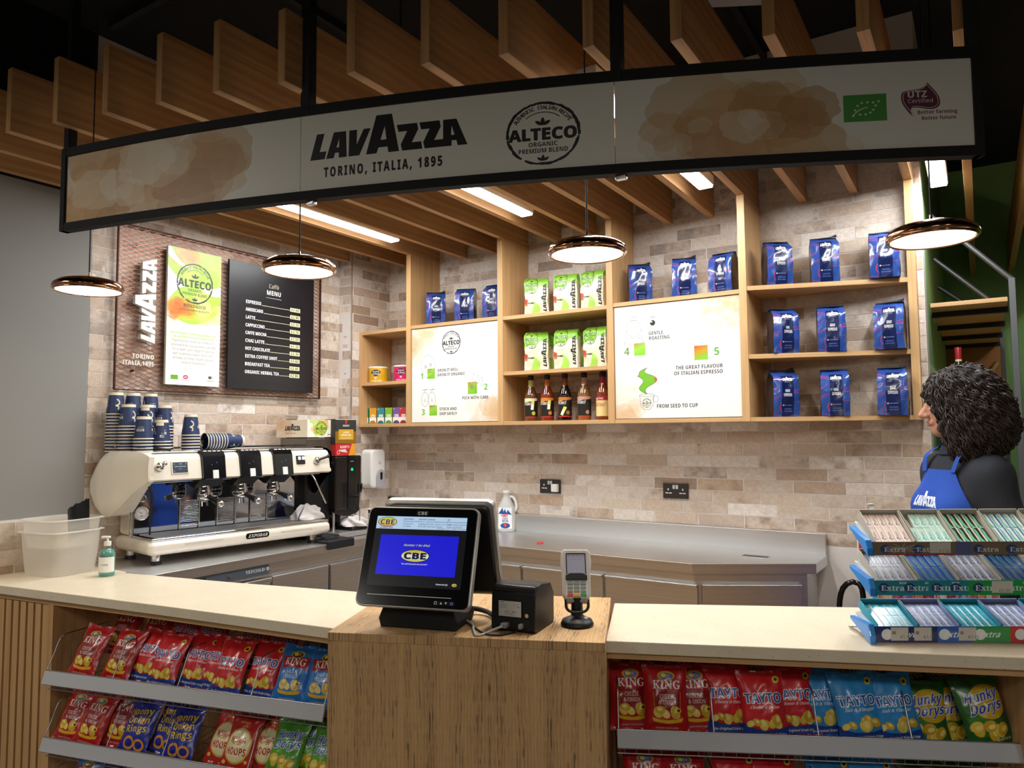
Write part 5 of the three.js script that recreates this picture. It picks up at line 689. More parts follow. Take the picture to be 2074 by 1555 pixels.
// ================= milk bottle and cap =================
{
  const p = pY(1026, 1075, YS), t = thing('milk_bottle', 'half full plastic milk bottle with handle on the steel counter', 'bottle', [p.x, YS + 0.001, p.z], 0.55); t.scale.set(1.16, 1, 1.1);
  const s = 0.97, prof = (y) => y < 0.02 ? mix(0.9, 1, y / 0.02) : y < 0.13 ? 1 : y < 0.215 ? mix(1, 0.36, ((y - 0.13) / 0.085) ** 1.3) : 0.34;
  const body = (k, y0, y1, n) => grid(32, n, (u, v) => { const a = -u * 6.2832, y = mix(y0, y1, v), r = prof(y) * k, q = 3.2, ca = Math.cos(a), sa = Math.sin(a), e = (Math.abs(ca) ** q + Math.abs(sa) ** q) ** (-1 / q), rr = mix(1, e, clamp((0.2 - y) / 0.06)); return [ca * rr * 0.05 * r * s, y, sa * rr * 0.046 * r * s]; });
  part(t, 'plastic', join(body(1, 0, 0.245, 30), grid(32, 1, (u, v) => [Math.cos(u * 6.2832) * 0.044 * v, 0.0002, Math.sin(u * 6.2832) * 0.041 * v])), M(0xf2f2f0, 0.35, 0, { transmission: 0.45, thickness: 0, side: THREE.DoubleSide }));
  part(t, 'milk', join(body(0.96, 0.004, 0.118, 12), grid(32, 1, (u, v) => [Math.cos(u * 6.2832) * 0.046 * v, 0.118, -Math.sin(u * 6.2832) * 0.043 * v])), M(0xf3ecd8, 0.5));
  part(t, 'handle', TU([[0.016, 0.215, 0], [0.034, 0.212, 0], [0.05, 0.185, 0], [0.054, 0.15, 0], [0.046, 0.122, 0]], 0.0085), M(0xf0f0ee, 0.4)); part(t, 'neck_ring', LA([[0.0165, 0.235], [0.02, 0.238], [0.02, 0.244], [0.018, 0.255], [0, 0.255]], 24), mWhite);
  const lb = draw(256, 300, (c, w, h) => { c.fillStyle = '#eef0f0'; c.fillRect(0, 0, w, h); c.fillStyle = '#24509a'; c.beginPath(); c.moveTo(0, h * 0.3); c.lineTo(w * 0.3, 0); c.lineTo(w * 0.38, h * 0.2); c.lineTo(w * 0.48, h * 0.06); c.lineTo(w * 0.6, h * 0.25); c.lineTo(w * 0.7, h * 0.1); c.lineTo(w, h * 0.36); c.lineTo(w * 0.6, h * 0.3); c.fill(); ell(c, w * 0.45, h * 0.36, w * 0.28, h * 0.07, '#c8282c'); text(c, 'Dale Farm', w * 0.45, h * 0.385, 26, '#fff', { align: 'center' }); text(c, 'FRESH', w * 0.5, h * 0.54, 34, '#2a4a80', { align: 'center' }); text(c, 'Milk', w * 0.5, h * 0.7, 60, '#2a4a80', { align: 'center' }); ell(c, w * 0.5, h * 0.86, w * 0.36, h * 0.13, '#24509a'); ell(c, w * 0.5, h * 0.83, w * 0.14, h * 0.08, '#c8282c'); text(c, '1', w * 0.5, h * 0.87, 32, '#fff', { align: 'center' }); });
  part(t, 'label', grid(10, 1, (u, v) => { const x = mix(-0.042, 0.03, u); return [x, mix(0.02, 0.15, v) , 0.0462 - 0.002 * Math.abs(2 * u - 1) ** 3]; }), MT(lb, 0.4));
}
{ const p = pY(1094, 1100, YS), t = thing('bottle_cap', 'red milk bottle cap lying on the steel counter', 'cap', [p.x, YS + 0.001, p.z]); part(t, 'shell', LA([[0, 0.008], [0.016, 0.008], [0.018, 0.006], [0.018, 0], [0.016, 0]], 24), M(0xc23a34, 0.4)); part(t, 'rim', TO(0.018, 0.0012).rotateX(Math.PI / 2), M(0xc23a34, 0.4)); }

// ================= front counter =================
const quartz = pixels(512, 512, (i, j) => { const n = fbm(i / 40, j / 40, 5, 4), s = hash(i >> 1, j >> 1, 9), d = (n - 0.5) * 10 + (s > 0.985 ? -26 : s > 0.965 ? 10 : 0); return [226 + d, 212 + d, 186 + d]; });
const mQuartz = MT(quartz, 0.3), mDarkWood = mShelf;
const slabUV = (g) => grain(g, 'x');
{
  const L = [[XL + 0.002, 2.545], [-3.445, 2.51], [-2.98, 2.441], [-2.513, 2.371], [-1.718, 2.262], [-1.908, 1.822], [-2.078, 1.845], [-2.628, 1.974], [-3.259, 2.097], [-3.285, 2.075], [XL + 0.002, 2.075]], R = [[-0.957, 1.945], [-0.422, 1.717], [0.07, 1.508], [1.3, 0.985], [1.0, 0.4], [-0.383, 1.129], [-1.132, 1.505]];
  const inset = (pts, k) => { const cx = pts.reduce((a, p) => a + p[0], 0) / pts.length, cz = pts.reduce((a, p) => a + p[1], 0) / pts.length; return pts.map(([x, z]) => { const d = Math.hypot(x - cx, z - cz); return [x - (x - cx) / d * k, z - (z - cz) / d * k]; }); };
  const down = (pts, k) => pts.map(([x, z], i) => [x, z - (i < 5 && z > 2.2 ? k : 0)]), downR = (pts, k) => pts.map(([x, z], i) => i < 4 ? [x - k * 0.39, z - k * 0.92] : [x, z]);
  const t = thing('front_counter', 'cream stone counter between the grey wall and the till block', 'counter');
  part(t, 'worktop', slabUV(PR(L, YC - 0.036, YC, 0.003)), mQuartz); part(t, 'edge_batten', grain(PR(down(L, 0.014), YC - 0.056, YC - 0.0365), 'x'), mShelf);
  const g = [-3.13, 2.445], a = 8.4 * RAD; // open cabinet under the counter
  const loc = (x, z) => [g[0] + x * Math.cos(a) + z * Math.sin(a), g[1] - x * Math.sin(a) + z * Math.cos(a)];
  const box = (x0, x1, z0, z1, y0, y1, m, name, ax = 'y') => part(t, name, grain(PR([loc(x0, z1), loc(x1, z1), loc(x1, z0), loc(x0, z0)], y0, y1), ax), m);
  box(-0.03, 0.0, -0.42, 0.005, 0, YC - 0.057, mShelf, 'side_panel'); box(0, 1.42, -0.43, -0.41, 0, YC - 0.057, mDarkWood, 'back_panel'); box(0, 1.4, -0.41, -0.05, 0.0, 0.08, mDarkWood, 'floor_panel');
  box(-0.55, -0.03, -0.05, -0.035, 0, YC - 0.057, mDarkWood, 'slat_backing'); for (let i = 0; i < 11; i++) box(-0.07 - i * 0.047, -0.036 - i * 0.047, -0.035, 0.0, 0, YC - 0.06, mShelf, 'slat');
  const r = thing('front_counter', 'cream stone counter under the chewing gum stand', 'counter');
  part(r, 'worktop', slabUV(PR(R, YC - 0.036, YC, 0.003)), mQuartz); part(r, 'edge_batten', grain(PR(downR(R, 0.012), YC - 0.056, YC - 0.0365), 'x'), mShelf);
  const b = 23 * RAD, o = [-0.98, 1.93], lr = (x, z) => [o[0] + x * Math.cos(b) + z * Math.sin(b), o[1] - x * Math.sin(b) + z * Math.cos(b)], bx = (x0, x1, z0, z1, y0, y1, m, n) => part(r, n, grain(PR([lr(x0, z1), lr(x1, z1), lr(x1, z0), lr(x0, z0)], y0, y1), 'y'), m);
  bx(0, 2.2, -0.45, -0.43, 0, YC - 0.057, mDarkWood, 'back_panel'); bx(0, 2.2, -0.43, -0.06, 0, 0.08, mDarkWood, 'floor_panel'); bx(1.155, 1.185, -0.43, -0.02, 0, YC - 0.057, mShelf, 'side_panel');
}
{
  const t = thing('till_block', 'brown oak block with heavy dark grain carrying the till', 'cabinet', [-1.292, 0, 2.208], 23.4 * RAD), w = 0.823, d = 0.572, H = 0.972;
  const up = (g, ou, ov) => grain(g, 'y', ou, ov);
  part(t, 'front_panel', up(RB(w - 0.022, H - 0.024, 0.02, 0.001, 0, (H - 0.026) / 2, -0.011, 1), 0.02, 0.42), mPlinth);
  for (const s of [-1, 1]) part(t, 'side_panel', up(RB(0.02, H - 0.026, d - 0.004, 0.001, s * (w / 2 - 0.01), (H - 0.026) / 2, -d / 2, 1), 0.02, 0.2 + s * 0.3), mPlinth);
  part(t, 'back_panel', up(RB(w - 0.04, H - 0.026, 0.018, 0.001, 0, (H - 0.026) / 2, -d + 0.01, 1), 0.7, 0.9), mPlinth); part(t, 'top_board', grain(RB(w, 0.025, d, 0.0015, 0, H - 0.0125, -d / 2), 'z', 0.62, 0.42), mPlinth);
}
// ================= crisp racks =================
function foilArt(kind) {
  return draw(448, 640, (c, w, h) => {
    const chips = (cx, cy, R, n, s, col = ['#e8c84a', '#f0d868', '#d9b034']) => { for (let i = 0; i < n; i++) { const x = cx + (hash(i, 1, s) - 0.5) * R * 2.2, y = cy + (hash(i, 2, s) - 0.5) * R * 0.7; c.save(); c.translate(x, y); c.rotate(hash(i, 3, s) * 3); ell(c, 0, 0, R * 0.55, R * 0.42, col[i % 3]); ring(c, 0, 0, R * 0.55, R * 0.42, 3, '#b98a24'); ell(c, -R * 0.1, -R * 0.08, R * 0.3, R * 0.18, '#f6e488'); c.restore(); } };
    const seals = (a) => { c.fillStyle = a; for (let i = 0; i < 60; i++) if (i % 2) { c.fillRect(i * w / 60, 0, w / 60, h * 0.035); c.fillRect(i * w / 60, h * 0.965, w / 60, h * 0.035); } };
    if (kind === 'kingred' || kind === 'kingblue') {
      const red = kind === 'kingred'; c.fillStyle = red ? '#b8141c' : '#1c78cc'; c.fillRect(0, 0, w, h); if (!red) { c.fillStyle = '#b01c26'; c.beginPath(); c.moveTo(w * 0.1, h * 0.2); c.lineTo(w * 0.94, h * 0.2); c.lineTo(w * 0.9, h * 0.42); c.quadraticCurveTo(w * 0.5, h * 0.36, w * 0.12, h * 0.42); c.fill(); } else { c.fillStyle = '#8f1018'; c.fillRect(w * 0.22, h * 0.38, w * 0.6, h * 0.3); }
      ell(c, w * 0.52, h * 0.16, w * 0.2, h * 0.07, '#c9b23a'); ell(c, w * 0.52, h * 0.165, w * 0.16, h * 0.05, red ? '#6a6fb8' : '#5a2a3a'); ell(c, w * 0.46, h * 0.155, w * 0.06, h * 0.03, '#f2e04a'); for (let i = 0; i < 5; i++) line(c, [[w * (0.5 + i * 0.025), h * 0.13], [w * (0.5 + i * 0.025), h * 0.18]], 4, '#d9d070');
      text(c, 'KING', w * 0.52, h * 0.35, h * 0.17, '#f4f0e8', { font: 'serif', align: 'center', width: w * 0.66, stroke: red ? '#7a0c12' : '#7a1018', sw: 0.05 });
      c.strokeStyle = '#b89a3a'; c.lineWidth = 6; c.beginPath(); c.moveTo(w * 0.2, h * 0.4); c.lineTo(w * 0.22, h * 0.62); c.quadraticCurveTo(w * 0.3, h * 0.78, w * 0.52, h * 0.82); c.quadraticCurveTo(w * 0.76, h * 0.78, w * 0.82, h * 0.62); c.lineTo(w * 0.84, h * 0.4); c.stroke();
      (red ? ['CHEESE', '& ONION'] : ['SALT &', 'VINEGAR']).forEach((s, i) => text(c, s, w * 0.52, h * (0.49 + i * 0.085), h * 0.085, '#f4f0e8', { font: 'serif', weight: 'normal', align: 'center', width: w * [0.36, 0.42][i] }));
      chips(w * 0.5, h * 0.69, w * 0.2, 9, 5, red ? undefined : ['#e8cf8a', '#f0dca0', '#d9bc6a']); c.fillStyle = '#e6b820'; c.beginPath(); c.moveTo(w * 0.16, h * 0.76); c.quadraticCurveTo(w * 0.5, h * 0.84, w * 0.88, h * 0.76); c.lineTo(w * 0.84, h * 0.82); c.quadraticCurveTo(w * 0.5, h * 0.88, w * 0.2, h * 0.82); c.fill(); ell(c, w * 0.78, h * 0.66, 26, 26, '#d9b832'); ell(c, w * 0.78, h * 0.66, 13, 13, '#2a2018');
      text(c, 'SAVOURY POTATO CRISPS', w * 0.5, h * 0.925, h * 0.03, '#e8c8b8', { align: 'center', width: w * 0.5 }); seals(red ? '#98101a' : '#1664b0');
    } else if (kind === 'tayred' || kind === 'tayblue') {
      const red = kind === 'tayred'; c.fillStyle = red ? '#d3202a' : '#2a90d8'; c.fillRect(0, 0, w, h); c.fillStyle = '#1c3f96'; c.beginPath(); c.moveTo(0, h * 0.72); c.quadraticCurveTo(w * 0.3, h * 0.92, w, h * 0.8); c.lineTo(w, h); c.lineTo(0, h); c.fill(); ell(c, w * 0.84, h * 0.13, 34, 34, '#e0c832'); ell(c, w * 0.84, h * 0.13, 16, 16, '#1a1612');
      text(c, 'TAYTO', w * 0.5, h * 0.46, h * 0.19, '#1d56b4', { align: 'center', width: w * 0.86, stroke: '#f4f4f4', sw: 0.11 }); text(c, red ? 'Cheese & Onion' : 'Salt & Vinegar', w * 0.5, h * 0.54, h * 0.06, '#f2e9ea', { font: 'serif', italic: 1, align: 'center', width: w * 0.68 });
      chips(w * 0.62, h * 0.72, w * 0.22, 6, red ? 8 : 12); chips(w * 0.3, h * 0.76, w * 0.16, 3, 3); text(c, 'The Original Irish Crisp', w * 0.5, h * 0.925, h * 0.05, '#f2f2f4', { italic: 1, align: 'center', width: w * 0.82 }); seals(red ? '#b01820' : '#1f78ba');
    } else if (kind === 'hunky' || kind === 'hunkydark') {
      c.fillStyle = kind === 'hunky' ? '#4c9a2c' : '#1f5a26'; c.fillRect(0, 0, w, h); stain(c, w * 0.5, h * 0.5, w, h, ['#2f7a24', '#6ab83a'], 4, 10, 0.2); if (kind === 'hunkydark') { ell(c, w * 0.62, h * 0.36, w * 0.4, h * 0.24, '#d2ac22'); } for (const [s, y, x] of [['Hunky', 0.34, 0.5], ['Dorys', 0.5, 0.52]]) text(c, s, w * x, h * y, h * 0.19, '#2c4cae', { align: 'center', width: w * 0.78, stroke: '#dfe6f0', sw: 0.1, turn: -0.12, italic: 1 });
      chips(w * 0.5, h * 0.74, w * 0.26, 6, 21, ['#e0c030', '#ecd048', '#cfa820']); text(c, 'BUFFALO', w * 0.74, h * 0.9, h * 0.05, '#dfe6dc', { align: 'center', turn: -0.1 }); seals('#174a1c');
    } else if (kind === 'rings') {
      c.fillStyle = '#1a2a9a'; c.fillRect(0, 0, w, h); ['Jonny', 'Onion', 'Rings'].forEach((s, i) => text(c, s, w * 0.54, h * (0.3 + i * 0.155), h * 0.17, '#e6c01c', { align: 'center', width: w * 0.7, turn: -0.1, stroke: '#141a50', sw: 0.06 })); for (const [x, y, r] of [[0.2, 0.3, 40], [0.7, 0.42, 30], [0.4, 0.8, 70], [0.74, 0.82, 62]]) ring(c, w * x, h * y, r, r * 0.85, r * 0.42, '#e2952a'); seals('#12207a');
    } else { // hoops
      c.fillStyle = '#c8261e'; c.fillRect(0, 0, w, h); ell(c, w * 0.5, h * 0.58, w * 0.4, h * 0.3, '#d8b84a'); ell(c, w * 0.5, h * 0.58, w * 0.36, h * 0.27, '#f0e2b0'); ell(c, w * 0.5, h * 0.52, w * 0.2, h * 0.05, '#c8a040'); text(c, 'HULA', w * 0.5, h * 0.53, h * 0.14, '#b8141c', { align: 'center', width: w * 0.5, stroke: '#f6ecc8', sw: 0.05 }); text(c, 'HOOPS', w * 0.5, h * 0.73, h * 0.16, '#b8141c', { align: 'center', width: w * 0.64, stroke: '#f6ecc8', sw: 0.05 }); ell(c, w * 0.16, h * 0.86, 26, 22, '#e6c860'); ell(c, w * 0.84, h * 0.82, 22, 18, '#e6c860'); text(c, 'ORIGINAL', w * 0.5, h * 0.2, h * 0.05, '#e8c060', { align: 'center' }); seals('#a01c18');
    }
  });
}
const foilMat = {}; for (const k of ['kingred', 'kingblue', 'tayred', 'tayblue', 'hunky', 'hunkydark', 'rings', 'hoops']) foilMat[k] = MT(foilArt(k), 0.34, { clearcoat: 0.5, clearcoatRoughness: 0.18 });
function pillow(w, h, T, s) {
  const f = (sg) => (u, v) => { const e = 0.06, vv = clamp((v - e) / (1 - 2 * e)), inside = Math.sin(Math.PI * vv) ** 0.55 * (1 - Math.abs(2 * u - 1) ** 3) ** 0.8; const wv = 1 - 0.1 * Math.sin(Math.PI * vv) ** 0.6; const cr = (fbm(u * 5 + s * 7, v * 6, 33, 4) - 0.5) * 0.014 * (0.25 + inside) + Math.sin(u * 17 + s * 3) * 0.0022 * (1 - Math.sin(Math.PI * vv)) ; const top = v > 0.94 ? (u - 0.5) * 0.012 * Math.sin(s * 5) + 0.006 * Math.abs(2 * u - 1) * (0.6 + 0.4 * Math.sin(s * 9)) : 0; return [(u - 0.5) * w * wv * (sg > 0 ? 1 : -1), v * h + top, sg * (inside * T / 2) + cr]; };
  return join(grid(20, 24, f(1)), grid(20, 24, f(-1), (u, v) => [1 - u, v]));
}
const pillows = [0, 1, 2, 3].map((k) => pillow(0.138, 0.192, 0.05, k + 1));
const crispText = { kingred: 'red cheese and onion packet', kingblue: 'blue salt and vinegar packet', tayred: 'red packet with big blue lettering', tayblue: 'light blue packet with dark blue lettering', hunky: 'bright green packet with blue lettering', hunkydark: 'dark green packet with lettering on yellow', rings: 'dark blue packet with yellow lettering', hoops: 'red hoop packet with a cream oval' };
const ordOf = (list, i) => list.length === 3 ? ORD[i] : list.length === 2 ? ORD[i * 2] : '';
function rack(label, pos, turn, L, levels, dividers) {
  const t = thing('crisp_rack', label, 'rack', [pos[0], levels[0], pos[1]], turn);
  levels.forEach((y, li) => {
    const y0 = y - levels[0];
    part(t, 'price_rail', EX([[0, 0], [0.006, 0.002], [0.02, -0.042], [0.016, -0.046]], L, 0.0006).rotateY(-Math.PI / 2).scale(1, 1, 1).translate(L, y0, 0), mGrey);
    part(t, 'front_rod', rod([0, y0 + 0.003, 0.003], [L, y0 + 0.003, 0.003], 0.003), mWire);
    const w = []; for (let x = 0.02; x < L; x += 0.036) { w.push(rod([x, y0 - 0.07, -0.01], [x, y0 - 0.04, -0.36], 0.0013, 5)); w.push(rod([x, y0, 0.002], [x, y0 - 0.07, -0.01], 0.0013, 5)); }
    for (const z of [-0.01, -0.12, -0.24, -0.355]) w.push(rod([0, y0 - 0.07 + (-z - 0.01) * 0.086, z], [L, y0 - 0.07 + (-z - 0.01) * 0.086, z], 0.0022, 6));
    const wf = part(t, 'wire_floor', join(w), mWire); wf.userData.kind = 'stuff';
    for (const x of [0.004, ...dividers[li], L - 0.004]) { const d = part(t, 'divider', TU([[x, y0 + 0.002, 0.002], [x, y0 + 0.06, -0.028], [x, y0 + 0.112, -0.055], [x, y0 + 0.118, -0.075], [x, y0 + 0.118, -0.2], [x, y0 + 0.118, -0.36]], 0.0024, 24, 6), mWire); const v = []; for (const z of [-0.1, -0.13, -0.16, -0.19, -0.23, -0.28]) v.push(rod([x, y0 + 0.118, z], [x, y0 - 0.055, z], 0.0012, 5)); const dw = part(d, 'divider_wire', join(v), mWire); dw.userData.kind = 'stuff'; }
  });
  const ca = Math.cos(turn), sa = Math.sin(turn), nrm = V(sa, 0, ca), at = (x, y, z) => V(pos[0] + x * ca + z * sa, y, pos[1] - x * sa + z * ca);
  return { at, place(kind, px, py, li, o = {}) { // the pixel marks where the packet's foot meets the price rail
    const { z = -0.035, lift = -0.028, lean = 0.5, roll = 0, yaw = 0, k = 0, where = '', group, sc = 1 } = o; const h = onPlane(px, py, at(0, levels[li], -0.02), nrm), x = (h.x - pos[0]) * ca - (h.z - pos[1]) * sa;
    const m = solo('crisp_packet', crispText[kind] + ' ' + where, 'crisp packet', pillows[k % 4], foilMat[kind], at(x, levels[li] + lift, z), 0, group || crispText[kind] + 's ' + where); m.rotation.set(-lean, turn + yaw, roll, 'YXZ'); m.scale.setScalar(sc); return m;
  } };
}
{
  const A = rack('three tier wire crisp rack under the counter beside the grey wall', [-3.032, 2.513], 14.4 * RAD, 1.222, [0.6728, 0.4265, 0.18], [[0.325, 0.62, 0.93], [0.305, 0.56, 0.92], [0.3, 0.6, 0.9]]);
  const U = 'on the top tier', Mi = 'on the middle tier';
  const row = (kind, list, li, where, o = {}) => list.forEach(([x, y, roll = 0, z = -0.04, yaw = 0], i) => A.place(kind, x, y, li, { roll, z, yaw, k: i + Math.round(x), where: where + ordOf(list, i), group: crispText[kind] + 's ' + where, ...o }));
  row('kingred', [[150, 1362, -0.05], [218, 1372, -0.06]], 0, U); row('tayred', [[262, 1378, -0.05, -0.07], [312, 1385, -0.03, -0.035], [362, 1391, -0.04, -0.07]], 0, U + ', first pocket'); row('tayred', [[408, 1397, -0.03, -0.07], [445, 1401, -0.02, -0.03], [503, 1410, -0.03, -0.06]], 0, U + ', second pocket'); row('kingblue', [[572, 1421, 0.0], [636, 1428, 0.02]], 0, U);
  const back = (kind, list, li, where) => list.forEach(([x, y, r = 0], i) => A.place(kind, x, y, li, { roll: r, z: -0.16, lift: 0.03, lean: 0.62, k: i + 2, where }));
  back('kingred', [[165, 1364], [232, 1374]], 0, 'in the second row, top tier by the grey wall'); back('tayred', [[290, 1382], [350, 1390], [440, 1400], [500, 1408]], 0, 'in the second row, top tier by the grey wall'); back('kingblue', [[575, 1420], [640, 1428]], 0, 'in the second row, top tier by the grey wall');
  row('kingred', [[120, 1490, -0.04], [165, 1497, -0.08, -0.03], [212, 1504, -0.02, -0.06]], 1, Mi); row('rings', [[258, 1512, -0.02, -0.03], [303, 1520, -0.1, -0.065], [350, 1527, 0.02, -0.03]], 1, Mi); row('hoops', [[425, 1540, -0.05, -0.06], [468, 1546, -0.02, -0.03], [515, 1553, 0, -0.06]], 1, Mi); row('hunky', [[560, 1560, -0.05, -0.03], [608, 1567, 0.05, -0.065], [645, 1572, 0, -0.03]], 1, Mi);
  const lowx = [['kingblue', 140], ['rings', 195], ['tayred', 250], ['hunky', 310]]; lowx.forEach(([k, x], i) => { const y = 1480 + (x - 87) * 0.15; const m = A.place(k, x, 1605 + (x - 87) * 0.16, 2, { k: i, where: 'on the lowest tier by the grey wall' }); });
  const R = rack('wire crisp rack under the counter below the gum stand', [-0.946, 1.905], 26.6 * RAD, 1.18, [0.6816, 0.435], [[0.28, 0.575, 0.83], [0.28, 0.575, 0.83]]);
  const W = 'under the gum stand', rr = (kind, list, o = {}) => list.forEach(([x, y, roll = 0, z = -0.04, yaw = 0, lift = -0.028], i) => R.place(kind, x, y, 0, { roll, z, yaw, lift, k: i + Math.round(x), lean: 0.3, where: W + ordOf(list, i), group: crispText[kind] + 's ' + W, ...o }));
  rr('kingred', [[1284, 1476, 0.04, -0.075], [1352, 1481, 0.0, -0.03, 0, -0.018], [1420, 1482, 0.05, -0.075]]); rr('tayred', [[1487, 1486, 0.03, -0.065], [1556, 1490, 0.05, -0.03], [1628, 1493, 0.06, -0.07]]); rr('tayblue', [[1690, 1496, 0.08, -0.075], [1755, 1499, 0.1, -0.035], [1832, 1502, 0.1, -0.04]]); rr('hunkydark', [[1902, 1506, 0.0, -0.08, 0, -0.06], [1958, 1508, 0.06, -0.1, 0, -0.06]], {}); rr('hunkydark', [[2020, 1512, 0.16, -0.035]], { where: 'leaning in front under the gum stand' });
  [['kingred', 1310], ['kingred', 1390], ['tayred', 1500], ['tayred', 1580], ['tayblue', 1700], ['tayblue', 1790], ['hunkydark', 1900], ['hunkydark', 1990]].forEach(([k, x], i) => { R.place(k, x, 1480 + (x - 1250) * 0.036, 0, { z: -0.19, lift: 0.0, lean: 0.55, k: i, where: 'in the second row under the gum stand counter' }); R.place(k, x, 1625 + (x - 1250) * 0.05, 1, { z: -0.05, lean: 0.4, k: i + 1, where: 'on the lower tier under the gum stand counter' }); });
}
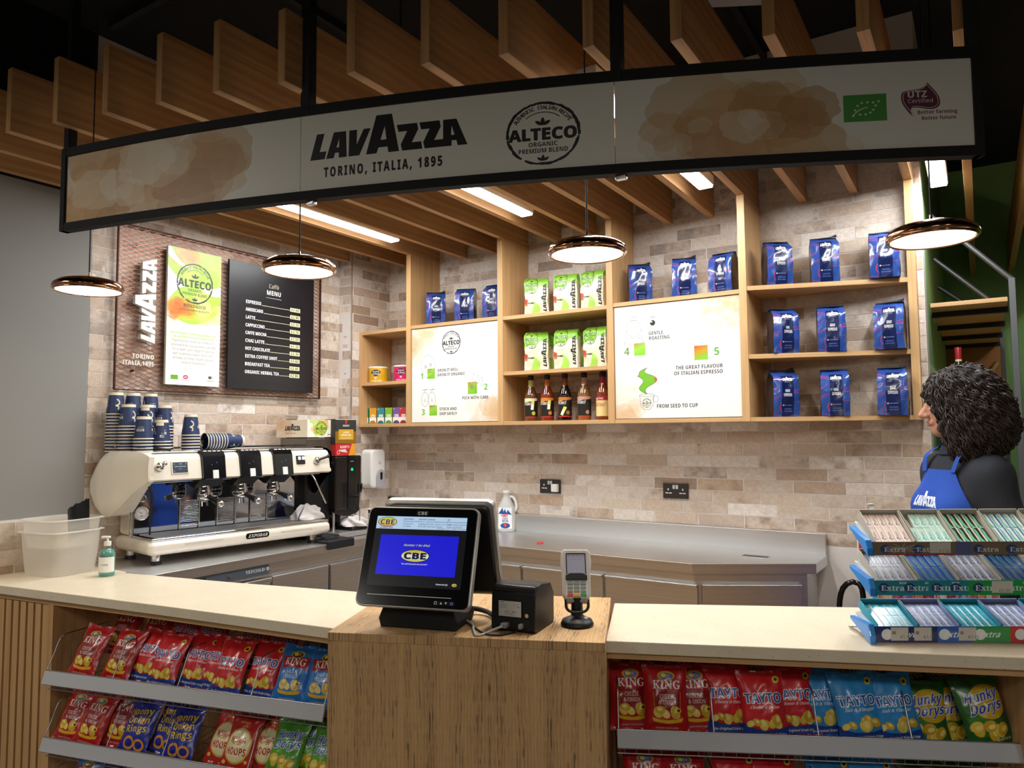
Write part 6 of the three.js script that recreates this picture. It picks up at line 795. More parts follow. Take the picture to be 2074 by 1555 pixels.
// ================= till, printer, card terminal =================
const oval = (c, x, y, a, b, s) => { ell(c, x, y, a * 1.06, b * 1.08, '#1c2050'); const g = c.createLinearGradient(x, y - b, x, y + b); g.addColorStop(0, '#b9d23a'); g.addColorStop(0.5, '#e8c83a'); g.addColorStop(1, '#d9923a'); ell(c, x, y, a, b, g); text(c, 'CBE', x, y + s * 0.36, s, '#1a1e5e', { align: 'center', width: a * 1.66, stroke: '#e8e4c0', sw: 0.05 }); };
{
  const t = thing('till_screen', 'black double sided till with a blue start screen on the oak block', 'till', [-1.456, 0.9725, 2.222], 17 * RAD);
  part(t, 'foot', EX(shape([[-0.118, 0], [0.118, 0], [0.123, 0.02], [0.1, 0.075], [0.088, 0.12], [-0.088, 0.12], [-0.1, 0.075], [-0.123, 0.02]]), 0.15, 0.006).translate(0, 0.006, -0.17), mBlackMatt); part(t, 'neck', RB(0.16, 0.2, 0.05, 0.01, 0, 0.18, -0.085), mBlackMatt); part(t, 'foot_side', RB(0.012, 0.09, 0.05, 0.003, 0.118, 0.055, -0.12), M(0x9a9a9c, 0.4, 0.5));
  const art = draw(1024, 768, (c, w, h) => {
    c.fillStyle = '#0d0f14'; c.fillRect(0, 0, w, h); c.fillStyle = '#bcd8f4'; c.fillRect(w * 0.005, 0, w * 0.985, h * 0.185); oval(c, w * 0.125, h * 0.085, w * 0.1, h * 0.068, h * 0.1); text(c, 'Everywhere. Easily.', w * 0.12, h * 0.175, h * 0.022, '#24408a', { align: 'center' });
    const col = (x, rows) => rows.forEach((s, i) => text(c, s, w * x, h * (0.045 + i * 0.035), h * 0.028, '#3a4a70', { weight: i ? 'normal' : 'bold' })); col(0.3, ['Irish Office', 'IDA Business Park', 'Claremorris', 'Co. Mayo']); col(0.47, ['Northern Ireland', 'Unit 21, Lisburn Enterprise Centre', '24 Ballinderry Rd, Lisburn, Co. Antrim', 'BT28 2BP, Northern Ireland']); col(0.78, ['UK', 'School House Business Centre', 'London Road, Alvaston', 'Derby, DE24 8UQ']); text(c, 'CONTACT US | 1890 373 000', w * 0.98, h * 0.18, h * 0.032, '#7a7060', { align: 'right', weight: 'normal' });
    c.fillStyle = '#1c1cd8'; c.fillRect(w * 0.075, h * 0.27, w * 0.85, h * 0.57); text(c, 'Number 1 for EPoS', w * 0.48, h * 0.43, h * 0.042, '#c8d83a', { align: 'center', italic: 1 }); ell(c, w * 0.48, h * 0.565, w * 0.155, h * 0.093, '#0e1040'); ell(c, w * 0.48, h * 0.565, w * 0.147, h * 0.083, '#b9d8e8'); c.save(); c.beginPath(); c.ellipse(w * 0.48, h * 0.565, w * 0.147, h * 0.083, 0, 0, 6.3); c.clip(); const g = c.createLinearGradient(0, h * 0.48, 0, h * 0.65); g.addColorStop(0, '#c9a83a'); g.addColorStop(0.4, '#e6dca0'); g.addColorStop(0.6, '#dff0f0'); g.addColorStop(1, '#c9b440'); c.fillStyle = g; c.fillRect(w * 0.32, h * 0.46, w * 0.32, h * 0.2); c.restore(); text(c, 'CBE', w * 0.48, h * 0.608, h * 0.12, '#10143c', { align: 'center', width: w * 0.25, stroke: '#10143c', sw: 0.06 }); text(c, '"we sell because we service"', w * 0.48, h * 0.69, h * 0.028, '#e0e4f8', { align: 'center', italic: 1 }); text(c, 'Powered by', w * 0.86, h * 0.955, h * 0.03, '#dfe3ea', { align: 'right', italic: 1 }); oval(c, w * 0.93, h * 0.945, w * 0.026, h * 0.022, h * 0.03);
  });
  for (const s of [1, -1]) { // shop side, staff side
    const m = new THREE.Group(); m.name = s > 0 ? 'front_monitor' : 'rear_monitor'; t.add(m); m.position.set(0.004, 0.078, s > 0 ? 0.045 : -0.19); m.rotation.set(s > 0 ? -0.35 : 0.3, s > 0 ? 0 : 0, 0); if (s < 0) m.position.set(0.035, 0.08, -0.185);
    const H = s > 0 ? 0.298 : 0.31; part(m, 'bezel', EX(rrect(0.36, H, 0.022), 0.018, 0.003).translate(0, H / 2, -0.02), M(0xb9b6b0, 0.3, 0.7)); part(m, 'face', EX(rrect(0.354, H - 0.006, 0.02), 0.002, 0.001).translate(0, H / 2, s > 0 ? 0.0008 : -0.0245), mBlackGloss); part(m, 'rear_shell', EX(rrect(0.33, H - 0.03, 0.02), 0.014, 0.004).translate(0, H / 2, s > 0 ? -0.04 : -0.004), mBlack);
    if (s > 0) {
      part(m, 'display_screen', plane(0.302, 0.212, 0, 0.1635, 0.0052), new THREE.MeshStandardMaterial({ color: 0x050506, roughness: 0.25, emissive: 0xffffff, emissiveMap: art, emissiveIntensity: 0.85 }));
      const logo = draw(128, 48, (c, w, h) => { c.fillStyle = '#08080a'; c.fillRect(0, 0, w, h); text(c, 'CBE', w / 2, h * 0.84, h * 0.9, '#d9d9dc', { align: 'center', width: w * 0.8 }); }); part(m, 'maker_plate', plane(0.04, 0.015, 0, 0.281, 0.0046), MT(logo, 0.3)); part(m, 'trim_line', B(0.27, 0.0012, 0.0008, -0.01, 0.032, 0.0045), mSteel);
      const keys = draw(256, 48, (c, w, h) => { c.fillStyle = '#08080a'; c.fillRect(0, 0, w, h); c.strokeStyle = '#cfcfd4'; c.lineWidth = 4; c.strokeRect(8, 10, 26, 28); c.fillStyle = '#cfcfd4'; c.beginPath(); c.moveTo(76, 36); c.lineTo(88, 12); c.lineTo(100, 36); c.fill(); c.beginPath(); c.moveTo(136, 12); c.lineTo(160, 12); c.lineTo(148, 36); c.fill(); ring(c, 218, 24, 13, 13, 6, '#6a7aff'); }); part(m, 'key_light', plane(0.065, 0.012, 0.105, 0.017, 0.0046), new THREE.MeshStandardMaterial({ color: 0x08080a, emissive: 0xffffff, emissiveMap: keys, emissiveIntensity: 0.6 }));
    }
  }
}
{
  const t = thing('receipt_printer', 'black receipt printer with a white rating label beside the till', 'printer', [-1.207, 0.9725, 2.01], 9 * RAD), w = 0.142, s = [[0, 0.012], [0.01, 0.0], [0.15, 0.0], [0.155, 0.012], [0.155, 0.09], [0.13, 0.122], [0.06, 0.132], [0.022, 0.13], [0.006, 0.11]];
  part(t, 'body', EX(s.map(([z, y]) => [z, y]), w - 0.008, 0.004).rotateY(Math.PI / 2).translate(-w / 2 + 0.004, 0, 0.075), mBlack);
  part(t, 'top_cover', RB(w - 0.006, 0.02, 0.05, 0.008, 0, 0.125, 0.045), M(0x2b2a2a, 0.3, 0.2)); part(t, 'port_recess', B(w - 0.03, 0.03, 0.004, 0, 0.024, 0.0775), mBlackMatt);
  const lb = draw(320, 200, (c, a, b) => { c.fillStyle = '#c9c6bf'; c.fillRect(0, 0, a, b); text(c, 'EPSON', 14, 24, 20, '#333'); for (let i = 0; i < 40; i++) { c.fillStyle = hash(i, 1, 2) > 0.5 ? '#333' : '#bbb'; c.fillRect(90 + i * 4, 130, 3, 16); c.fillRect(90 + i * 3, 160, 2, 16); } for (let i = 0; i < 5; i++) { c.fillStyle = '#8a8880'; c.fillRect(16, 40 + i * 12, 100, 4); } text(c, 'CE', 262, 80, 26, '#333'); text(c, 'FC', 262, 44, 22, '#333'); ring(c, 225, 40, 12, 12, 3, '#555'); }); part(t, 'rating_label', plane(0.073, 0.045, -0.008, 0.068, 0.0802), MT(lb, 0.6)); part(t, 'seal_sticker', new THREE.CircleGeometry(0.006, 16).translate(0.046, 0.052, 0.0803), M(0xd9b98a, 0.6));
  part(t, 'cable_plug', join(RB(0.02, 0.014, 0.03, 0.003, -0.02, 0.022, 0.09), RB(0.012, 0.014, 0.02, 0.003, 0.03, 0.022, 0.086)), M(0x8a8a88, 0.5)); 
}
solo('grey_cable', 'light grey flat cable from the printer lying on the oak top', 'cable', TU([pY(1018, 1268, 0.995), pY(1000, 1275, 0.985), pY(982, 1283, 0.976), pY(966, 1286, 0.9765), pY(960, 1278, 0.977), pY(955, 1262, 0.98), pY(935, 1252, 0.985)], 0.0036, 40), M(0xb9b8b6, 0.5));
solo('black_cable', 'thin black cable looping in front of the printer', 'cable', TU([pY(1058, 1268, 0.995), pY(1045, 1278, 0.978), pY(1010, 1286, 0.9755), pY(985, 1284, 0.9755), pY(960, 1270, 0.976), pY(940, 1258, 0.982)], 0.0026, 40), mCord);
solo('ribbed_cable', 'thick ribbed black cable between till and printer', 'cable', TU([pY(930, 1236, 0.99), pY(960, 1232, 0.99), pY(985, 1238, 0.985), pY(1002, 1248, 0.985)], 0.008, 30), mBlackMatt);
{
  const t = thing('card_terminal', 'grey card terminal with keypad on a round black stand', 'card terminal', [-1.069, 0.9725, 1.917], 31 * RAD);
  part(t, 'stand_foot', LA([[0, 0], [0.048, 0], [0.051, 0.006], [0.045, 0.018], [0.022, 0.028], [0.018, 0.034], [0, 0.034]], 36), mBlack); part(t, 'stand_column', CY(0.017, 0.019, 0.06, 0, 0.055, 0), mBlack); part(t, 'foot_sticker', new THREE.CircleGeometry(0.006, 16).rotateX(-1.1).translate(0.026, 0.0275, 0.02), mWhite);
  const b = new THREE.Group(); b.name = 'handset'; t.add(b); b.position.set(0, 0.085, 0.012); b.rotation.x = -0.42;
  const gs = shape([[-0.034, 0], [0.034, 0], [0.039, 0.01], [0.04, 0.075], [0.044, 0.105], [0.042, 0.138], [0.036, 0.146], [-0.036, 0.146], [-0.042, 0.138], [-0.044, 0.105], [-0.04, 0.075], [-0.039, 0.01]]);
  part(b, 'shell', EX(gs, 0.026, 0.004).translate(0, 0, -0.03), M(0xc9c2ba, 0.4)); const sc = draw(256, 288, (c, w, h) => { c.fillStyle = '#9a98a8'; c.fillRect(0, 0, w, h); for (let i = 0; i < 4; i++) ell(c, 36 + i * 60, 26, 10, 8, '#b06a5a'); text(c, 'Please wait', w / 2, 90, 28, '#7a7080', { align: 'center', weight: 'normal' }); });
  part(b, 'display_screen', plane(0.056, 0.061, 0, 0.104, 0.0006), new THREE.MeshStandardMaterial({ map: sc, roughness: 0.2, emissive: 0xffffff, emissiveMap: sc, emissiveIntensity: 0.15 })); part(b, 'screen_frame', join(B(0.06, 0.003, 0.002, 0, 0.136, 0.001), B(0.003, 0.064, 0.002, -0.0295, 0.104, 0.001), B(0.003, 0.064, 0.002, 0.0295, 0.104, 0.001)), mBlack);
  part(b, 'key_shield', EX(shape([[-0.031, 0.055], [0.031, 0.055], [0.031, 0.066], [0.018, 0.073], [-0.018, 0.073], [-0.031, 0.066]]), 0.01, 0.002).translate(0, 0, -0.004), mBlack); part(b, 'key_plate', EX(rrect(0.064, 0.052, 0.006), 0.001, 0.0005).translate(0, 0.03, 0), mWhite);
  for (let r = 0; r < 4; r++) for (let q = 0; q < 3; q++) part(b, 'key', RB(0.017, 0.0085, 0.004, 0.0018, (q - 1) * 0.0205, 0.0535 - r * 0.0112, 0.003), M(0x8d958c, 0.5)); [0xd0423a, 0xd9a82a, 0x3a9a50].forEach((c, q) => part(b, 'key', RB(0.018, 0.0105, 0.004, 0.0018, (q - 1) * 0.0205, 0.0085, 0.003), M(c, 0.45)));
  part(b, 'card_slot', RB(0.066, 0.014, 0.03, 0.004, 0, -0.006, -0.016), M(0x8f887e, 0.4)); part(b, 'cradle', join(TU([[-0.034, -0.002, -0.01], [-0.032, -0.03, -0.008], [-0.02, -0.04, -0.006], [0.02, -0.04, -0.006], [0.032, -0.03, -0.008], [0.034, -0.002, -0.01]], 0.0045)), mBlack);
  const nm = draw(256, 48, (c, w, h) => { c.fillStyle = '#c9c2ba'; c.fillRect(0, 0, w, h); text(c, 'VeriFone', 20, 34, 32, '#b06a4a', { weight: 'normal' }); text(c, 'Vx 820', 180, 34, 22, '#a9a29a', { weight: 'normal' }); }); part(b, 'maker_plate', plane(0.06, 0.008, 0, 0.1415, 0.0044), MT(nm, 0.4));
}
// ================= plastic boxes, packet, soap =================
const mFrost = M(0xf4f0e8, 0.42, 0, { transmission: 0.62, thickness: 0, side: THREE.DoubleSide });
{
  const pan = (label, y, H, bw, bd, tw, td, pos) => { const t = thing('plastic_container', label, 'container', [pos[0], y, pos[1]], 8 * RAD); const R = (w, d, yy) => (u) => { const k = 4.5, a = u * 6.2832, ca = Math.cos(a), sa = Math.sin(a), e = (Math.abs(ca) ** k + Math.abs(sa) ** k) ** (-1 / k); return [ca * e * w / 2, yy, -sa * e * d / 2]; }; part(t, 'walls', join(grid(64, 8, (u, v) => R(mix(bw, tw, v ** 0.8), mix(bd, td, v ** 0.8), v * H)(u)), grid(64, 2, (u, v) => { const p = R(bw, bd, 0.001)(u); return [p[0] * v, 0.001, p[2] * v]; })), mFrost); part(t, 'rim', join(grid(64, 2, (u, v) => R(mix(tw, tw + 0.03, v), mix(td, td + 0.03, v), H - 0.004 * v * v)(u))), mFrost); return t; };
  pan('frosted plastic container standing on the cream counter by the brick upstand', YC + 0.001, 0.192, 0.235, 0.215, 0.27, 0.25, [-3.53, 2.235]); pan('frosted plastic tray nested in the top of the container', YC + 0.12, 0.125, 0.225, 0.205, 0.268, 0.248, [-3.53, 2.235]);
  const p = thing('black_packet', 'black crumpled packet sticking out of the plastic container', 'packet', [-3.47, YC + 0.155, 2.19], 0.6); part(p, 'sleeve', grid(10, 8, (u, v) => [(u - 0.5) * 0.09, v * 0.15 + (u - 0.5) * 0.05, 0.012 * Math.sin(u * 5) + 0.01 * v + 0.006 * fbm(u * 5, v * 5, 3)]), M(0x17181b, 0.35, 0, { side: THREE.DoubleSide })); part(p, 'torn_edge', grid(12, 1, (u, v) => [(u - 0.5) * 0.09, 0.15 + (u - 0.5) * 0.05 + v * 0.008 * hash(Math.round(u * 12), 2, 2), 0.012 * Math.sin(u * 5) + 0.011]), M(0x2a2a2e, 0.5, 0, { side: THREE.DoubleSide }));
  const s = thing('soap_bottle', 'green hand sanitiser bottle with a white pump and label', 'bottle', [-3.255, YC + 0.001, 2.174], 33 * RAD); s.scale.setScalar(0.93);
  part(s, 'liquid', LA([[0, 0.002], [0.031, 0.002], [0.033, 0.006], [0.033, 0.098], [0.029, 0.112], [0.02, 0.121], [0, 0.121]], 32), M(0x8fe6d8, 0.1, 0, { transmission: 0.75, thickness: 0.06, ior: 1.2, attenuationColor: 0x3fc8b4, attenuationDistance: 0.09 })); part(s, 'clear_bottle', LA([[0, 0], [0.033, 0], [0.035, 0.005], [0.035, 0.1], [0.03, 0.116], [0.018, 0.126], [0.0145, 0.13], [0.0145, 0.14]], 32), M(0xdff2ee, 0.04, 0, { transmission: 0.9, thickness: 0 }));
  const lb = draw(512, 256, (c, w, h) => { c.fillStyle = '#ece9e0'; c.fillRect(0, 0, w, h); text(c, 'TRI', w * 0.34, h * 0.56, 46, '#7ab0c8'); text(c, 'GON', w * 0.5, h * 0.56, 46, '#54606a'); ring(c, w * 0.5, h * 0.52, 110, 100, 2, '#dad6cc'); }); part(s, 'label', new THREE.CylinderGeometry(0.0355, 0.0355, 0.07, 32, 1, true, -1.5, 3).translate(0, 0.055, 0), MT(lb, 0.5));
  part(s, 'pump', join(CY(0.0155, 0.0155, 0.02, 0, 0.15, 0), CY(0.005, 0.005, 0.02, 0, 0.168, 0), RB(0.04, 0.01, 0.016, 0.004, -0.008, 0.18, 0)), mWhite);
}

// ================= chewing gum stand =================
{
  const T = 31.2 * RAD, O = V(-0.287, YC, 1.58), at = (x, y, z) => V(O.x + x * Math.cos(T) + z * Math.sin(T), O.y + y, O.z - x * Math.sin(T) + z * Math.cos(T));
  const t = thing('gum_stand', 'three tier wire stand of chewing gum with blue end clips', 'stand', [O.x, O.y + 0.001, O.z], T), W = 0.66, mClip = M(0x2a86d8, 0.3, 0, { clearcoat: 0.4 });
  const tiers = [[0.004, 0.05, 0.094, -0.112], [0.14, 0.182, 0.246, -0.104], [0.252, 0.29, 0.366, -0.094]];
  const fr = [['air', 'blue'], ['extra', 'teal'], ['extra', 'brown']];
  const strips = [
    (c, w, h) => { [['#16306e', 'Airwaves', 0, 0.27], ['#1f66c0', 'Extra', 0.27, 0.42], ['#2a9a50', 'Extra', 0.42, 0.58], ['#c8282c', 'Extra', 0.58, 0.8], ['#16306e', 'Airwaves', 0.8, 1]].forEach(([k, s, a, b]) => { c.fillStyle = k; c.fillRect(w * a, 0, w * (b - a) + 1, h); ell(c, w * (a + (b - a) * 0.2), h * 0.5, h * 0.34, h * 0.34, '#e8eef4'); text(c, s, w * (a + (b - a) * 0.15), h * 0.68, h * 0.5, '#f0f2f6', { italic: 1 }); }); for (const x of [0.07, 0.17, 0.36, 0.7]) { c.fillStyle = '#cfccc6'; c.fillRect(w * x, h * 0.06, w * 0.075, h * 0.82); text(c, '€1.15', w * (x + 0.04), h * 0.75, h * 0.26, '#55524c', { weight: 'normal' }); c.fillStyle = '#8a8680'; c.fillRect(w * (x + 0.006), h * 0.3, w * 0.015, h * 0.2); } },
    (c, w, h) => { [['#1a8a9a', 0, 0.23], ['#1a8a9a', 0.23, 0.4], ['#22a050', 0.4, 0.66], ['#1f70c8', 0.66, 1]].forEach(([k, a, b]) => { c.fillStyle = k; c.fillRect(w * a, 0, w * (b - a) + 1, h); for (const q of [0.08, 0.56]) { const x = w * (a + (b - a) * q); ell(c, x + h * 0.3, h * 0.5, h * 0.32, h * 0.32, '#22407a'); text(c, 'Extra', x + h * 0.12, h * 0.7, h * 0.5, '#e6ecf0', { font: 'serif' }); text(c, 'NEW', x + h * 1.2, h * 0.25, h * 0.2, '#e6ecf0'); } }); c.fillStyle = '#d6d2ca'; c.fillRect(w * 0.5, h * 0.05, w * 0.09, h * 0.8); text(c, '€0.90', w * 0.53, h * 0.8, h * 0.28, '#77736c', { weight: 'normal' }); },
    (c, w, h) => { c.fillStyle = '#7a6a56'; c.fillRect(0, 0, w, h); for (const q of [0.06, 0.2, 0.46, 0.6, 0.8]) { ell(c, w * q, h * 0.56, h * 0.34, h * 0.34, '#3a4a78'); text(c, 'Extra', w * q - h * 0.1, h * 0.75, h * 0.46, '#d9dde2', { font: 'serif' }); } for (let i = 0; i < 9; i++) line(c, [[w * 0.13, h * 0.5], [w * 0.13 + Math.cos(i * 0.7) * h, h * 0.5 + Math.sin(i * 0.7) * h * 0.4]], 3, '#d8d4cc'); c.fillStyle = '#56628a'; c.fillRect(w * 0.36, 0, w * 0.07, h); c.fillStyle = '#c9c3b8'; c.fillRect(w * 0.25, h * 0.05, w * 0.09, h * 0.8); c.fillRect(w * 0.68, h * 0.05, w * 0.08, h * 0.8); text(c, '€1.15', w * 0.29, h * 0.8, h * 0.26, '#77736c', { weight: 'normal' }); c.fillStyle = '#b02a2a'; c.fillRect(w * 0.06, h * 0.92, w * 0.3, h * 0.08); }];
  const packArt = (base, edge, txt, mark, wave) => draw(96, 320, (c, w, h) => { c.fillStyle = base; c.fillRect(0, 0, w, h); c.fillStyle = edge; c.fillRect(0, 0, 10, h); c.fillRect(w - 8, 0, 8, h); if (wave) { c.fillStyle = wave; c.beginPath(); c.moveTo(w * 0.15, 0); c.bezierCurveTo(w * 1.1, h * 0.2, w * 0.1, h * 0.6, w * 0.9, h); c.lineTo(w * 0.35, h); c.bezierCurveTo(-w * 0.2, h * 0.6, w * 0.6, h * 0.3, 0, 0); c.fill(); } else { ell(c, w * 0.5, h * 0.72, w * 0.3, h * 0.09, mark); ell(c, w * 0.56, h * 0.71, w * 0.2, h * 0.06, base); text(c, txt, w * 0.66, h * 0.6, 40, mark, { turn: -Math.PI / 2 }); } line(c, [[0, 4], [w, 4]], 8, '#f0f0f0'); });
  const K = { pink: ['#e6cdc0', '#f4e6dc', 'Extra', '#3a4a70'], mint: ['#bfe0d2', '#e6f2ea', 'Extra', '#2a9a9a'], wave1: ['#241c1c', '#e8dcc0', '', '#000', '#6fc0a0'], wave2: ['#e6eef0', '#3a78b0', '', '#000', '#8cc8b0'], grey: ['#b8b8c2', '#e4e4ea', 'Extra', '#3a4a70'], wave3: ['#1a4cb8', '#1a4cb8', '', '#000', '#3f8f86'], silver: ['#a9abb8', '#dfe0e6', 'Extra', '#2a2c38'], wave4: ['#12408a', '#12408a', '', '#000', '#3a7a78'], teal: ['#3fb0c0', '#d8eef2', 'Extra', '#1a4a60'], lilac: ['#9fa8c8', '#e2e4ee', 'Extra', '#3a4a80'], aqua: ['#48b8cc', '#dcf0f4', 'Extra', '#1a5a6a'] };
  const names = { pink: 'pale pink', mint: 'pale mint', wave1: 'black with green wave', wave2: 'white with green wave', grey: 'grey', wave3: 'bright blue with green wave', silver: 'silver', wave4: 'navy with green wave', teal: 'teal', lilac: 'lilac', aqua: 'aqua' };
  const packGeo = (() => { const g = RB(0.0195, 0.012, 0.062, 0.0015, 0, 0, 0, 1), p = g.attributes.position, uv = g.attributes.uv; for (let i = 0; i < p.count; i++) uv.setXY(i, p.getX(i) / 0.0195 + 0.5, 0.5 - p.getZ(i) / 0.062); return g; })();
  const packMat = {}; for (const k in K) packMat[k] = MT(packArt(...K[k]), 0.28, { clearcoat: 0.5, clearcoatRoughness: 0.15 });
  const fill = [['teal', 'lilac', 'aqua', 'lilac', 'teal'], ['grey', 'wave3', 'silver', 'wave4', 'grey'], ['pink', 'mint', 'wave1', 'wave2', 'mint']];
  const tierName = ['lowest', 'middle', 'top'];
  tiers.forEach(([y0, y1, yb, zb], k) => {
    const zf = [0, 0.012, 0.004][k], sl = Math.atan2(yb - y1, zf - zb), len = Math.hypot(yb - y1, zf - zb);
    part(t, 'tray', EX([[zf, y0], [zf + 0.006, y0], [zf + 0.008, y1], [zf, y1 - 0.012], [zb, yb - 0.03], [zb, yb - 0.036]].map(([z, y]) => [-z, y]), W, 0).rotateY(Math.PI / 2), M(0xc9ccd0, 0.4));
    part(t, 'price_strip', grid(1, 1, (u, v) => [u * W, mix(y0, y1, v), zf + 0.0068 + v * 0.002]), MT(draw(1536, 110, strips[k]), 0.3, { clearcoat: 0.6 }));
    part(t, 'end_clip', EX(shape([[-zf - 0.012, y0 - 0.002], [-zf - 0.014, y0 + 0.02], [-zf - 0.004, y1 + 0.002], [-zb, yb - 0.045], [-zb - 0.002, yb - 0.05], [-zf - 0.02, y0 - 0.002]].map(([z, y]) => [z, y])), 0.012, 0.003).rotateY(Math.PI / 2).translate(-0.014, 0, 0), mClip);
    for (let b = 0; b < 5; b++) {
      const x0 = 0.012 + b * 0.118, kind = fill[k][b], carton = part(t, 'carton', join(B(0.112, 0.002, len, 0, -0.016, 0), B(0.002, 0.026, len, -0.056, -0.004, 0), B(0.002, 0.026, len, 0.056, -0.004, 0), B(0.112, 0.03, 0.002, 0, -0.002, -len / 2), B(0.112, 0.016, 0.002, 0, -0.009, len / 2)), M(k === 0 ? [0x2a9ab0, 0x8a94b8][b % 2] : 0xb9b2a4, 0.5), [x0 + 0.057, (y1 + yb) / 2 - 0.004, (zf + zb) / 2], [sl, 0, 0]);
      for (let r = 0; r < 2; r++) for (let i = 0; i < 5; i++) {
        if (k === 2 && b === 1 && r === 0 && i === 0) continue;
        const lz = (r ? 0.25 : -0.25) * len * 0.94, lx = (i - 2) * 0.0212, ly = -0.008 + 0.0015 * hash(i, b + r * 7, k);
        const p = at(x0 + 0.057 + lx, (y1 + yb) / 2 - 0.004 + ly * Math.cos(sl) - lz * Math.sin(sl), (zf + zb) / 2 + ly * Math.sin(sl) + lz * Math.cos(sl));
        const m = solo('gum_pack', `${names[kind]} gum pack, ${tierName[k]} tier, ${['carton by the blue clip', 'second carton from blue clip', 'third carton from blue clip', 'fourth carton from blue clip', 'fifth carton from blue clip'][b]}`, 'gum pack', packGeo, packMat[kind], p, 0, `${tierName[k]} tier gum, carton ${b + 1}`); m.rotation.set(sl, T, 0, 'YXZ'); m.scale.z = len / 0.132;
      }
    }
  });
  for (const x of [0.045, 0.56]) { part(t, 'stand_post', RB(0.016, 0.385, 0.012, 0.002, x + 0.02, 0.193, -0.128), mSteel); for (const [y0, y1, yb, zb] of tiers) part(t, 'tray_bracket', rod([x + 0.02, yb - 0.04, zb], [x + 0.02, yb - 0.045, -0.128], 0.004), mWire); }
  part(t, 'base_wire', join(rod([0, 0.006, 0.004], [0, 0.006, -0.16], 0.003), rod([W, 0.006, 0.004], [W, 0.006, -0.16], 0.003), rod([0, 0.006, -0.16], [W, 0.006, -0.16], 0.003)), mWire);
  const barCols = [['#e0b020', 'yellow'], ['#6a2a8a', 'purple'], ['#b02a5a', 'crimson'], ['#c8342a', 'red'], ['#7a3aa0', 'violet'], ['#e08a20', 'orange']];
  barCols.forEach(([c, n], i) => { const m = draw(128, 64, (x, w, h) => { x.fillStyle = c; x.fillRect(0, 0, w, h); stain(x, w / 2, h / 2, w, h, ['#f0d060', '#ffffff', '#3a1a50', '#d83a3a'], i + 3, 14, 0.4); }); solo('chocolate_bar', `${n} wrapped chocolate bar standing behind the gum stand`, 'chocolate bar', RB(0.062, 0.1, 0.016, 0.006), MT(m, 0.3, { clearcoat: 0.5 }), at(0.12 + i * 0.068, 0.052, -0.21), T); });
}
// ================= fire sign and hose on the wall =================
{ const t = thing('fire_sign', 'red and white fire equipment sign low on the brick wall', 'sign', [-0.485, 0.95, 0.006]); part(t, 'plate', RB(0.1, 0.25, 0.003, 0.001, 0, 0, 0), mWhite); const a = draw(160, 400, (c, w, h) => { c.fillStyle = '#e9e6e2'; c.fillRect(0, 0, w, h); c.fillStyle = '#c22a2e'; c.fillRect(10, 10, w - 20, h * 0.34); c.fillStyle = '#e9e6e2'; c.fillRect(58, 62, 46, 78); line(c, [[58, 60], [60, 36], [110, 36]], 9, '#e9e6e2'); for (let i = 0; i < 8; i++) { c.fillStyle = '#8a8680'; c.fillRect(16, h * (0.42 + i * 0.06), w - 40, 6); } }); part(t, 'print', plane(0.097, 0.247, 0, 0, 0.0018), MT(a, 0.5)); }
solo('black_hose', 'arched black hose with a chrome fitting beside the steel counter', 'hose', TU([V(pZ(1701, 1250, 0.14).x, 0.01, 0.14), pZ(1701, 1250, 0.14), pZ(1701, 1215, 0.14), pZ(1708, 1190, 0.14), pZ(1724, 1178, 0.14), pZ(1742, 1184, 0.14), pZ(1748, 1205, 0.14), pZ(1748, 1250, 0.14), V(pZ(1748, 1250, 0.14).x, 0.01, 0.14)], 0.013, 60, 12), mBlackGloss);

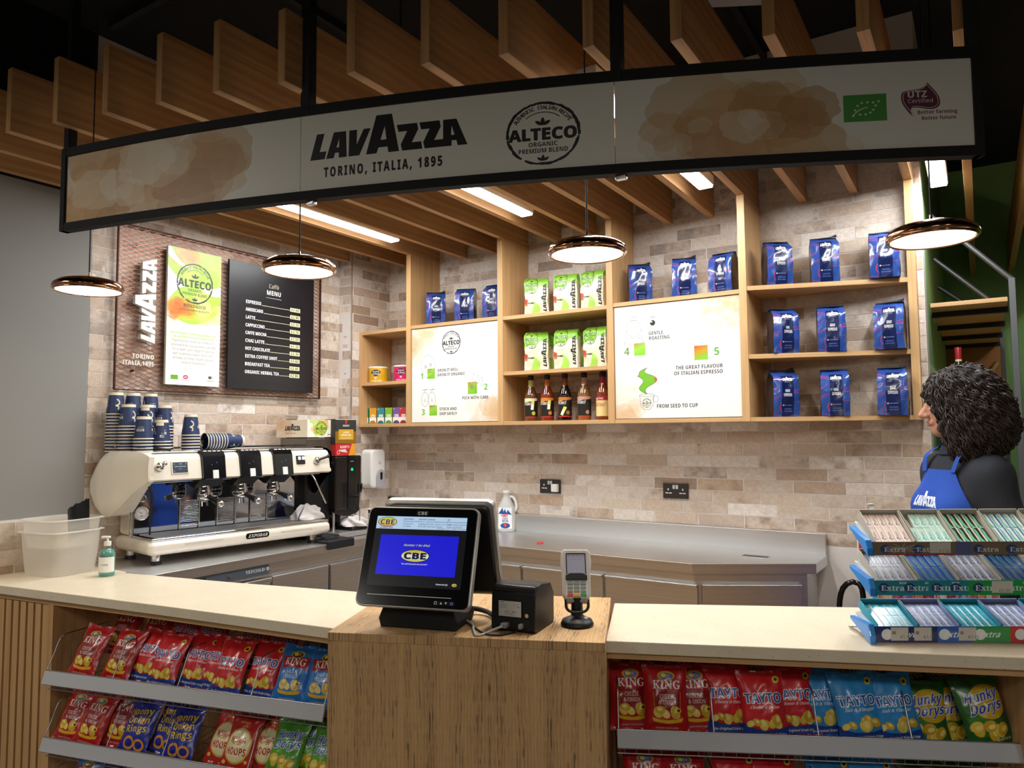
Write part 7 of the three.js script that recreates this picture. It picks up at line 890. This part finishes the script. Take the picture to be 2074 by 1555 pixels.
// ================= aisle shelf unit behind the end of the wall =================
{
  const Z = -0.35, t = thing('aisle_shelf', 'wooden aisle shelf with a grey steel frame in front of the green wall', 'shelf', [0, 0, 0]), mFr = M(0x6a6a6c, 0.45, 0.6), mShelf2 = M(0xa8783f, 0.6), D = 2.15;
  part(t, 'upper_shelf', grain(RB(0.33, 0.022, D, 0.002, -0.03, 2.2, Z - D / 2), 'x'), mShelf); for (const z of [0.2, 0.8, 1.4, 2.0]) part(t, 'shelf_bearer', B(0.34, 0.03, 0.03, -0.03, 2.176, Z - z), mBlack);
  for (const z of [0, D]) part(t, 'frame_post', RB(0.028, 2.3, 0.028, 0.002, 0.155, 1.15, Z - z), mFr);
  for (const [a, b, z] of [[[0.155, 2.295], [-0.18, 2.67], 0], [[0.1, 2.21], [-0.18, 2.5], -0.3], [[0.05, 2.21], [-0.18, 2.41], -0.7], [[-0.03, 2.21], [-0.18, 2.34], -1.1]]) part(t, 'sloping_rail', rod([a[0], a[1], Z + z], [b[0], b[1], Z + z], 0.013, 4), mFr);
  part(t, 'lower_shelf', grain(RB(0.33, 0.022, D, 0.002, -0.03, 1.655, Z - D / 2), 'x'), mShelf); part(t, 'back_panel', RB(0.34, 0.75, 0.02, 0.002, -0.03, 1.8, Z - D + 0.02), mShelf2); part(t, 'diagonal_brace', rod([-0.1, 1.7, Z - D + 0.06], [0.12, 2.05, Z - D + 0.06], 0.02, 4), mShelf);
  const wine = thing('wine_bottle', 'dark wine bottle with a red foil neck on the aisle shelf', 'bottle', [-0.085, 1.667, Z - 0.1]); part(wine, 'glass', LA([[0, 0], [0.036, 0], [0.037, 0.01], [0.037, 0.19], [0.03, 0.225], [0.015, 0.26], [0.0145, 0.3], [0, 0.3]], 24), M(0x16281c, 0.08, 0, { clearcoat: 1 })); part(wine, 'foil', LA([[0.016, 0.27], [0.0158, 0.335], [0, 0.336]], 20), M(0x9a1c24, 0.35)); part(wine, 'neck_label', CY(0.0157, 0.0157, 0.03, 0, 0.255, 0), M(0xd8cfa0, 0.5)); wine.scale.setScalar(0.95);
  [[0.048, 0.2], [0.096, 0.12]].forEach(([x, z], i) => { const b = thing('spirit_bottle', ['amber spirit bottle with a gold cap next to the wine bottle', 'amber spirit bottle with a gold cap next to the steel post'][i], 'bottle', [x, 1.667, Z - z]); part(b, 'glass', LA([[0, 0], [0.024, 0], [0.025, 0.01], [0.025, 0.08], [0.016, 0.1], [0.011, 0.108], [0.011, 0.13], [0, 0.13]], 20), M(0x7a3a12, 0.08, 0, { clearcoat: 1 })); part(b, 'cap', CY(0.0135, 0.0135, 0.022, 0, 0.138, 0), M(0xc9a03a, 0.3, 0.6)); });
}
// ceiling fittings above the beams
{ const t = thing('dome_camera', 'white dome fitting on the black ceiling above the beams', 'camera', [-1.72, 3.6, 2.0]); part(t, 'mount', CY(0.07, 0.07, 0.06, 0, -0.03, 0), mWhite); part(t, 'dome', SP(0.062, 0, -0.07, 0), mWhite); part(t, 'stem', CY(0.03, 0.03, 0.15, 0, -0.16, 0), mWhite); }
{ const t = thing('ceiling_projector', 'grey box shaped fitting on the black ceiling', 'projector', [-0.72, 3.36, 1.1], 0.5); part(t, 'body', RB(0.3, 0.1, 0.26, 0.02), M(0x9a9a9c, 0.5)); part(t, 'bracket', CY(0.02, 0.02, 0.22, 0, 0.13, 0), mBlack); part(t, 'lens', CY(0.03, 0.03, 0.02, 0.06, 0, 0.135).rotateX(0), mBlackGloss); }

// ================= barista =================
function field(f, c, half, N) {
  const mc = new MarchingCubes(N, mWhite, false, false, 160000), h = N / 2; mc.isolation = 0;
  for (let z = 0; z < N; z++) for (let y = 0; y < N; y++) for (let x = 0; x < N; x++) mc.field[x + y * N + z * N * N] = -f(c[0] + (x - h) / h * half[0], c[1] + (y - h) / h * half[1], c[2] + (z - h) / h * half[2]);
  mc.update(); const n = mc.count, p = new Float32Array(n * 3); for (let i = 0; i < n; i++) for (let k = 0; k < 3; k++) p[i * 3 + k] = c[k] + mc.positionArray[i * 3 + k] * half[k];
  let g = new THREE.BufferGeometry(); g.setAttribute('position', new THREE.BufferAttribute(p, 3)); g = mergeVertices(g, 1e-5); g.computeVertexNormals();
  const q = g.attributes.position, nn = g.attributes.normal; let s = 0; for (let i = 0; i < q.count; i += 17) { const a = f(q.getX(i) + nn.getX(i) * 0.006, q.getY(i) + nn.getY(i) * 0.006, q.getZ(i) + nn.getZ(i) * 0.006); s += Math.sign(a); }
  if (s < 0) { const ix = g.index.array; for (let i = 0; i < ix.length; i += 3) { const a = ix[i]; ix[i] = ix[i + 1]; ix[i + 1] = a; } g.computeVertexNormals(); }
  return g;
}
const smin = (a, b, k) => { const h = clamp(0.5 + 0.5 * (b - a) / k); return mix(b, a, h) - k * h * (1 - h); };
function cone(px, py, pz, a, b, ra, rb) { const bx = b[0] - a[0], by = b[1] - a[1], bz = b[2] - a[2], qx = px - a[0], qy = py - a[1], qz = pz - a[2], t = clamp((qx * bx + qy * by + qz * bz) / (bx * bx + by * by + bz * bz)); return Math.hypot(qx - bx * t, qy - by * t, qz - bz * t) - mix(ra, rb, t); }
const ball = (px, py, pz, c, r) => { const x = (px - c[0]) / r[0], y = (py - c[1]) / r[1], z = (pz - c[2]) / r[2], k = Math.hypot(x, y, z); return (k - 1) * Math.min(r[0], r[1], r[2]); };
{
  const t = thing('person', 'barista with dark curly hair in a blue apron over a navy shirt', 'person', [-0.075, 0, 0.6], -53 * RAD);
  const eL = [0.205, 1.14, -0.06], wL = [0.2, 0.94, 0.05], eR = [-0.2, 1.14, -0.05], wR = [-0.175, 0.95, 0.08], sL = [0.135, 1.392, -0.02], sR = [-0.135, 1.392, -0.02];
  const torso = (x, y, z, o = 0) => { let d = ball(x, y, z, [0, 1.28, -0.005], [0.148 + o, 0.19 + o, 0.11 + o]); d = smin(d, ball(x, y, z, [0, 1.05, 0], [0.15 + o, 0.2 + o, 0.105 + o]), 0.08); d = smin(d, ball(x, y, z, [0, 0.92, -0.01], [0.175 + o, 0.13 + o, 0.125 + o]), 0.07); d = smin(d, cone(x, y, z, [0.055, 1.27, 0.06], [0.07, 1.26, 0.075], 0.062 + o, 0.055 + o), 0.05); d = smin(d, cone(x, y, z, [-0.055, 1.27, 0.06], [-0.07, 1.26, 0.075], 0.062 + o, 0.055 + o), 0.05); return smin(d, cone(x, y, z, sL, sR, 0.05 + o, 0.05 + o), 0.06); };
  const arms = (x, y, z, o = 0) => { let d = smin(cone(x, y, z, sL, eL, 0.05 + o, 0.041 + o), cone(x, y, z, eL, wL, 0.042 + o, 0.03 + o), 0.02); return Math.min(d, smin(cone(x, y, z, sR, eR, 0.056 + o, 0.043 + o), cone(x, y, z, eR, wR, 0.042 + o, 0.03 + o), 0.02)); };
  const legs = (x, y, z, o = 0) => Math.min(smin(cone(x, y, z, [0.085, 0.9, 0], [0.09, 0.48, 0.02], 0.09 + o, 0.06 + o), cone(x, y, z, [0.09, 0.48, 0.02], [0.095, 0.09, -0.01], 0.058 + o, 0.04 + o), 0.03), smin(cone(x, y, z, [-0.085, 0.9, 0], [-0.09, 0.48, 0.02], 0.09 + o, 0.06 + o), cone(x, y, z, [-0.09, 0.48, 0.02], [-0.095, 0.09, -0.01], 0.058 + o, 0.04 + o), 0.03));
  const neck = (x, y, z) => cone(x, y, z, [0, 1.42, -0.02], [0, 1.56, 0.005], 0.052, 0.048);
  const body = (x, y, z) => { let d = smin(torso(x, y, z), neck(x, y, z), 0.04); d = smin(d, arms(x, y, z), 0.04); d = smin(d, legs(x, y, z), 0.04); return Math.min(d, cone(x, y, z, [0.095, 0.045, -0.02], [0.11, 0.035, 0.14], 0.042, 0.035), cone(x, y, z, [-0.095, 0.045, -0.02], [-0.11, 0.035, 0.14], 0.042, 0.035)); };
  // head in its own axes: face towards +z
  const head = (x, y, z) => { let d = ball(x, y, z, [0, 0.055, -0.01], [0.074, 0.088, 0.095]); d = smin(d, ball(x, y, z, [0, -0.005, 0.018], [0.062, 0.085, 0.072]), 0.035); d = smin(d, ball(x, y, z, [0, -0.068, 0.052], [0.03, 0.024, 0.03]), 0.03); d = smin(d, cone(x, y, z, [0, 0.035, 0.088], [0, -0.004, 0.113], 0.009, 0.0135), 0.014); d = smin(d, Math.min(cone(x, y, z, [0.011, -0.008, 0.1], [0.013, -0.008, 0.098], 0.009, 0.008), cone(x, y, z, [-0.011, -0.008, 0.1], [-0.013, -0.008, 0.098], 0.009, 0.008)), 0.008); d = smin(d, cone(x, y, z, [-0.018, -0.036, 0.083], [0.018, -0.036, 0.083], 0.0095, 0.0095), 0.008); d = Math.max(d, -ball(x, y, z, [0.032, 0.026, 0.098], [0.018, 0.012, 0.016])); d = Math.max(d, -ball(x, y, z, [-0.032, 0.026, 0.098], [0.018, 0.012, 0.016])); d = Math.min(d, ball(x, y, z, [0.076, 0.012, 0.0], [0.012, 0.03, 0.02]), ball(x, y, z, [-0.076, 0.012, 0.0], [0.012, 0.03, 0.02])); return smin(d, cone(x, y, z, [0, -0.05, -0.01], [0, -0.14, -0.02], 0.05, 0.05), 0.03); };
  const HM = new THREE.Matrix4().makeRotationFromEuler(new THREE.Euler(0.08, -0.42, 0.05)).setPosition(0.0, 1.632, 0.015);
  const noUV = (g) => { g = g.clone(); g.deleteAttribute('uv'); return g; };
  const fingers = (w, dir, up, curl, thumbSide) => { // palm and five fingers leaving wrist w towards dir; up = back of the hand
    const D = V(...dir).normalize(), U = V(...up).normalize(), S = D.clone().cross(U).normalize(), P = (a, b, c) => [w[0] + D.x * a + S.x * b + U.x * c, w[1] + D.y * a + S.y * b + U.y * c, w[2] + D.z * a + S.z * b + U.z * c], bones = [[P(0, 0, 0), P(0.045, 0.012, 0), 0.024, 0.02], [P(0, 0, 0), P(0.045, -0.018, 0), 0.024, 0.019], [P(0.03, 0.014, 0), P(0.08, 0.022, 0), 0.018, 0.012], [P(0.03, -0.016, 0), P(0.078, -0.026, 0), 0.018, 0.012]];
    [[0.026, 0.03], [0.009, 0.034], [-0.009, 0.032], [-0.027, 0.025]].forEach(([s, l], i) => { const a = P(0.078, s, 0), b = P(0.078 + l * Math.cos(curl), s * 1.08, -l * Math.sin(curl)), c = P(0.078 + l * Math.cos(curl) + l * 0.75 * Math.cos(curl * 2.2), s * 1.05, -l * Math.sin(curl) - l * 0.75 * Math.sin(curl * 2.2)); bones.push([a, b, 0.0092, 0.0084], [b, c, 0.0084, 0.007]); });
    const th = thumbSide; bones.push([P(0.02, th * 0.024, -0.006), P(0.05, th * 0.046, -0.018), 0.013, 0.0105], [P(0.05, th * 0.046, -0.018), P(0.078, th * 0.05, -0.03), 0.0105, 0.008]);
    return (x, y, z) => { let d = 9; bones.forEach((b, i) => { const q = cone(x, y, z, ...b); d = i < 4 ? smin(d, q, 0.012) : smin(d, q, 0.003); }); return d; };
  };
  const hL = fingers(wL, [-0.05, -1, 0.25], [1, 0, 0.2], 0.35, 1), hR = fingers(wR, [0.05, -1, 0.25], [-1, 0, 0.2], 0.35, -1);
  const mSkin = M(0xb98268, 0.55, 0, { sheen: 0.2 });
  const skin = mergeGeometries([field(body, [0, 0.8, 0], [0.36, 0.86, 0.32], 96), field(head, [0, -0.01, 0.01], [0.13, 0.17, 0.15], 60).applyMatrix4(HM), field(hL, [wL[0], wL[1] - 0.06, wL[2] + 0.02], [0.1, 0.12, 0.1], 48), field(hR, [wR[0], wR[1] - 0.06, wR[2] + 0.02], [0.1, 0.12, 0.1], 48)].map(noUV));
  part(t, 'body', skin, mSkin);
  const crease = (x, y, z) => 0.006 * (fbm(x * 14 + y * 6 + 3, y * 9 + z * 12, 51, 3) - 0.5);
  const shirt = (x, y, z) => { let d = smin(torso(x, y, z, 0.014), arms(x, y, z, 0.014), 0.05); d = smin(d, cone(x, y, z, [0, 1.4, -0.02], [0, 1.49, -0.012], 0.078, 0.068), 0.03); d += crease(x, y, z); d = Math.max(d, y - 1.492, 0.84 - y); const cuff = Math.min((x - wL[0]) ** 2 + (y - wL[1]) ** 2 + (z - wL[2]) ** 2, (x - wR[0]) ** 2 + (y - wR[1]) ** 2 + (z - wR[2]) ** 2); return Math.max(d, 0.045 - Math.sqrt(cuff), 0.058 - Math.hypot(x, z + 0.008) - (y < 1.46 ? 9 : 0)); };
  part(t, 'shirt', field(shirt, [0, 1.17, 0.02], [0.36, 0.36, 0.32], 88), M(0x23262f, 0.85));
  part(t, 'trousers', field((x, y, z) => Math.max(smin(legs(x, y, z, 0.014), torso(x, y, z, 0.008), 0.04), y - 0.9, 0.1 - y), [0, 0.5, 0], [0.3, 0.48, 0.24], 64), M(0x17181c, 0.9));
  // apron wrapped on the shirt
  const wrap = (ang, y, off) => { const dx = Math.sin(ang), dz = Math.cos(ang); let r = 0.4; for (let i = 0; i < 40; i++) { const d = Math.max(torso(dx * r, y, dz * r, 0.016), -1); r -= d * 0.8; if (Math.abs(d) < 0.0005) break; } r += off; return [dx * r, y, dz * r]; };
  const ap = draw(512, 768, (c, w, h) => { c.fillStyle = '#1d49a8'; c.fillRect(0, 0, w, h); wordmark(c, w * 0.3, h * 0.165, w * 0.07, '#dfe4ee'); text(c, 'TORINO, ITALIA, 1895', w * 0.5, h * 0.2, h * 0.018, '#dfe4ee', { align: 'center', width: w * 0.3 }); });
  const mAp = MT(ap, 0.85, { side: THREE.DoubleSide });
  part(t, 'apron', grid(30, 36, (u, v) => { const y = mix(0.55, 1.41, v), wd = y > 1.12 ? mix(1.5, 0.78, (y - 1.12) / 0.29) : 1.5, p = wrap((u - 0.5) * 2 * wd, Math.max(y, 0.86), 0.007 + 0.003 * Math.sin(u * 9 + y * 12)); if (y < 0.86) p[2] += (0.86 - y) * 0.12; p[1] = y; return p; }), mAp);
  const st = M(0x1d49a8, 0.85, 0, { side: THREE.DoubleSide });
  for (const s of [-1, 1]) part(t, 'apron_strap', (() => { const pts = [wrap(s * 0.72, 1.4, 0.012), [s * 0.095, 1.46, 0.075], [s * 0.082, 1.495, 0.03], [s * 0.07, 1.505, -0.04], [0, 1.5, -0.095]]; const cv = new THREE.CatmullRomCurve3(pts.map((p) => V(...p))); return grid(24, 1, (u, v) => { const p = cv.getPoint(u), q = (v - 0.5) * 0.026; return [p.x + q * (u < 0.5 ? 1 : 0.3), p.y + q * (u > 0.5 ? 1 : 0.15), p.z]; }); })(), st);
  part(t, 'collar', join(grid(32, 2, (u, v) => { const a = (u - 0.5) * 5.4, r = mix(0.066, 0.082, v); return [Math.sin(a) * r, 1.512 - v * 0.035 - 0.01 * Math.cos(a), Math.cos(a) * r - 0.008]; })), M(0x1b2230, 0.85, 0, { side: THREE.DoubleSide }));
  // hair: curly mass around the back and sides of the head, open at the face
  const hv = V(), HI = HM.clone().invert();
  const curl = (x, y, z) => 0.008 * (Math.sin(x * 120 + 5 * fbm(y * 22, z * 22, 3, 2)) * Math.sin(y * 70 + 6 * fbm(x * 20, z * 24, 8, 2)) * Math.sin(z * 88 + 4 * fbm(x * 18, y * 18, 5, 2))) + 0.012 * (fbm(x * 40 + z * 23, y * 34, 7, 3) - 0.5);
  const hair = (x, y, z) => { hv.set(x, y, z).applyMatrix4(HI); const a = hv.x, b = hv.y, c = hv.z; let d = ball(a, b, c, [0, 0.06, -0.035], [0.118, 0.122, 0.128]); d = smin(d, ball(a, b, c, [0.02, -0.045, -0.08], [0.125, 0.14, 0.115]), 0.06); d = smin(d, ball(a, b, c, [0.075, -0.07, -0.02], [0.06, 0.13, 0.075]), 0.04); d = smin(d, ball(a, b, c, [-0.075, -0.05, -0.03], [0.055, 0.12, 0.07]), 0.04); d += curl(x, y, z); return Math.max(d, -ball(a, b, c, [-0.04, -0.02, 0.135], [0.075, 0.1, 0.1])); };
  part(t, 'hair', field(hair, [0, 1.63, -0.05], [0.26, 0.26, 0.26], 92), M(0x1d1410, 0.8));
  { // curls that follow the mass from the crown back and down
    const gs = [], o = V(0.01, 1.62, -0.06), n = V(); let made = 0;
    const reach = (q) => { let r = 0.3; for (let i = 0; i < 24; i++) { const d = hair(o.x + q.x * r, o.y + q.y * r, o.z + q.z * r); r -= d * 0.75; if (Math.abs(d) < 0.0012) break; } return r; };
    for (let k = 0; k < 6000 && made < 1250; k++) {
      const a = hash(k, 1, 5) * 6.2832, c = hash(k, 2, 5) * 2 - 1, q = Math.sqrt(1 - c * c); n.set(Math.cos(a) * q, c, Math.sin(a) * q); let r = reach(n); if (r < 0.05) continue;
      const p = o.clone().addScaledVector(n, r), S = 13, L = 0.07 + 0.1 * hash(k, 3, 5), R = 0.003 + 0.004 * hash(k, 4, 5), T = 1.4 + 1.8 * hash(k, 6, 5), ph = hash(k, 7, 5) * 6.28, pts = [], lift = 0.001 + 0.01 * hash(k, 8, 5);
      hv.copy(p).applyMatrix4(HI); if (hv.z > 0.045 && hv.y < 0.1 && hv.x < 0.04 && hv.x > -0.11) continue;
      const cur = p.clone(), dir = V();
      for (let i = 0; i <= S; i++) {
        const u = i / S, w = ph + u * T * 6.2832; n.copy(cur).sub(o).normalize(); dir.set(0.25 * (hash(k, 9, 5) - 0.5), -1, -0.55); dir.addScaledVector(n, -dir.dot(n)).normalize(); const s1 = V().crossVectors(dir, n);
        pts.push(cur.clone().addScaledVector(n, lift * (0.3 + u) + Math.sin(w) * R * 0.7).addScaledVector(s1, Math.cos(w) * R)); cur.addScaledVector(dir, L / S); n.copy(cur).sub(o).normalize(); const rr = reach(n); if (rr > 0.06) cur.copy(o).addScaledVector(n, rr);
      }
      gs.push(new THREE.TubeGeometry(new THREE.CatmullRomCurve3(pts), 16, 0.0023 + 0.0012 * hash(k, 10, 5), 3)); made++;
    }
    const rl = part(t, 'curls', join(gs), M(0x2c1e18, 0.55)); rl.userData.kind = 'stuff';
  }
  for (const s of [-1, 1]) { const e = part(t, 'eye', SP(0.0115), mWhite); e.position.set(s * 0.03, 0.026, 0.073).applyMatrix4(HM); const ir = part(e, 'iris', SP(0.006, 0, 0, 0.0068, 12), M(0x2a1a12, 0.2)); e.rotation.set(0.08, -0.42, 0.05); const br = part(t, 'eyebrow', TU([[s * 0.016, 0.046, 0.094], [s * 0.032, 0.051, 0.09], [s * 0.05, 0.044, 0.076]], 0.0035).applyMatrix4(HM), M(0x2a1d19, 0.8)); }
  part(t, 'lips', join(TU([[-0.022, -0.037, 0.084], [-0.008, -0.033, 0.0935], [0, -0.0345, 0.094], [0.008, -0.033, 0.0935], [0.022, -0.037, 0.084]], 0.0042), TU([[-0.02, -0.039, 0.085], [0, -0.043, 0.0935], [0.02, -0.039, 0.085]], 0.005)).applyMatrix4(HM), M(0xa8584e, 0.45));
  for (const s of [-1, 1]) part(t, 'shoe', RB(0.085, 0.07, 0.25, 0.03, s * 0.1, 0.036, 0.05), mBlack);
}

renderer.render(scene, camera);
